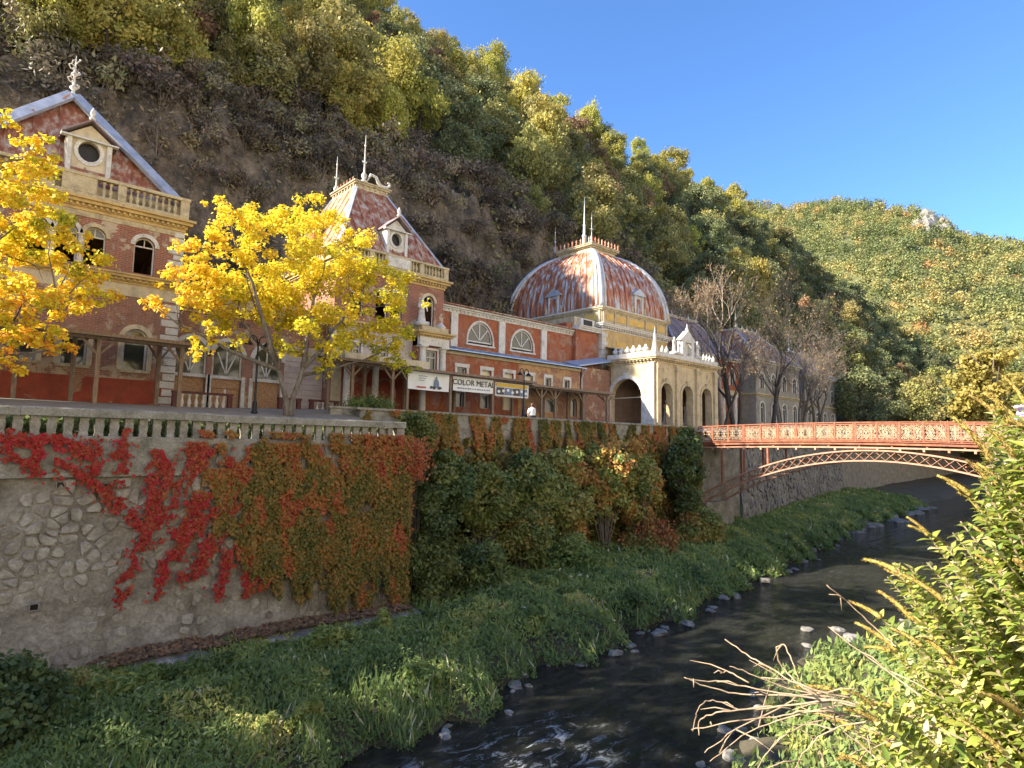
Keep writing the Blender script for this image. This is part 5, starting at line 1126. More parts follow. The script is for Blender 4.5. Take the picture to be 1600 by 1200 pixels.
CB = canopy('long timber canopy hung with three advertising banners', 18.32, 27.7, 28.6, 31.0, 3.82, (18.4, 21.28, 24.5, 27.1), (19.6, 23.2, 26.3), brace=.4)
canopy('timber canopy with forked braces beside the stone portico', 28.5, 36.75, 29.5, 31.9, 3.75, (29.6, 30.95, 33.9, 36.6), (28.9, 32.0, 34.6, 36.2))
def banner(label, xa, xb, za, zb_, sag=.03):
    t = thing('banner', label, 'banner', ((xa+xb)/2, 28.48, zb_))
    V = []; nx, nz_ = 16, 5
    for i in range(nx+1):
        for j in range(nz_+1):
            u = i/nx; v = j/nz_
            V.append((xa+(xb-xa)*u, 28.475+.02*math.sin(u*9+v*2), zb_+(za-zb_)*v-sag*math.sin(PI*u)*(1-v)*.6))
    F = [(i*(nz_+1)+j, (i+1)*(nz_+1)+j, (i+1)*(nz_+1)+j+1, i*(nz_+1)+j+1) for i in range(nx) for j in range(nz_)]
    MB().add(V, F).obj('cloth', M['banner'], t, smooth=True)
    return t
yb = 28.43
B1 = banner('white banner with a product picture, left of the COLOR METAL banner', 18.35, 21.1, 3.86, 2.88)
MB().box(18.9, 19.5, yb-.004, yb, 2.98, 3.06).obj('printed_line', M['inkred'], B1)
for k in range(3): MB().box(19.0, 19.6-.1*k, yb-.004, yb, 3.62-.12*k, 3.65-.12*k).obj('printed_line', M['inkblue'], B1)
mb = MB(); mb.lathe([(.02, .62), (.05, .6), (.05, .5), (.15, .4), (.2, .2), (.16, .06), (.1, 0)][::-1], (20.2, yb, 3.05), 10, 1, .02); mb.obj('printed_bottle', M['inkblue'], B1)
for xx, rr_ in ((19.85, .1), (20.05, .13), (20.4, .12), (20.5, .08)): MB().ico((xx, yb, 3.05), rr_, 1, .03, .8).obj('printed_fruit', M['ink'], B1)
B2 = banner('white banner reading COLOR METAL', 21.4, 24.42, 3.82, 3.0)
text_part(B2, 'COLOR METAL', (22.92, yb, 3.5), .47, M['ink'])
for k in range(14): MB().box(21.7+k*.18, 21.7+k*.18+(.1 if k % 4 else .14), yb-.004, yb, 3.14, 3.2).obj('printed_line', M['inkblue'], B2)
B3 = banner('picture banner with yellow heading next to the COLOR METAL banner', 24.6, 27.4, 3.74, 2.92)
MB().box(24.65, 27.3, yb-.004, yb, 3.5, 3.7).obj('heading_strip', M['inkyel'], B3)
for k in range(4): MB().box(24.68+k*.66, 24.68+k*.66+.6, yb-.006, yb, 3.0, 3.44).obj('printed_photo', M['inkblue'] if k % 2 else M['ink'], B3)
for k in range(7): MB().ico((24.85+k*.38, yb-.01, 3.18+.06*(k % 3)), .12, 1, .02, .8).obj('printed_shape', M['banner'], B3)
MB().box(24.6, 27.4, 28.44, 28.5, 2.84, 2.9).obj('bottom_bar', M['wood'], B3)
for px_, sz in ((8.85, .42), (11.15, .42)):
    text_part(LK, 'A' if px_ < 9 else 'BO', (px_, 32.98, 5.85), sz, M['ink'])

def lamp(label, x, y, h, arm=.38, heads=2):
    z = terr_z(x, y); L = thing('street_lamp', label, 'lamp', (x, y, z))
    MB().lathe([(.13, 0), (.13, .1), (.09, .16), (.09, .5), (.05, .58), (.04, h*.6), (.032, h-.25)], (x, y, z-.03), 10).obj('pole', M['iron'], L, smooth=True)
    for s in (-1, 1):
        pts_ = [(x, y, z+h-.5), (x+s*.04, y, z+h-.2)]
        for k in range(7):
            a = PI-PI*k/6; pts_.append((x+s*(arm*.55+arm*.45*math.cos(a)), y, z+h-.22+.22*math.sin(a)))
        MB().tube(pts_, .026, 6).obj('arm', M['iron'], L, smooth=True)
        MB().lathe([(.17, 0), (.165, .03), (.1, .11), (.05, .16), (.03, .2)], (x+s*arm, y, z+h-.4), 10).obj('lamp_shade', M['iron'], L, smooth=True)
    return L
lamp('black twin swan-neck lamp standing left of the yellow maple trunk', 9.6, 26.6, 3.3)
lamp('black twin swan-neck lamp before the banner canopy', 25.9, 27.3, 3.0, .36)

# person sitting on the parapet
zp = 1.562
PS = thing('person', 'person in white top and black trousers sitting on the promenade parapet', 'person', (25.55, 26.2, zp))
def skin_body(name, verts, edges, rad, mat, parent, sub=2):
    me = bpy.data.meshes.new(name); me.from_pydata([Vector(v)-ROOT[parent] for v in verts], edges, []); me.materials.append(mat)
    o = link(name, me, parent)
    md = o.modifiers.new('skin', 'SKIN'); sk = me.skin_vertices[0].data
    for i, r_ in enumerate(rad): sk[i].radius = (r_, r_); sk[i].use_root = (i == 0)
    md.use_smooth_shade = True
    s = o.modifiers.new('sub', 'SUBSURF'); s.levels = 1; s.render_levels = sub
    return o
x, y, z = 25.55, 26.2, zp
v = [(x, y, z+.12), (x, y-.02, z+.35), (x, y-.01, z+.52), (x, y, z+.6), (x, y+.01, z+.72), (x-.17, y, z+.5), (x-.24, y+.05, z+.25), (x-.2, y+.15, z+.05),
     (x+.17, y, z+.5), (x+.25, y+.05, z+.25), (x+.22, y+.14, z+.05), (x-.1, y+.05, z+.1), (x-.12, y+.45, z+.08), (x-.12, y+.48, z-.36), (x+.1, y+.05, z+.1), (x+.12, y+.45, z+.08), (x+.12, y+.48, z-.36), (x, y, z+.82)]
e = [(0, 1), (1, 2), (2, 3), (3, 4), (2, 5), (5, 6), (6, 7), (2, 8), (8, 9), (9, 10), (0, 11), (11, 12), (12, 13), (0, 14), (14, 15), (15, 16), (4, 17)]
body = skin_body('body', v, e, [.15, .15, .15, .055, .095, .065, .05, .035, .065, .05, .035, .1, .08, .05, .1, .08, .05, .06], M['skin'], PS)
mb = MB(); mb.lathe([(.21, .06), (.2, .15), (.19, .3), (.22, .48), (.19, .55), (.08, .6)], (x, y-.01, z), 14, 1.05, .85); mb.obj('shirt', M['shirt'], PS, smooth=True)
for s in (-1, 1): MB().tube([(x+s*.17, y, z+.52), (x+s*.24, y+.04, z+.33), (x+s*.245, y+.06, z+.25)], [.09, .08, .075], 8).obj('sleeve', M['shirt'], PS, smooth=True)
mb = MB(); mb.lathe([(.24, .0), (.25, .06), (.23, .13), (.2, .16)], (x, y+.02, z), 14, 1.05, .9)
for s in (-1, 1): mb.tube([(x+s*.1, y+.05, z+.1), (x+s*.12, y+.45, z+.09), (x+s*.12, y+.49, z-.02), (x+s*.12, y+.49, z-.36)], [.12, .1, .085, .07], 8)
mb.obj('trousers', M['trousers'], PS, smooth=True)
mb = MB(); mb.ico((x, y-.02, z+.75), .115, 1, 1.05, 1.15); mb.obj('hair', M['hair'], PS, smooth=True)

# ---------------------------------------------------------------- footbridge
BR = thing('footbridge', 'orange-red iron footbridge with cream ornamental railings and lattice arch over the river', 'bridge', (45.7, 26, .4))
def zd(y): return .62 - .0016*(y-15)**2
def za(y): return .02 - .0242*(y-13.8)**2
XL, XR = 44.3, 47.1
ysr = frange(.8, 26.4, 1.28)
mb = MB(); n = len(ysr)
for i in range(n-1):
    a, b_ = ysr[i], ysr[i+1]
    mb.add([(XL-.1, a, zd(a)-.14), (XR+.1, a, zd(a)-.14), (XR+.1, b_, zd(b_)-.14), (XL-.1, b_, zd(b_)-.14), (XL-.1, a, zd(a)-.03), (XR+.1, a, zd(a)-.03), (XR+.1, b_, zd(b_)-.03), (XL-.1, b_, zd(b_)-.03)],
           [(0,3,2,1),(4,5,6,7),(0,1,5,4),(2,3,7,6),(1,2,6,5),(3,0,4,7)])
mb.obj('deck', M['wood'], BR)
# ornamental panel, local: y 0..1.28, z 0..1
pm = MB(); W, Hh = 1.28, .92; t_ = .045
def pb(a, b_, w_=.024): pm.bar((0, a[0], a[1]), (0, b_[0], b_[1]), .02, w_, (1, 0, 0))
for k in range(2):
    o_ = .06+k*.6; c_ = (o_+.28, .48)
    pb((o_, .05), (o_+.56, .9)); pb((o_+.56, .05), (o_, .9)); pb((o_+.28, .02), (o_+.28, .92)); pb((o_, .48), (o_+.56, .48))
    for (cy_, cz_, rr_) in ((o_+.28, .48, .2), (o_+.1, .75, .1), (o_+.46, .75, .1), (o_+.1, .2, .1), (o_+.46, .2, .1), (o_+.28, .8, .1), (o_+.28, .16, .1)):
        pts_ = [(0, cy_+rr_*math.cos(2*PI*i/10), cz_+rr_*math.sin(2*PI*i/10)) for i in range(11)]
        pm.tube(pts_, .013, 4, cap=False)
panel_me = pm.mesh('railing_panel', M['bridge_cream'])
for X_ in (XL-.12, XR+.12):
    s = -1 if X_ < 45 else 1
    for i in range(n-1):
        a, b_ = ysr[i], ysr[i+1]
        MB().bar((X_, a, zd(a)+1.22), (X_, b_, zd(b_)+1.22), .1, .07).obj('handrail', M['bridge'], BR)
        MB().bar((X_, a, zd(a)+1.08), (X_, b_, zd(b_)+1.08), .05, .04).obj('upper_rail', M['bridge'], BR)
        MB().bar((X_, a, zd(a)+.1), (X_, b_, zd(b_)+.1), .05, .05).obj('lower_rail', M['bridge'], BR)
        MB().bar((X_+s*.02, a, zd(a)-.14), (X_+s*.02, b_, zd(b_)-.14), .1, .2).obj('fascia_beam', M['bridge'], BR)
        MB().bar((X_+s*.06, a, zd(a)-.03), (X_+s*.06, b_, zd(b_)-.03), .2, .06).obj('fascia_moulding', M['bridge'], BR)
        MB().bar((X_+s*.03, a, zd(a)-.42), (X_+s*.03, b_, zd(b_)-.42), .14, .1).obj('lower_beam', M['bridge_pale'], BR)
        link('railing_panel', panel_me, BR, (X_, a, zd((a+b_)/2)+.13))
    for i, a in enumerate(ysr):
        MB().box(X_-.05, X_+.05, a-.05, a+.05, zd(a)-.02, zd(a)+1.19).obj('railing_post', M['bridge'], BR)
        if i < n-1 and i % 2: MB().box(X_-.04, X_+.04, a+.1, a+.16, zd(a)+.1, zd(a)+1.19).obj('railing_post', M['bridge'], BR)
        MB().box(X_+s*.02-.09, X_+s*.02+.09, a-.06, a+.06, zd(a)-.62, zd(a)-.37).obj('bracket', M['bridge_pale'], BR)
    ya = frange(.9, 26.7, .62)
    for i in range(len(ya)-1):
        a, b_ = ya[i], ya[i+1]
        MB().bar((X_, a, za(a)), (X_, b_, za(b_)), .24, .09).obj('arch_upper_chord', M['bridge_pale'], BR)
        MB().bar((X_, a, za(a)-.66), (X_, b_, za(b_)-.66), .24, .09).obj('arch_lower_chord', M['bridge_pale'], BR)
        MB().bar((X_-.04, a, za(a)-.04), (X_-.04, b_, za(b_)-.62), .02, .06, (1, 0, 0)).obj('lattice_bar', M['bridge_pale'], BR)
        MB().bar((X_+.04, a, za(a)-.62), (X_+.04, b_, za(b_)-.04), .02, .06, (1, 0, 0)).obj('lattice_bar', M['bridge_pale'], BR)
    for yy in (1.4, 3.2, 5.0, 6.8, 20.8, 22.6, 24.4, 26.1):
        MB().box(X_-.06, X_+.06, yy-.06, yy+.06, za(yy)+.02, zd(yy)-.5).obj('spandrel_post', M['bridge'], BR)
for yy in frange(1.4, 26.1, 1.9):
    MB().bar((XL-.1, yy, za(yy)-.3), (XR+.1, yy, za(yy)-.3), .08, .08).obj('cross_brace', M['bridge'], BR)
    MB().bar((XL-.1, yy, zd(yy)-.3), (XR+.1, yy, zd(yy)-.3), .1, .16).obj('cross_beam', M['bridge'], BR)
mb = MB(); mb.box(42.8, 48.6, -6, .78, -8.2, zd(1)-.2); o = tag(mb.obj('bridge_abutment', M['rock']), 'masonry abutment carrying the near end of the iron footbridge', 'abutment')
mb = MB(); mb.box(43.6, 47.8, 25.4, 26.6, -8.2, -4.2); o = tag(mb.obj('bridge_pier', M['mortar']), 'pale stone pier at the foot of the promenade wall under the iron arch', 'pier')
# ================================================================ VEGETATION
rs = np.random.RandomState(11)
def sph(n, r_=None):
    v = unit((r_ or rs).normal(size=(n, 3))); return v
def clump_cloud(centres, radii, per, size, tint_c=None, tspread=.35, flat=.8, centre=None, r_=None, up=.3, shell=.45):
    """leaves around clump centres; returns P, N, size, tint"""
    r_ = r_ or rs; C = np.asarray(centres, float); Rr = np.asarray(radii, float)
    k = len(C); n = np.maximum(3, (per*(Rr/np.mean(Rr))**2).astype(int)); idx = np.repeat(np.arange(k), n)
    d = sph(len(idx), r_); rad = (shell+(1-shell)*r_.rand(len(idx)))*(1+.25*r_.normal(size=len(idx)))
    P = C[idx] + d*(Rr[idx]*rad)[:, None]*np.array([1, 1, flat])
    Nn = d*.6 + sph(len(idx), r_)*.9 + np.array([0, 0, up])
    tc = r_.rand(k) if tint_c is None else np.asarray(tint_c, float)
    T = np.clip(tc[idx] + tspread*(r_.rand(len(idx))-.5), 0, 1)
    S = size*(.6+.8*r_.rand(len(idx)))
    return P, Nn, S, T
def branch_tree(mb, p, d, L, r0, lev, rg, tips, spread=.6, droop=0, n=6, kids=(2, 3), shrink=.72):
    pts_ = [Vector(p)]; q = Vector(p); dd = Vector(d).normalized(); k = 4
    for i in range(k):
        dd = (dd + Vector((rg.uniform(-1, 1), rg.uniform(-1, 1), rg.uniform(-.7, 1)))*.16 + Vector((0, 0, -droop))).normalized()
        q = q + dd*L/k; pts_.append(q.copy())
    rr_ = [r0*(1-.45*i/k) for i in range(k+1)]
    if lev == 0: rr_[-1] = r0*.15
    mb.tube(pts_, rr_, n if lev > 1 else 4 if lev else 3, cap=(lev == 0))
    if lev == 0: tips.append((q, dd)); return
    for i in range(rg.randint(*kids)):
        s = rg.uniform(.45, 1) if i else 1.0; j = min(k, int(s*k+.5))
        nd = (dd + Vector((rg.uniform(-1, 1), rg.uniform(-1, 1), rg.uniform(-.4, .9)))*spread).normalized()
        branch_tree(mb, pts_[j], nd, L*shrink*rg.uniform(.8, 1.15), rr_[j]*.72, lev-1, rg, tips, spread, droop, n, kids, shrink)

# ---------------- maples on the terrace
def maple(label, base, clumps, fork_z, tintf, seed, stems=4, leaf=.122, per=680, extra=()):
    x, y, z = base; rg = random.Random(seed); r_ = np.random.RandomState(seed)
    T = thing('maple_tree', label, 'tree', base)
    mb = MB(); forks = []
    for s in range(stems):
        a = 2*PI*s/stems+.5; q = (x+.28*math.cos(a), y+.22*math.sin(a), z+fork_z*.5); f = (x+.75*math.cos(a), y+.55*math.sin(a), z+fork_z+rg.uniform(-.2, .5))
        mb.tube([(x+.1*math.cos(a), y+.1*math.sin(a), z-.15), (x+.13*math.cos(a), y+.12*math.sin(a), z+fork_z*.25), q, f], [.15, .13, .11, .09], 8); forks.append(Vector(f))
    allc = list(clumps)+list(extra); mains = allc[::5]; nodes_ = []
    for c in mains:
        t_ = Vector(c[:3]); f = min(forks, key=lambda k: (k-t_).length); d = t_-f
        ln = [f+d*s+Vector((rg.uniform(-.18, .18), rg.uniform(-.18, .18), -d.length*.22*s*(1-s)+rg.uniform(-.1, .1))) for s in (.2, .4, .6, .8)]
        r0 = .05+.008*d.length; mb.tube([f]+ln+[t_], [r0*1.25, r0, r0*.8, r0*.6, r0*.4, .012], 6); nodes_ += [(q, r0*(.95-.2*i)) for i, q in enumerate(ln)]
    for c in allc:
        t_ = Vector(c[:3])
        if c not in mains:
            q, r0 = min(nodes_, key=lambda k: (k[0]-t_).length+.25*max(0, k[0].z-t_.z)); d = t_-q
            mb.tube([q, q+d*.4+Vector((rg.uniform(-.12, .12), rg.uniform(-.12, .12), -.05*d.length)), q+d*.75+Vector((rg.uniform(-.1, .1), rg.uniform(-.1, .1), .02)), t_], [min(r0*.6, .045), .026, .016, .006], 5)
        for k in range(3):
            e_ = t_+Vector((rg.uniform(-1, 1), rg.uniform(-1, 1), rg.uniform(-.5, .8)))*c[3]*.9; mb.tube([t_, (t_+e_)/2+Vector((0, 0, -.04)), e_], [.01, .007, .003], 4)
    mb.obj('trunk', M['bark'], T, smooth=True)
    C = []; Rr = []; tc = []
    for c in list(clumps)+list(extra):
        for k in range(10):
            o_ = r_.normal(size=3)*c[3]*.62*np.array([1, 1, .65]); C.append(np.array(c[:3])+o_); Rr.append(c[3]*r_.uniform(.2, .5)); tc.append(tintf(*(np.array(c[:3])+o_))+r_.uniform(-.12, .12))
    P, Nn, S, Ti = clump_cloud(C, Rr, per/10, leaf, tc, .6, .75, r_=r_, up=.8)
    P = P - np.array(base)
    link('crown', leaf_mesh('maple_crown', P, Nn, S, M['maple'], Ti, 1.25, r_, fold=.08), T)
    return T
def t1(x, y, z): return .42 + .3*sst((8.6-x)/3.6) - .2*sst((6.0-z)/3.5)*sst((x-7)/3) - .08*sst((x-13)/3)
def t2(x, y, z): return .5 + .22*sst((6.5-z)/4) - .25*(1 if (x*3+z*1.7) % 3 < .8 else 0)
maple('spreading yellow maple with pale forked trunk in front of the entrance hall', (10.9, 26.2, 1.0), MAP1, 1.9, t1, 3)
ex = [(rnd.uniform(-6.5, .6), rnd.uniform(22.5, 27), rnd.uniform(3.5, 10.5), rnd.uniform(.6, 1)) for _ in range(16)]
M2 = maple('orange and yellow maple hanging over the timber canopy of the brick pavilion', (-1.9, 24.8, .4), MAP2, 2.0, t2, 5, extra=ex)

for (x, y, s, a, lab) in ((-9.5, 25.6, 1.15, 1.3, 'unseen maple added to shade the bank, next to the orange one on the terrace'), (-17, 25.8, 1.25, 2.6, 'unseen maple added to shade the bank, farther along the terrace beyond the brick pavilion'), (-25, 25.2, 1.25, 4.1, 'unseen maple added to shade the bank, at the far end of the terrace')):
    T = thing('maple_tree', lab, 'tree', (x, y, terr_z(x, y))); T.scale = (s, s, s); T.rotation_euler = (0, 0, a)  # out-of-frame maples, added to throw shade over bank and river
    for ch in M2.children: o = bpy.data.objects.new(ch.name.split('.')[0], ch.data); COL.objects.link(o); o.parent = T
# ---------------- hillside trees
def crown_proto(name, seed, h, w_, mat, nc=16, per=170, leaf=.42, low=.35, tb=(0, 1)):
    r_ = np.random.RandomState(seed); C = []; Rr = []
    for i in range(nc):
        t_ = r_.rand(); zz = h*(low+(1-low)*t_); rad = w_/2*math.sin(PI*min(.95, .25+.7*t_))**.8*(.35+.65*r_.rand()); a = r_.rand()*2*PI
        C.append((rad*math.cos(a), rad*math.sin(a), zz)); Rr.append(w_*r_.uniform(.1, .21))
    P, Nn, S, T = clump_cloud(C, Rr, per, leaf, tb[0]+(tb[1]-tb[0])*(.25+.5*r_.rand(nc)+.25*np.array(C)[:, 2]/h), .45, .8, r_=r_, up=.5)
    return leaf_mesh(name, P, Nn, S, mat, T, 1.4, r_)
def trunk_proto(name, seed, h, w_, mat, r0=.16, low=.35):
    rg = random.Random(seed); mb = MB(); mb.tube([(0, 0, -.6), (rg.uniform(-.1, .1), rg.uniform(-.1, .1), h*.3), (rg.uniform(-.3, .3), rg.uniform(-.3, .3), h*.62), (rg.uniform(-.4, .4), rg.uniform(-.4, .4), h*.92)], [r0*1.2, r0, r0*.6, r0*.15], 6)
    for k in range(6):
        z = h*rg.uniform(low, .75); a = rg.uniform(0, 2*PI); L = w_*rg.uniform(.25, .45)
        mb.tube([(0, 0, z), (L*.5*math.cos(a), L*.5*math.sin(a), z+L*.3), (L*math.cos(a), L*math.sin(a), z+L*.75)], [r0*.45, r0*.3, r0*.08], 5)
    return mb.mesh(name, mat, True)
KINDS = {
 'green_oak': ('olive green broadleaf tree on the steep wooded slope', 'oak', 'barkdark', .3),
 'yellow_beech': ('yellow-green sunlit tree with slim trunk on the wooded slope', 'yellowgreen', 'barkdark', .42),
 'dark_hornbeam': ('dark green tree in the shaded part of the wooded slope', 'darkgreen', 'barkdark', .28),
 'russet_oak': ('russet brown autumn tree among green ones on the wooded slope', 'russet', 'barkdark', .32)}
PROTO = {}
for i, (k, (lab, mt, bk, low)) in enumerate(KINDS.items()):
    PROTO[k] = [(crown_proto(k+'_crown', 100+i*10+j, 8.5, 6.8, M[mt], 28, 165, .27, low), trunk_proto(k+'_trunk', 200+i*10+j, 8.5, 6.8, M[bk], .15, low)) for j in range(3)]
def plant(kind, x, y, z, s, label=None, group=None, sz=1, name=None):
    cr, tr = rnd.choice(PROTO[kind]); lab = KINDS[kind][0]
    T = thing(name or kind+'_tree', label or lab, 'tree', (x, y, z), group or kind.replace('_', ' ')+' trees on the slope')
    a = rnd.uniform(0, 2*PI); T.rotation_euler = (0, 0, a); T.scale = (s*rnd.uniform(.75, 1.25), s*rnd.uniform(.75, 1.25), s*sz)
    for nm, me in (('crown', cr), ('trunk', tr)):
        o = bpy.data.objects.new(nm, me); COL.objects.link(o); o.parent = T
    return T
def proj(p):
    v_ = Vector(p); zc = v_.dot(fw)
    if zc < .1: return None
    return 800+FPX*v_.dot(rt)/zc, 600-FPX*v_.dot(up)/zc, zc
counts = {k: 0 for k in KINDS}
def kind_at(x, y, z):
    a = fbm(x, y, .03, 2, 1); b_ = rnd.random()
    if x < 45 and y > 58: return 'yellow_beech' if b_ < .75 else 'green_oak' if b_ < .93 else 'russet_oak'
    if x > 150: 
        if y > 112: return 'yellow_beech' if b_ < .35 else 'green_oak'
        return 'dark_hornbeam' if b_ < .62 else 'green_oak' if b_ < .92 else 'russet_oak'
    if y > 95: return 'green_oak' if b_ < .55 else 'yellow_beech' if b_ < .88 else 'russet_oak'
    if a > .15: return 'dark_hornbeam' if b_ < .6 else 'green_oak'
    return 'green_oak' if b_ < .5 else 'dark_hornbeam' if b_ < .75 else 'russet_oak' if b_ < .87 else 'yellow_beech'
y = 44.0
while y < 136:
    x = -6.0
    while x < 285:
        sp = 5.0 + .022*x; xx = x + rnd.uniform(-.4, .4)*sp; yy = y + rnd.uniform(-.4, .4)*sp
        x += sp
        ymin = 51 - 6*sst((xx-32)/40)
        if yy < ymin: continue
        z = hill(xx, yy); pj = proj((xx, yy, z+4))
        if pj is None or not (-80 < pj[0] < 1680 and -140 < pj[1] < 640): continue
        k = kind_at(xx, yy, z)
        if counts[k] > 296: continue
        if yy < 62 and rnd.random() < .25: continue
        counts[k] += 1
        s = rnd.choice((.55, .7, .8, .9, 1.0, 1.2))*rnd.uniform(.9, 1.1)*(.9+.0016*xx)
        plant(k, xx, yy, z-.2, s, sz=rnd.uniform(.9, 1.25) if k != 'yellow_beech' else rnd.uniform(1.1, 1.5))
    y += 5.0
for _ in range(70):
    xx = rnd.uniform(-3, 34); yy = rnd.uniform(49.5, 64)
    if yy < 50.5+2.5*sst((xx-12)/8): continue
    z = hill(xx, yy); k = 'yellow_beech' if rnd.random() < .68 else 'green_oak' if rnd.random() < .7 else 'russet_oak'
    if counts[k] > 297: continue
    counts[k] += 1; plant(k, xx, yy, z-.2, rnd.uniform(.5, .85), sz=rnd.uniform(1.1, 1.5))
# scrub on the cliff and slope: shrubs one can pick out, and the rest as ground cover
def scrub_proto(seed):
    r_ = np.random.RandomState(seed); nc = 9
    C = [(r_.normal()*.7, r_.normal()*.7, .4+abs(r_.normal())*.7) for _ in range(nc)]
    P, Nn, S, T = clump_cloud(C, [.55]*nc, 150, .13, None, .5, .9, r_=r_, up=.3)
    return leaf_mesh('scrub', P, Nn, S, M['scrub'], T, 2.2, r_)
SCR = [scrub_proto(60+i) for i in range(4)]
stem = MB()
for k in range(7):
    a = k*.9; stem.tube([(0, 0, -.3), (.3*math.cos(a), .3*math.sin(a), .6), (.8*math.cos(a), .8*math.sin(a), 1.5)], [.04, .03, .01], 4)
stem_me = stem.mesh('stems', M['bark'])
ns = 0
for _ in range(3000):
    x = rnd.uniform(0, 70); y = rnd.uniform(42.5, 64); z = hill(x, y); pj = proj((x, y, z))
    if pj is None or not (0 < pj[0] < 1250 and 60 < pj[1] < 520): continue
    if fbm(x, y, .12, 2, 4) < -.4: continue
    s = rnd.uniform(.9, 2.0)
    T = thing('cliff_shrub', 'small brown shrub clinging to the dark cliff behind the baths', 'shrub', (x, y, z-.2), 'shrubs on the cliff'); T.scale = (s, s, s); T.rotation_euler = (rnd.uniform(-.3, .5), 0, rnd.uniform(0, 6))
    for nm, me in (('foliage', rnd.choice(SCR)), ('stems', stem_me)):
        o = bpy.data.objects.new(nm, me); COL.objects.link(o); o.parent = T
    ns += 1
    if ns >= 296: break
P = []; 
xs_ = -8+118*rs.rand(105000)**1.6; ys_ = 42+rs.rand(105000)**1.5*60
for x, y in zip(xs_, ys_):
    if fbm(x, y, .15, 2, 8) > -.35: P.append((x, y, hill(x, y)+rs.rand()*1.2))
P = np.array(P); n = len(P)
o = link('undergrowth', leaf_mesh('undergrowth', P, sph(n)+np.array([0, -.3, .5]), .16+.2*rs.rand(n), M['scrub'], np.clip(rs.rand(n)*.8+.1, 0, 1), 3, rs))
tag(o, 'brown undergrowth between the trees of the hillside', 'undergrowth', kind='stuff')
P = []; Tn = []; Sz = []
for i in range(95000):
    x = -5+265*rs.rand()**1.4; y = 46+86*rs.rand()
    if x < 40 and y < 52+3*math.sin(x*.4): continue
    P.append((x, y, hill(x, y)+.2+2.6*rs.rand()**1.5)); Tn.append(np.clip(.45+.35*fbm(x, y, .06, 2, 33)+.3*(rs.rand()-.5), 0, 1)); Sz.append(.26+.0024*x+.2*rs.rand())
P = np.array(P); n = len(P)
o = link('understory', leaf_mesh('understory', P, sph(n)+np.array([-.2, -.3, .6]), np.array(Sz), M['oak'], Tn, 1.5, rs)); tag(o, 'olive understory filling the gaps between the hillside trees', 'understory', kind='stuff')
# a pale sunlit sapling and bare trunks high on the slope
for (x, y, s, k, lab) in ((8.6, 51.5, .7, 'yellow_beech', 'pale yellow sapling standing on the slope above the brick pavilion'),):
    plant(k, x, y, hill(x, y)-.3, s, label=lab, group='lone sapling', name='sapling')
# ---------------- far wood
C = []; Rr = []; tc = []
for x in frange(262, 560, 6.2):
    for y in frange(0, 320, 6.2):
        xx = x+rs.uniform(-3, 3); yy = y+rs.uniform(-3, 3); z = farhill(xx, yy); pj = proj((xx, yy, z+3))
        if pj is None or not (1080 < pj[0] < 1640 and 250 < pj[1] < 680): continue
        if x > 532 and rs.rand() < .5: continue
        C.append((xx, yy, z+rs.uniform(1.2, 4.6))); Rr.append(rs.uniform(2.2, 4.4)); a = fbm(xx, yy, .02, 3, 2)
        tc.append(np.clip(.35+.3*a+rs.normal()*.17+(.4 if rs.rand() < .045 else 0), 0, 1))
M['farwood'] = leafmat('far_wood', [(0, (.12, .15, .055)), (.3, (.22, .24, .085)), (.55, (.35, .33, .11)), (.75, (.46, .34, .12)), (1, (.5, .26, .1))], .3, objvar=0)
P, Nn, S, T = clump_cloud(C, Rr, 150, .9, tc, .26, 1.1, up=.5, shell=.6)
o = link('far_wood', leaf_mesh('far_wood', P, Nn, S, M['farwood'], T, 1.2)); tag(o, 'sunlit autumn forest covering the far hill', 'forest', kind='stuff')
RO = thing('rock_outcrop', 'bare grey rock outcrop on the crest of the far hill', 'rock', (500, 112, 155)); mb = MB()
for k in range(22):
    x = rnd.uniform(470, 516); y = rnd.uniform(104, 122); z = farhill(x, y)
    mb.lathe([(4, -6), (rnd.uniform(3, 5), 0), (rnd.uniform(2.5, 4), rnd.uniform(3, 5)), (rnd.uniform(.5, 2), rnd.uniform(5.5, 9))], (x, y, z), 6, rnd.uniform(.7, 1.3), rnd.uniform(.7, 1.3))
mb.obj('boulders', M['rock'], RO)

# ---------------- trees by the river beyond the bridge
VAL = [('dark_hornbeam', 100, 33, 1.2, 'dark riverside tree behind the leafless trees'), ('dark_hornbeam', 112, 36, 1.3, None), ('dark_hornbeam', 125, 40, 1.4, None), ('green_oak', 118, 31, 1.1, None), ('green_oak', 135, 34, 1.4, None),
       ('dark_hornbeam', 96, 44, 1.2, None), ('dark_hornbeam', 108, 48, 1.3, None), ('russet_oak', 140, 44, 1.2, None), ('dark_hornbeam', 150, 38, 1.5, None), ('green_oak', 165, 42, 1.5, None), ('dark_hornbeam', 170, 34, 1.5, None)]
for k, x, y, s, lab in VAL:
    plant(k, x, y, terr_z(x, 40)-.4, s, label='leafy '+{'d': 'dark green', 'g': 'olive green', 'r': 'russet'}[k[0]]+' tree on the promenade beyond the leafless trees', group='promenade trees '+k)
YT = crown_proto('golden_crown', 77, 10, 9, M['yellowgreen'], 24, 260, .4, .3, (.45, 1)); YB = trunk_proto('golden_trunk', 78, 10, 9, M['bark'], .25)
T = thing('golden_tree', 'golden yellow tree on the near bank beyond the bridge', 'tree', (98, 16.5, 1.5))
for nm, me in (('crown', YT), ('trunk', YB)): o = bpy.data.objects.new(nm, me); COL.objects.link(o); o.parent = T
T.scale = (1.15, 1.15, 1.15)

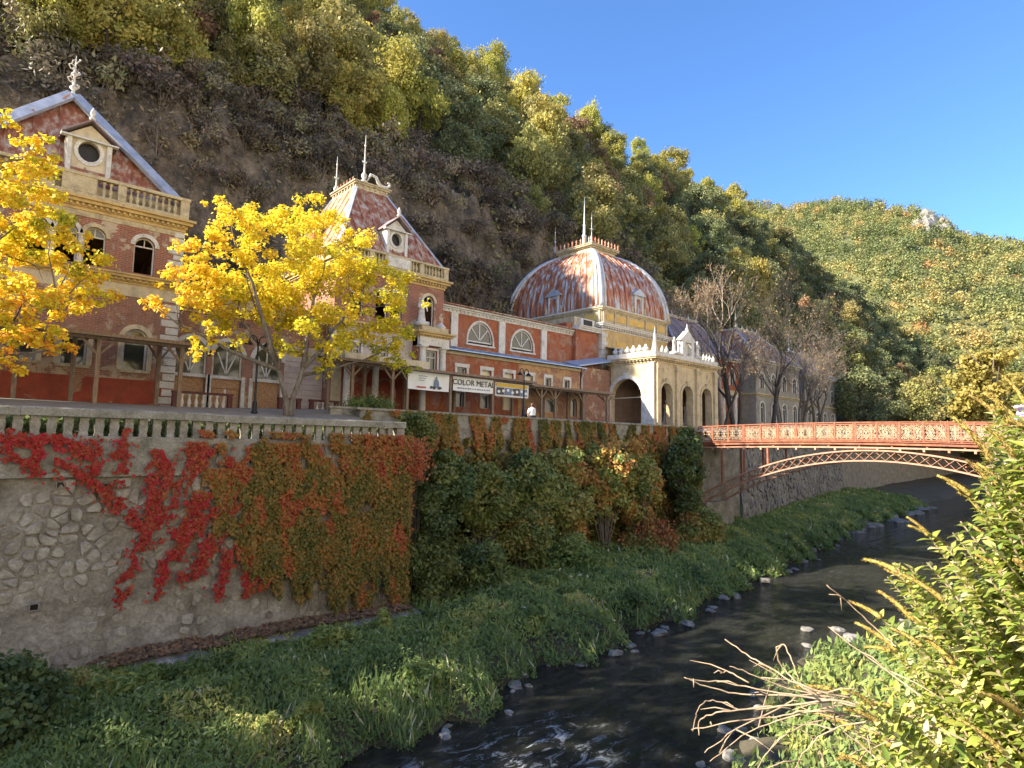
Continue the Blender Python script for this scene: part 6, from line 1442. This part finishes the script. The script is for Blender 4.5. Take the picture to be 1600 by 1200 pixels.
# ---------------- leafless trees by the portico
def bare(label, x, y, h, seed, mat, leaves=0, lev=4, spread=.55, up_=1):
    z = terr_z(x, y)-.2; rg = random.Random(seed); T = thing('leafless_tree', label, 'tree', (x, y, z), None)
    mb = MB(); tips = []; branch_tree(mb, (x, y, z), (rg.uniform(-.1, .1), rg.uniform(-.1, .1), up_), h*.4, .012*h+.06, lev, rg, tips, spread, 0, 7, (3, 4), .68)
    for (p, d) in tips[::2]:
        for k in range(2):
            e_ = p+(d+Vector((rg.uniform(-1, 1), rg.uniform(-1, 1), rg.uniform(-.3, .8)))*.7)*.5; mb.tube([p, (p+e_)/2, e_], [.012, .009, .004], 3, cap=False)
    mb.obj('branches', mat, T, smooth=True)
    if leaves and tips:
        r_ = np.random.RandomState(seed); tp = np.array([t_[0] for t_ in tips]); idx = r_.randint(0, len(tp), leaves)
        P = tp[idx]+r_.normal(size=(leaves, 3))*.22 - np.array((x, y, z))
        link('leaves', leaf_mesh('sparse_leaves', P, sph(leaves, r_), .12+.1*r_.rand(leaves), M['russet'], r_.rand(leaves), 1.5, r_), T)
    return T
bare('tall sunlit leafless tree with pale upper branches behind the portico', 55.0, 30.3, 17, 21, M['barkpale'], 1300, 5, .5)
bare('slim dark leafless tree next to the tall pale one', 54.0, 28.6, 15, 22, M['barkdark'], 200, 4, .5)
bare('dark many-branched leafless tree before the grey mansard pavilion', 61.4, 28.4, 15.5, 23, M['barkdark'], 300, 5, .65)
bare('low spreading leafless tree leaning over the promenade before the farthest pavilion', 71, 31.5, 13, 24, M['barkdark'], 200, 5, .85)
bare('twiggy leafless tree between the far pavilions', 80, 33, 14, 25, M['bark'], 300, 5, .7)
bare('dark leafless tree trunk close to the portico corner', 51.6, 28.2, 8, 27, M['barkdark'], 150, 4, .5)

# ---------------- creeper on the near wall
r_ = np.random.RandomState(31); P = []; T = []
def edge_z(x): return lerp([(3.0, -.2), (4.78, -1.14), (6.12, -1.88), (7.23, -3.7), (8.36, -5.2), (10.72, -5.9), (14.3, -6.6)], x)
n0 = 110000; X_ = r_.uniform(3.0, 14.3, n0); Z_ = r_.uniform(-6.6, .25, n0)
for x, z in zip(X_, Z_):
    e_ = edge_z(x)
    if z < e_+.35+1.3*fbm(x*2.2, z*.35, 1.2, 3): continue
    if z > -.15 and (x < 4 or fbm(x, z, 1.6, 2, 6) < .12-.5*sst((x-10)/4)): continue
    dn = fbm(x*1.4, z*.9, 1.0, 4, 2)
    if dn < -.42+.5*sst((7.4-x)/2.4) or r_.rand() < .1: continue
    if z > -1.0 and x < 8 and fbm(x*1.3, z*2, 1.1, 2, 40) < .0: continue
    red = sst((7.6-x)/2.6)
    t_ = .1 + .22*fbm(x*1.3, z*.8, .8, 3, 11) + .36*r_.rand()**1.5 + .17*sst((z+2.0)/1.5) + .55*red*(.6+.4*r_.rand()) + (.3 if fbm(x*1.5, z*.7, .9, 2, 17) > .38 else 0)
    P.append((x, 21.93-.05-.28*r_.rand()*sst((x-5)/4)-.12*max(0, dn), z)); T.append(np.clip(t_, 0, 1))
for st in STRANDS:
    for (a, b_) in zip(st, st[1:]):
        L = math.hypot(b_[0]-a[0], b_[1]-a[1]); k = int(L*420)
        for i in range(k):
            s = r_.rand(); wd = .1*(1+.6*math.sin(s*9+a[0]*5)); qx = a[0]+(b_[0]-a[0])*s+r_.normal()*wd; qz = a[1]+(b_[1]-a[1])*s+r_.normal()*wd
            if fbm(qx*2.2, qz*2.2, 1.3, 2, 50) < -.12: continue
            P.append((qx, 21.83-.1*r_.rand(), qz)); T.append(np.clip(.88+.1*r_.normal()+.12*fbm(qx, qz, 1.2, 2, 51), .5, 1))
for i in range(15000):
    x = r_.uniform(4.6, 8.9); z = -.3-4.9*r_.rand()
    if z < edge_z(x)*.55-2.6 or fbm(x*1.5-z*.5, z*.7, 1.2, 3, 61) < .06+.12*r_.rand(): continue
    P.append((x, 21.84-.1*r_.rand(), z)); T.append(np.clip(.78+.14*r_.normal()-.12*sst((x-6.5)/2), .2, 1))
# shaggy overhang at the corner
for i in range(9000):
    a = r_.rand(); x = 12.2+2.6*a+r_.normal()*.25; yy = 21.8-.5*a*r_.rand()+r_.rand()*.9; z = .25-1.6*r_.rand()*a-.5*r_.rand(); P.append((x, yy, z)); T.append(np.clip(.62+.12*r_.normal(), 0, 1))
for i in range(9000):
    yy = 21.8+4.2*r_.rand(); z = .1-6.5*r_.rand()**1.2; P.append((14.25+.35*r_.rand(), yy, z)); T.append(np.clip(.2+.3*r_.rand(), 0, 1))
P = np.array(P); n = len(P)
o = link('creeper', leaf_mesh('creeper', P, sph(n, r_)*.75+np.array([0, -1, .25]), .05+.1*r_.rand(n)**1.5, M['creeper'], T, 1.3, r_)); tag(o, 'red and olive Virginia creeper hanging over the stone river wall', 'creeper', kind='stuff')
mb = MB(); rg = random.Random(9)
for k in range(46):
    x = rg.uniform(6.5, 14); z1_ = edge_z(x)-rg.uniform(-.5, .7); q = [(x, 21.9, -.2)]
    for j in range(6): q.append((x+rg.uniform(-.25, .25), 21.93-rg.uniform(0, .1), -.2+(z1_+.2)*(j+1)/6))
    mb.tube(q, .011, 3)
o = mb.obj('creeper_stems', M['bark']); tag(o, 'thin woody creeper stems on the stone river wall', 'stems', kind='stuff')
# fallen leaves on the footing
n = 2600; xx = r_.uniform(2.6, 14.2, n); yy = 21.0+.95*r_.rand(n); zz = -6.45+.16*np.array([fbm(a, 4, .8, 3) for a in xx])-.45*np.array([sst((5-a)/3) for a in xx])+.03*r_.rand(n)+.06*(yy-21)
o = link('fallen_leaves', leaf_mesh('fallen_leaves', np.stack([xx, yy, zz], 1), sph(n, r_)*.5+np.array([0, -.3, 1]), .1+.07*r_.rand(n), M['russet'], r_.rand(n), 1.3, r_)); tag(o, 'dry fallen leaves on the footing of the river wall', 'leaves', kind='stuff')

# creeper trailing over the promenade wall
P = []; T = []
for i in range(30000):
    x = 14.3+29*r_.rand(); d = fbm(x, 0, .5, 2, 3); z = 1.5-(2.2+1.6*d)*r_.rand()**.8
    if fbm(x*1.2, z*.3, 1.1, 2, 21) < -.12: continue
    P.append((x, 25.93-.05-.45*r_.rand()*sst((1.3-z)/1.5), z)); T.append(np.clip(.2+.5*fbm(x*1.5, z*.3, 1, 2, 14)+.3*r_.rand(), 0, 1))
for i in range(26000):
    x = 14.3+29*r_.rand(); z = -.5-7*r_.rand(); P.append((x, 25.9-.6*r_.rand(), z)); T.append(np.clip(.12+.3*r_.rand()*r_.rand()+.25*max(0, fbm(x, z, .6, 2)), 0, 1))
P = np.array(P); n = len(P)
o = link('wall_creeper', leaf_mesh('wall_creeper', P, sph(n, r_)*.8+np.array([0, -1, .3]), .14+.1*r_.rand(n), M['creeper'], T, 1.4, r_)); tag(o, 'olive and rust coloured creeper trailing over the promenade wall', 'creeper', kind='stuff')

# ---------------- shrubs in the corner and along the promenade wall
def shrub(label, x, y, z, rx, rz, tint, seed, leaf=.2, nc=44, per=210, name='shrub', mat='shrub', spread=.3, aspect=1.8, base=None):
    r_ = np.random.RandomState(seed); bz = base if base is not None else max(bank_z(x, min(y, wall_y(x)-.2))-.1, -8)
    S_ = thing(name, label, 'shrub', (x, y, bz))
    C = []; Rr = []
    for i in range(nc):
        d = sph(1, r_)[0]; C.append((x+d[0]*rx*.75*r_.rand()**.5, y+d[1]*rx*.6*r_.rand()**.5, z+d[2]*rz*.8*r_.rand()**.5)); Rr.append(rx*r_.uniform(.18, .36))
    tc = np.clip(tint+spread*(r_.rand(nc)-.5)*1.6, 0, 1)
    P, Nn, S, T = clump_cloud(C, Rr, per, leaf, tc, .25, .85, r_=r_, up=.5); P = P-np.array((x, y, bz))
    link('foliage', leaf_mesh('shrub_foliage', P, Nn, S, M[mat], T, aspect, r_), S_)
    mb = MB(); rg = random.Random(seed)
    for c in C[::2]: mb.tube([(x+rg.uniform(-.2, .2), y+rg.uniform(-.1, .1), bz-.1), ((x+c[0])/2, (y+c[1])/2, (bz+c[2])/2+.1), tuple(c)], [.045, .03, .008], 4)
    mb.obj('stems', M['bark'], S_)
    return S_
SH = [
 ('round olive bush poking above the parapet at the creeper corner', 16.4, 24.6, .55, 1.05, 1.0, .5, .13),
 ('leafy green sumac with drooping fronds next to the creeper corner', 17.9, 24.3, -1.6, 1.7, 1.6, .42, .2),
 ('bright green ash sapling before the rusty creeper of the promenade wall', 20.4, 24.2, -2.0, 1.9, 1.7, .5, .2),
 ('dark green bramble thicket low beside the creeper-covered wall end', 18.2, 22.8, -5.4, 2.2, 1.9, .3, .17),
 ('green thicket at the foot of the wall end under the creeper', 15.8, 22.0, -4.3, 1.3, 2.6, .3, .16),
 ('blue-green tree of heaven in the middle of the promenade wall thicket', 23.4, 24.2, -1.9, 1.9, 1.8, .36, .22),
 ('yellowing green shrub hanging low in the thicket', 22.6, 23.6, -4.0, 1.9, 1.4, .62, .18),
 ('brownish green shrub half covered in creeper', 26.6, 24.4, -2.4, 2.1, 2.6, .66, .2),
 ('rust tinged shrub drooping from the promenade parapet', 30.4, 24.6, -1.5, 2.2, 2.4, .78, .2),
 ('red-brown shrub below the parapet close to the portico', 33.4, 24.5, -2.2, 1.9, 2.8, .8, .2),
 ('dark green cedar-like shrub climbing to the bridge end', 38.6, 24.2, -1.0, 1.8, 2.6, .22, .22),
 ('dry brown bush at the foot of the promenade wall', 33.5, 23.6, -5.4, 2.2, 1.2, .85, .18),
 ('low tangled brown shrub under the bridge approach', 39.5, 23.8, -5.2, 2.4, 1.5, .75, .2),
 ('shady green bush at the foot of the tree of heaven', 25.2, 22.9, -5.7, 2.0, 1.2, .4, .18),
 ('dark green shrub in front of the portico arches', 41.2, 25.4, .4, 1.2, 1.3, .25, .2)]
for i, (lab, x, y, z, rx, rz, ti, lf_) in enumerate(SH): shrub(lab, x, y, z-(.6 if i else 0), rx*1.12, rz*(1.4 if i else 1), ti, 300+i, lf_*.9, nc=60, per=200)
shrub('big dark green ivy bush at the foot of the bare stone wall', 1.3, 18.6, -6.3, 1.9, 1.4, .12, 330, .13, 34, 420, spread=.15, aspect=1.2)
shrub('yellow-green weed clump among the bank nettles', 8.2, 17.2, -6.9, .85, .7, .7, 331, .13, 16, 150, spread=.2, mat='weeds', aspect=3)
shrub('clipped green hedge growing out of the stone planter', 15.3, 27.3, 1.75, 1.9, .22, .35, 332, .1, 26, 90, base=1.2)

# ---------------- bank weeds
r_ = np.random.RandomState(41); P = []; T = []; S = []; A = []
for i in range(190000):
    x = 1.0+r_.rand()**2.1*105; e_ = bank_edge(x); wl = min(wall_y(x), 21.6 if x < 14.2 else 99); y = e_-.12+(wl-e_)*r_.rand()
    z0 = bank_z(x, y); hb = (.3+.5*max(0, fbm(x, y, .5, 3, 2))+.35*sst((y-e_)/2.5))*(1-.75*(sst((y-18.6)/1.6) if 2.5 < x < 14.5 else 0)); k = max(.05, .0031*math.hypot(x, y))
    P.append((x+r_.normal()*.05, y+r_.normal()*.05, z0+hb*(.2+.9*r_.rand()))); S.append(k*r_.uniform(1, 2.1))
    t_ = .38+.36*fbm(x, y, .45, 3, 5)+.26*(r_.rand()-.5)+(.3 if fbm(x, y, .35, 2, 30) > .3 else 0)
    if r_.rand() < .022 and fbm(x, y, .4, 2, 12) > 0: t_ = 1
    T.append(np.clip(t_, 0, 1)); A.append((r_.normal()*.6, r_.normal()*.6, .9))
P = np.array(P); n = len(P)
o = link('bank_weeds', leaf_mesh('bank_weeds', P, sph(n, r_)*.9+np.array([-.3, -.5, .6]), np.array(S), M['weeds'], T, 2.6, r_, axis=np.array(A)+sph(n, r_)*.7)); tag(o, 'dense green nettles and weeds covering the far river bank', 'weeds', kind='stuff')
P = []; T = []; S = []
for i in range(48000):
    x = 6+r_.rand()**1.4*60; e_ = near_edge(x); y = 1.5+(e_-.3-1.5)*r_.rand()
    if fbm(x, y, .6, 2, 3) < -.1 and y > e_-2.5: continue
    P.append((x, y, near_z(x, y)+.5*r_.rand())); T.append(np.clip(.55+.4*fbm(x, y, .5, 2, 9)+.25*(r_.rand()-.5), 0, 1)); S.append(.08+.007*x*r_.rand())
P = np.array(P); n = len(P)
o = link('near_bank_grass', leaf_mesh('near_bank_grass', P, sph(n, r_)*.9+np.array([-.3, .3, .6]), np.array(S), M['weeds'], T, 3, r_, axis=sph(n, r_)*.6+np.array([0, 0, .9]))); tag(o, 'yellowing grass on the near river bank under the shrub', 'grass', kind='stuff')

# ---------------- rocks along the water
def rock_me(seed):
    rg = random.Random(seed); V = []; F = []; n, m_ = 9, 5
    for i in range(m_+1):
        ph = PI*i/m_
        for k in range(n):
            a = 2*PI*k/n; q = Vector((math.sin(ph)*math.cos(a), math.sin(ph)*math.sin(a), math.cos(ph))); f = 1+.45*mnoise.noise(q*1.3+Vector((seed*3.1, 0, 0)))+.2*mnoise.noise(q*3+Vector((0, seed*2.3, 0)))
            V.append((q.x*f, q.y*f*.8, max(-.4, min(.5, q.z*f*.6))))
    for i in range(m_):
        for k in range(n): F.append((i*n+k, (i+1)*n+k, (i+1)*n+(k+1) % n, i*n+(k+1) % n))
    return MB().add(V, F).mesh('river_rock', M['rock'])
RK = [rock_me(i) for i in range(7)]
for i, (x, y, s) in enumerate(ROCKS):
    o = link('river_rock', RK[i % 7], None, (x, y, WATER+.05*s), (rnd.uniform(-.2, .2), rnd.uniform(-.2, .2), rnd.uniform(0, 6)), (s, s*rnd.uniform(.7, 1), s*rnd.uniform(.5, .9)))
    tag(o, 'grey boulder lying in the shallows by the weedy far bank' if y > 13 else 'grey boulder lying off the near bank below the shrub', 'rock', 'boulders by the far bank' if y > 13 else 'boulders by the near bank')
for i in range(70):
    far = rnd.random() < .6; x = rnd.uniform(8, 75); y = bank_edge(x)-rnd.uniform(-.1, .7) if far else near_edge(x)+rnd.uniform(-.2, .9); s = rnd.uniform(.08, .26)*(1+.01*x)
    o = link('river_stone', RK[i % 7], None, (x, y, WATER+.03*s), (0, 0, rnd.uniform(0, 6)), (s, s*.8, s*rnd.uniform(.5, .9)))
    tag(o, 'small wet stone at the edge of the far bank' if far else 'small wet stone at the edge of the near bank', 'stone', 'small stones far bank' if far else 'small stones near bank')
for i in range(22):
    x = rnd.uniform(66, 105); y = bank_edge(x)-rnd.uniform(-1, 1.2); s = rnd.uniform(.5, 1.3)
    o = link('pale_boulder', RK[i % 7], None, (x, y, WATER), (0, 0, rnd.uniform(0, 6)), (s*1.4, s, s*.6)); tag(o, 'pale boulder on the bank beyond the bridge', 'rock', 'boulders beyond the bridge')

# ---------------- butterfly bush in the foreground
BB = thing('butterfly_bush', 'sunlit butterfly bush with brown seed spikes leaning over the near bank', 'shrub', (3.0, -.05, -2.2))
root = Vector((3.0, -.05, -2.2)); rg = random.Random(12); r_ = np.random.RandomState(12)
def leaf_shape(name, seed, L=.1, W=.026):
    rg_ = random.Random(seed); V = []; F = []; k = 5; bend = rg_.uniform(.1, .45)
    for i in range(k+1):
        s = i/k; w_ = W*math.sin(PI*min(1, .08+.92*s)**.8)*(1 if s < 1 else 0)+.0006; z = -bend*L*s*s; V += [(-w_, L*s, z+w_*.35), (0, L*s, z), (w_, L*s, z+w_*.35)]
    for i in range(k):
        for j in range(2): F.append((i*3+j, i*3+j+1, (i+1)*3+j+1, (i+1)*3+j))
    return V, F
LV = [leaf_shape('leaf', s) for s in range(5)]
tints = [.1, .3, .5, .7, .95]
leaf_mes = []
for (V, F), ti in zip(LV*2, tints+[.4, .6, .2, .8, .5]): leaf_mes.append(np_mesh('leaf', V, F, M['buddleia'], [ti]*len(F), True))
def orient(d, upv):
    d = Vector(d).normalized(); u = Vector(upv); u = (u-d*u.dot(d)); u = u.normalized() if u.length > 1e-4 else d.orthogonal().normalized(); x_ = d.cross(u)
    return Matrix(((x_.x, d.x, u.x), (x_.y, d.y, u.y), (x_.z, d.z, u.z)))
stems = MB(); alll = []; spikes = []
for i, tp in enumerate(BUD_TIPS):
    tip = Vector(tp); b0 = root+Vector((rg.uniform(-.25, .4), rg.uniform(-.3, .25), rg.uniform(-.1, .1))); ln = (tip-b0).length
    mid = b0.lerp(tip, .5)+Vector((rg.uniform(-.05, .05), -.02, .12*ln)); pts_ = []
    for k in range(13):
        s = k/12; pts_.append(b0*(1-s)**2+mid*2*s*(1-s)+tip*s*s)
    stems.tube(pts_, [.007-.0045*k/12 for k in range(13)], 4)
    # leaves on the outer part
    tot = min(.75, ln*.5); s0 = 1-tot/ln; d_prev = None; nn = int(tot/.024)
    for k in range(nn):
        s = s0+(1-s0)*k/nn; p = b0*(1-s)**2+mid*2*s*(1-s)+tip*s*s; d = (mid-b0)*2*(1-s)+(tip-mid)*2*s; d.normalize()
        a = k*PI/2+rg.uniform(-.3, .3); o1 = d.orthogonal().normalized(); o2 = d.cross(o1); side = o1*math.cos(a)+o2*math.sin(a)
        for sg in (-1, 1):
            ld = (d*.55+side*sg+Vector((0, 0, .1))).normalized(); sc_ = rg.uniform(.42, .82)*(1-.35*k/nn); alll.append((p, orient(ld, Vector((rg.uniform(-.4, .4), rg.uniform(-.4, .4), 1))+d*.4), sc_, rg.randrange(10)))
    if rg.random() < .17 or i > len(BUD_TIPS)-13: spikes.append((tip, (tip-mid).normalized()))
stems.obj('stems', M['twig'], BB)
alll.sort(key=lambda l: l[0].length - l[2]*.25 + (5 if proj(l[0]) is None or proj(l[0])[0] > 1600 or proj(l[0])[1] > 1200 else 0))
big, small = alll[:290], alll[290:]
for p, m3, s, k in big:
    o = link('leaf', leaf_mes[k], BB, p); o.rotation_euler = m3.to_euler(); o.scale = (s, s, s)
VV = []; FF = []; TT = []; off = 0
base_arr = [(np.array(V), np.array(F)) for V, F in LV*2]; tl = tints+[.4, .6, .2, .8, .5]
for p, m3, s, k in small:
    V, F = base_arr[k]; A = np.array(m3); VV.append(V@A.T*s+np.array(p-root)); FF.append(F+off); off += len(V); TT += [min(1, max(0, tl[k]+r_.uniform(-.1, .1)))]*len(F)
o = link('foliage', np_mesh('bush_foliage', np.concatenate(VV), np.concatenate(FF), M['buddleia'], TT, True), BB); o['kind'] = 'stuff'
def spike_me(seed):
    rg_ = random.Random(seed); mb = MB(); L = rg_.uniform(.09, .15); k = 12
    mb.tube([(0, L*i/k, -.25*L*(i/k)**2) for i in range(k+1)], [.0095*(1-.6*i/k)+.001 for i in range(k+1)], 5)
    for i in range(70):
        s = rg_.random(); a = rg_.uniform(0, 2*PI); rr_ = .0165*(1-.6*s); mb.ico((rr_*math.cos(a), L*s, -.25*L*s*s+rr_*math.sin(a)), .0048*(1-.4*s), 1, 1.5, 1) if False else mb.add(
            [(rr_*math.cos(a)*f+dx, L*s+dy, -.25*L*s*s+rr_*math.sin(a)*f) for f, dx, dy in ((.4, 0, -.006), (1.1, .003, 0), (1.1, -.003, .002), (.6, 0, .008))], [(0, 1, 2), (1, 3, 2)])
    return mb.mesh('seed_spike', M['spike'], True)
SP = [spike_me(i) for i in range(5)]
for i, (p, d) in enumerate(spikes):
    o = link('seed_spike', SP[i % 5], BB, p-d*.02); o.rotation_euler = orient(d+Vector((0, 0, rg.uniform(-.5, .1))), (0, 0, 1)).to_euler()
    s = rg.uniform(.8, 1.25); o.scale = (s, s, s)
for p in ((3.05, .42, .16), (2.95, .5, -.02)):
    mb = MB()
    for k in range(16): q = Vector(p)+Vector((rg.uniform(-.03, .03), rg.uniform(-.03, .03), rg.uniform(-.03, .03))); mb.ico(tuple(q), .011, 1, 1, .7)
    mb.obj('lilac_flower', M['lilacflower'], BB)

# ---------------- dry twigs
DT = thing('dry_branch', 'bundle of bare straw-coloured dead twigs sticking out over the river', 'branch', (2.75, .6, -1.6))
def smooth_line(q, k=5):
    q = [Vector(a) for a in q]; out = []
    for i in range(len(q)-1):
        p0 = q[max(0, i-1)]; p1, p2 = q[i], q[i+1]; p3 = q[min(len(q)-1, i+2)]
        for j in range(k):
            t_ = j/k; out.append(.5*((2*p1)+(p2-p0)*t_+(2*p0-5*p1+4*p2-p3)*t_*t_+(3*p1-p0-3*p2+p3)*t_**3))
    out.append(q[-1]); return out
for tw in TWIGS:
    ln = smooth_line(tw); k = len(ln); a, b_ = ln[0], ln[-1]
    rr_ = [(.0046 if len(tw) > 4 else .0036)*(1-.55*abs((i/(k-1)) if (a-root).length < (b_-root).length else 1-i/(k-1))) for i in range(k)]
    tb_ = MB().tube([p+Vector((rg.uniform(-1, 1), rg.uniform(-1, 1), rg.uniform(-1, 1)))*.004 for p in ln], rr_, 6).obj('twig', M['twig'], DT, smooth=True)
    for j in range(2):
        i = rg.randrange(2, k-1); p = ln[i]; d = (ln[i]-ln[i-1]).normalized()*rg.choice((-1, 1)) + Vector((rg.uniform(-1, 1), rg.uniform(-1, 1), rg.uniform(-1, 1)))*.8; L = rg.uniform(.05, .16)
        MB().tube([p, p+d*L*.5+Vector((0, 0, .01)), p+d*L], [.0032, .0026, .001], 5).obj('twig', M['twig'], DT, smooth=True)

# ---------------- low planting behind the balustrade
r_ = np.random.RandomState(55); n = 9000; xx = r_.uniform(-6, 13.4, n); yy = 22.75+1.1*r_.rand(n); zz = np.array([terr_z(a, b_) for a, b_ in zip(xx, yy)])+.05+.55*r_.rand(n)
o = link('planting_strip', leaf_mesh('planting_strip', np.stack([xx, yy, zz], 1), sph(n, r_)+np.array([0, -.4, .5]), .1+.08*r_.rand(n), M['shrub'], np.clip(.3+.35*r_.rand(n), 0, 1), 1.6, r_)); tag(o, 'low green planting behind the terrace balustrade', 'planting', kind='stuff')
for i, (x, y, s, k) in enumerate(((72, 4, 1.0, 'dark_hornbeam'), (84, 7, 1.1, 'green_oak'), (64, 1, .9, 'dark_hornbeam'), (112, 11, 1.3, 'green_oak'))):
    plant(k, x, y, near_z(x, y)+.5, s, label=('dark' if k[0] == 'd' else 'olive')+' green tree on the near bank beyond the bridge', group='near bank trees '+k[0])
bare('pale twiggy tree in front of the farthest pavilion', 86, 34, 14, 31, M['bark'], 500, 5, .75)
bare('dense leafless shrub-like tree between the mansard pavilion and the bridge', 75.5, 31.5, 10.5, 32, M['bark'], 300, 5, .9)
bare('slender leafless tree beside the columns of the slate-roofed pavilion', 58, 30.2, 13, 33, M['barkdark'], 200, 5, .6)

rn = random.Random(77)
for i in range(26):
    x = 3+34*rn.random()**1.3; e_ = bank_edge(x); y = e_+.5+(min(wall_y(x), 20.3 if x < 14.5 else 99)-e_-1.2)*rn.random(); z = bank_z(x, y)
    S_ = shrub('tall clump of nettles rising from the weedy far bank', x, y, z+.55, rn.uniform(.45, .95), rn.uniform(.35, .6), rn.choice((.1, .25, .35, .45, .6, .72)), 400+i, .1+.002*x, 14, 130, name='nettle_clump', mat='weeds', spread=.2, aspect=3, base=z-.05)
    S_['group'] = 'nettle clumps on the bank'
shrub('dark ivy mass growing on the near end of the bridge', 42.2, 3.2, -1.6, 1.9, 2.4, .2, 440, .2, 60, 200, base=-7)

bare('tangled grey leafless tree hiding the mansard pavilion wall', 66.5, 29.8, 13, 41, M['bark'], 500, 5, .8)
bare('leafless tree with brown twigs standing by the far gallery', 83, 32.2, 12, 42, M['bark'], 500, 5, .8)
bare('grey leafless tree past the farthest pavilion', 91, 35, 13, 43, M['bark'], 400, 5, .75)

# tall grass blades and dry stalks between the weeds
r_ = np.random.RandomState(91); P = []; S = []; T = []; A = []
for i in range(15000):
    x = 2+r_.rand()**1.6*70; e_ = bank_edge(x); wl = min(wall_y(x), 18.8 if x < 14.4 else 99); y = e_-.1+(wl-e_)*r_.rand()**1.3
    if fbm(x, y, .55, 2, 71) < .02: continue
    L = r_.uniform(.16, .4)*(1+.006*x); P.append((x, y, bank_z(x, y)+.3+.35*r_.rand())); S.append(L)
    T.append(np.clip((.9 if r_.rand() < .15 else .3)+.14*r_.normal(), 0, 1)); A.append((r_.normal()*.35, r_.normal()*.35, 1))
P = np.array(P); n = len(P)
o = link('bank_grass', leaf_mesh('bank_grass', P, sph(n, r_)*.5+np.array([-.4, -.8, .1]), np.array(S)*.5, M['weeds'], T, 12, r_, axis=np.array(A))); tag(o, 'tall grass blades and dry stalks on the far river bank', 'grass', kind='stuff')
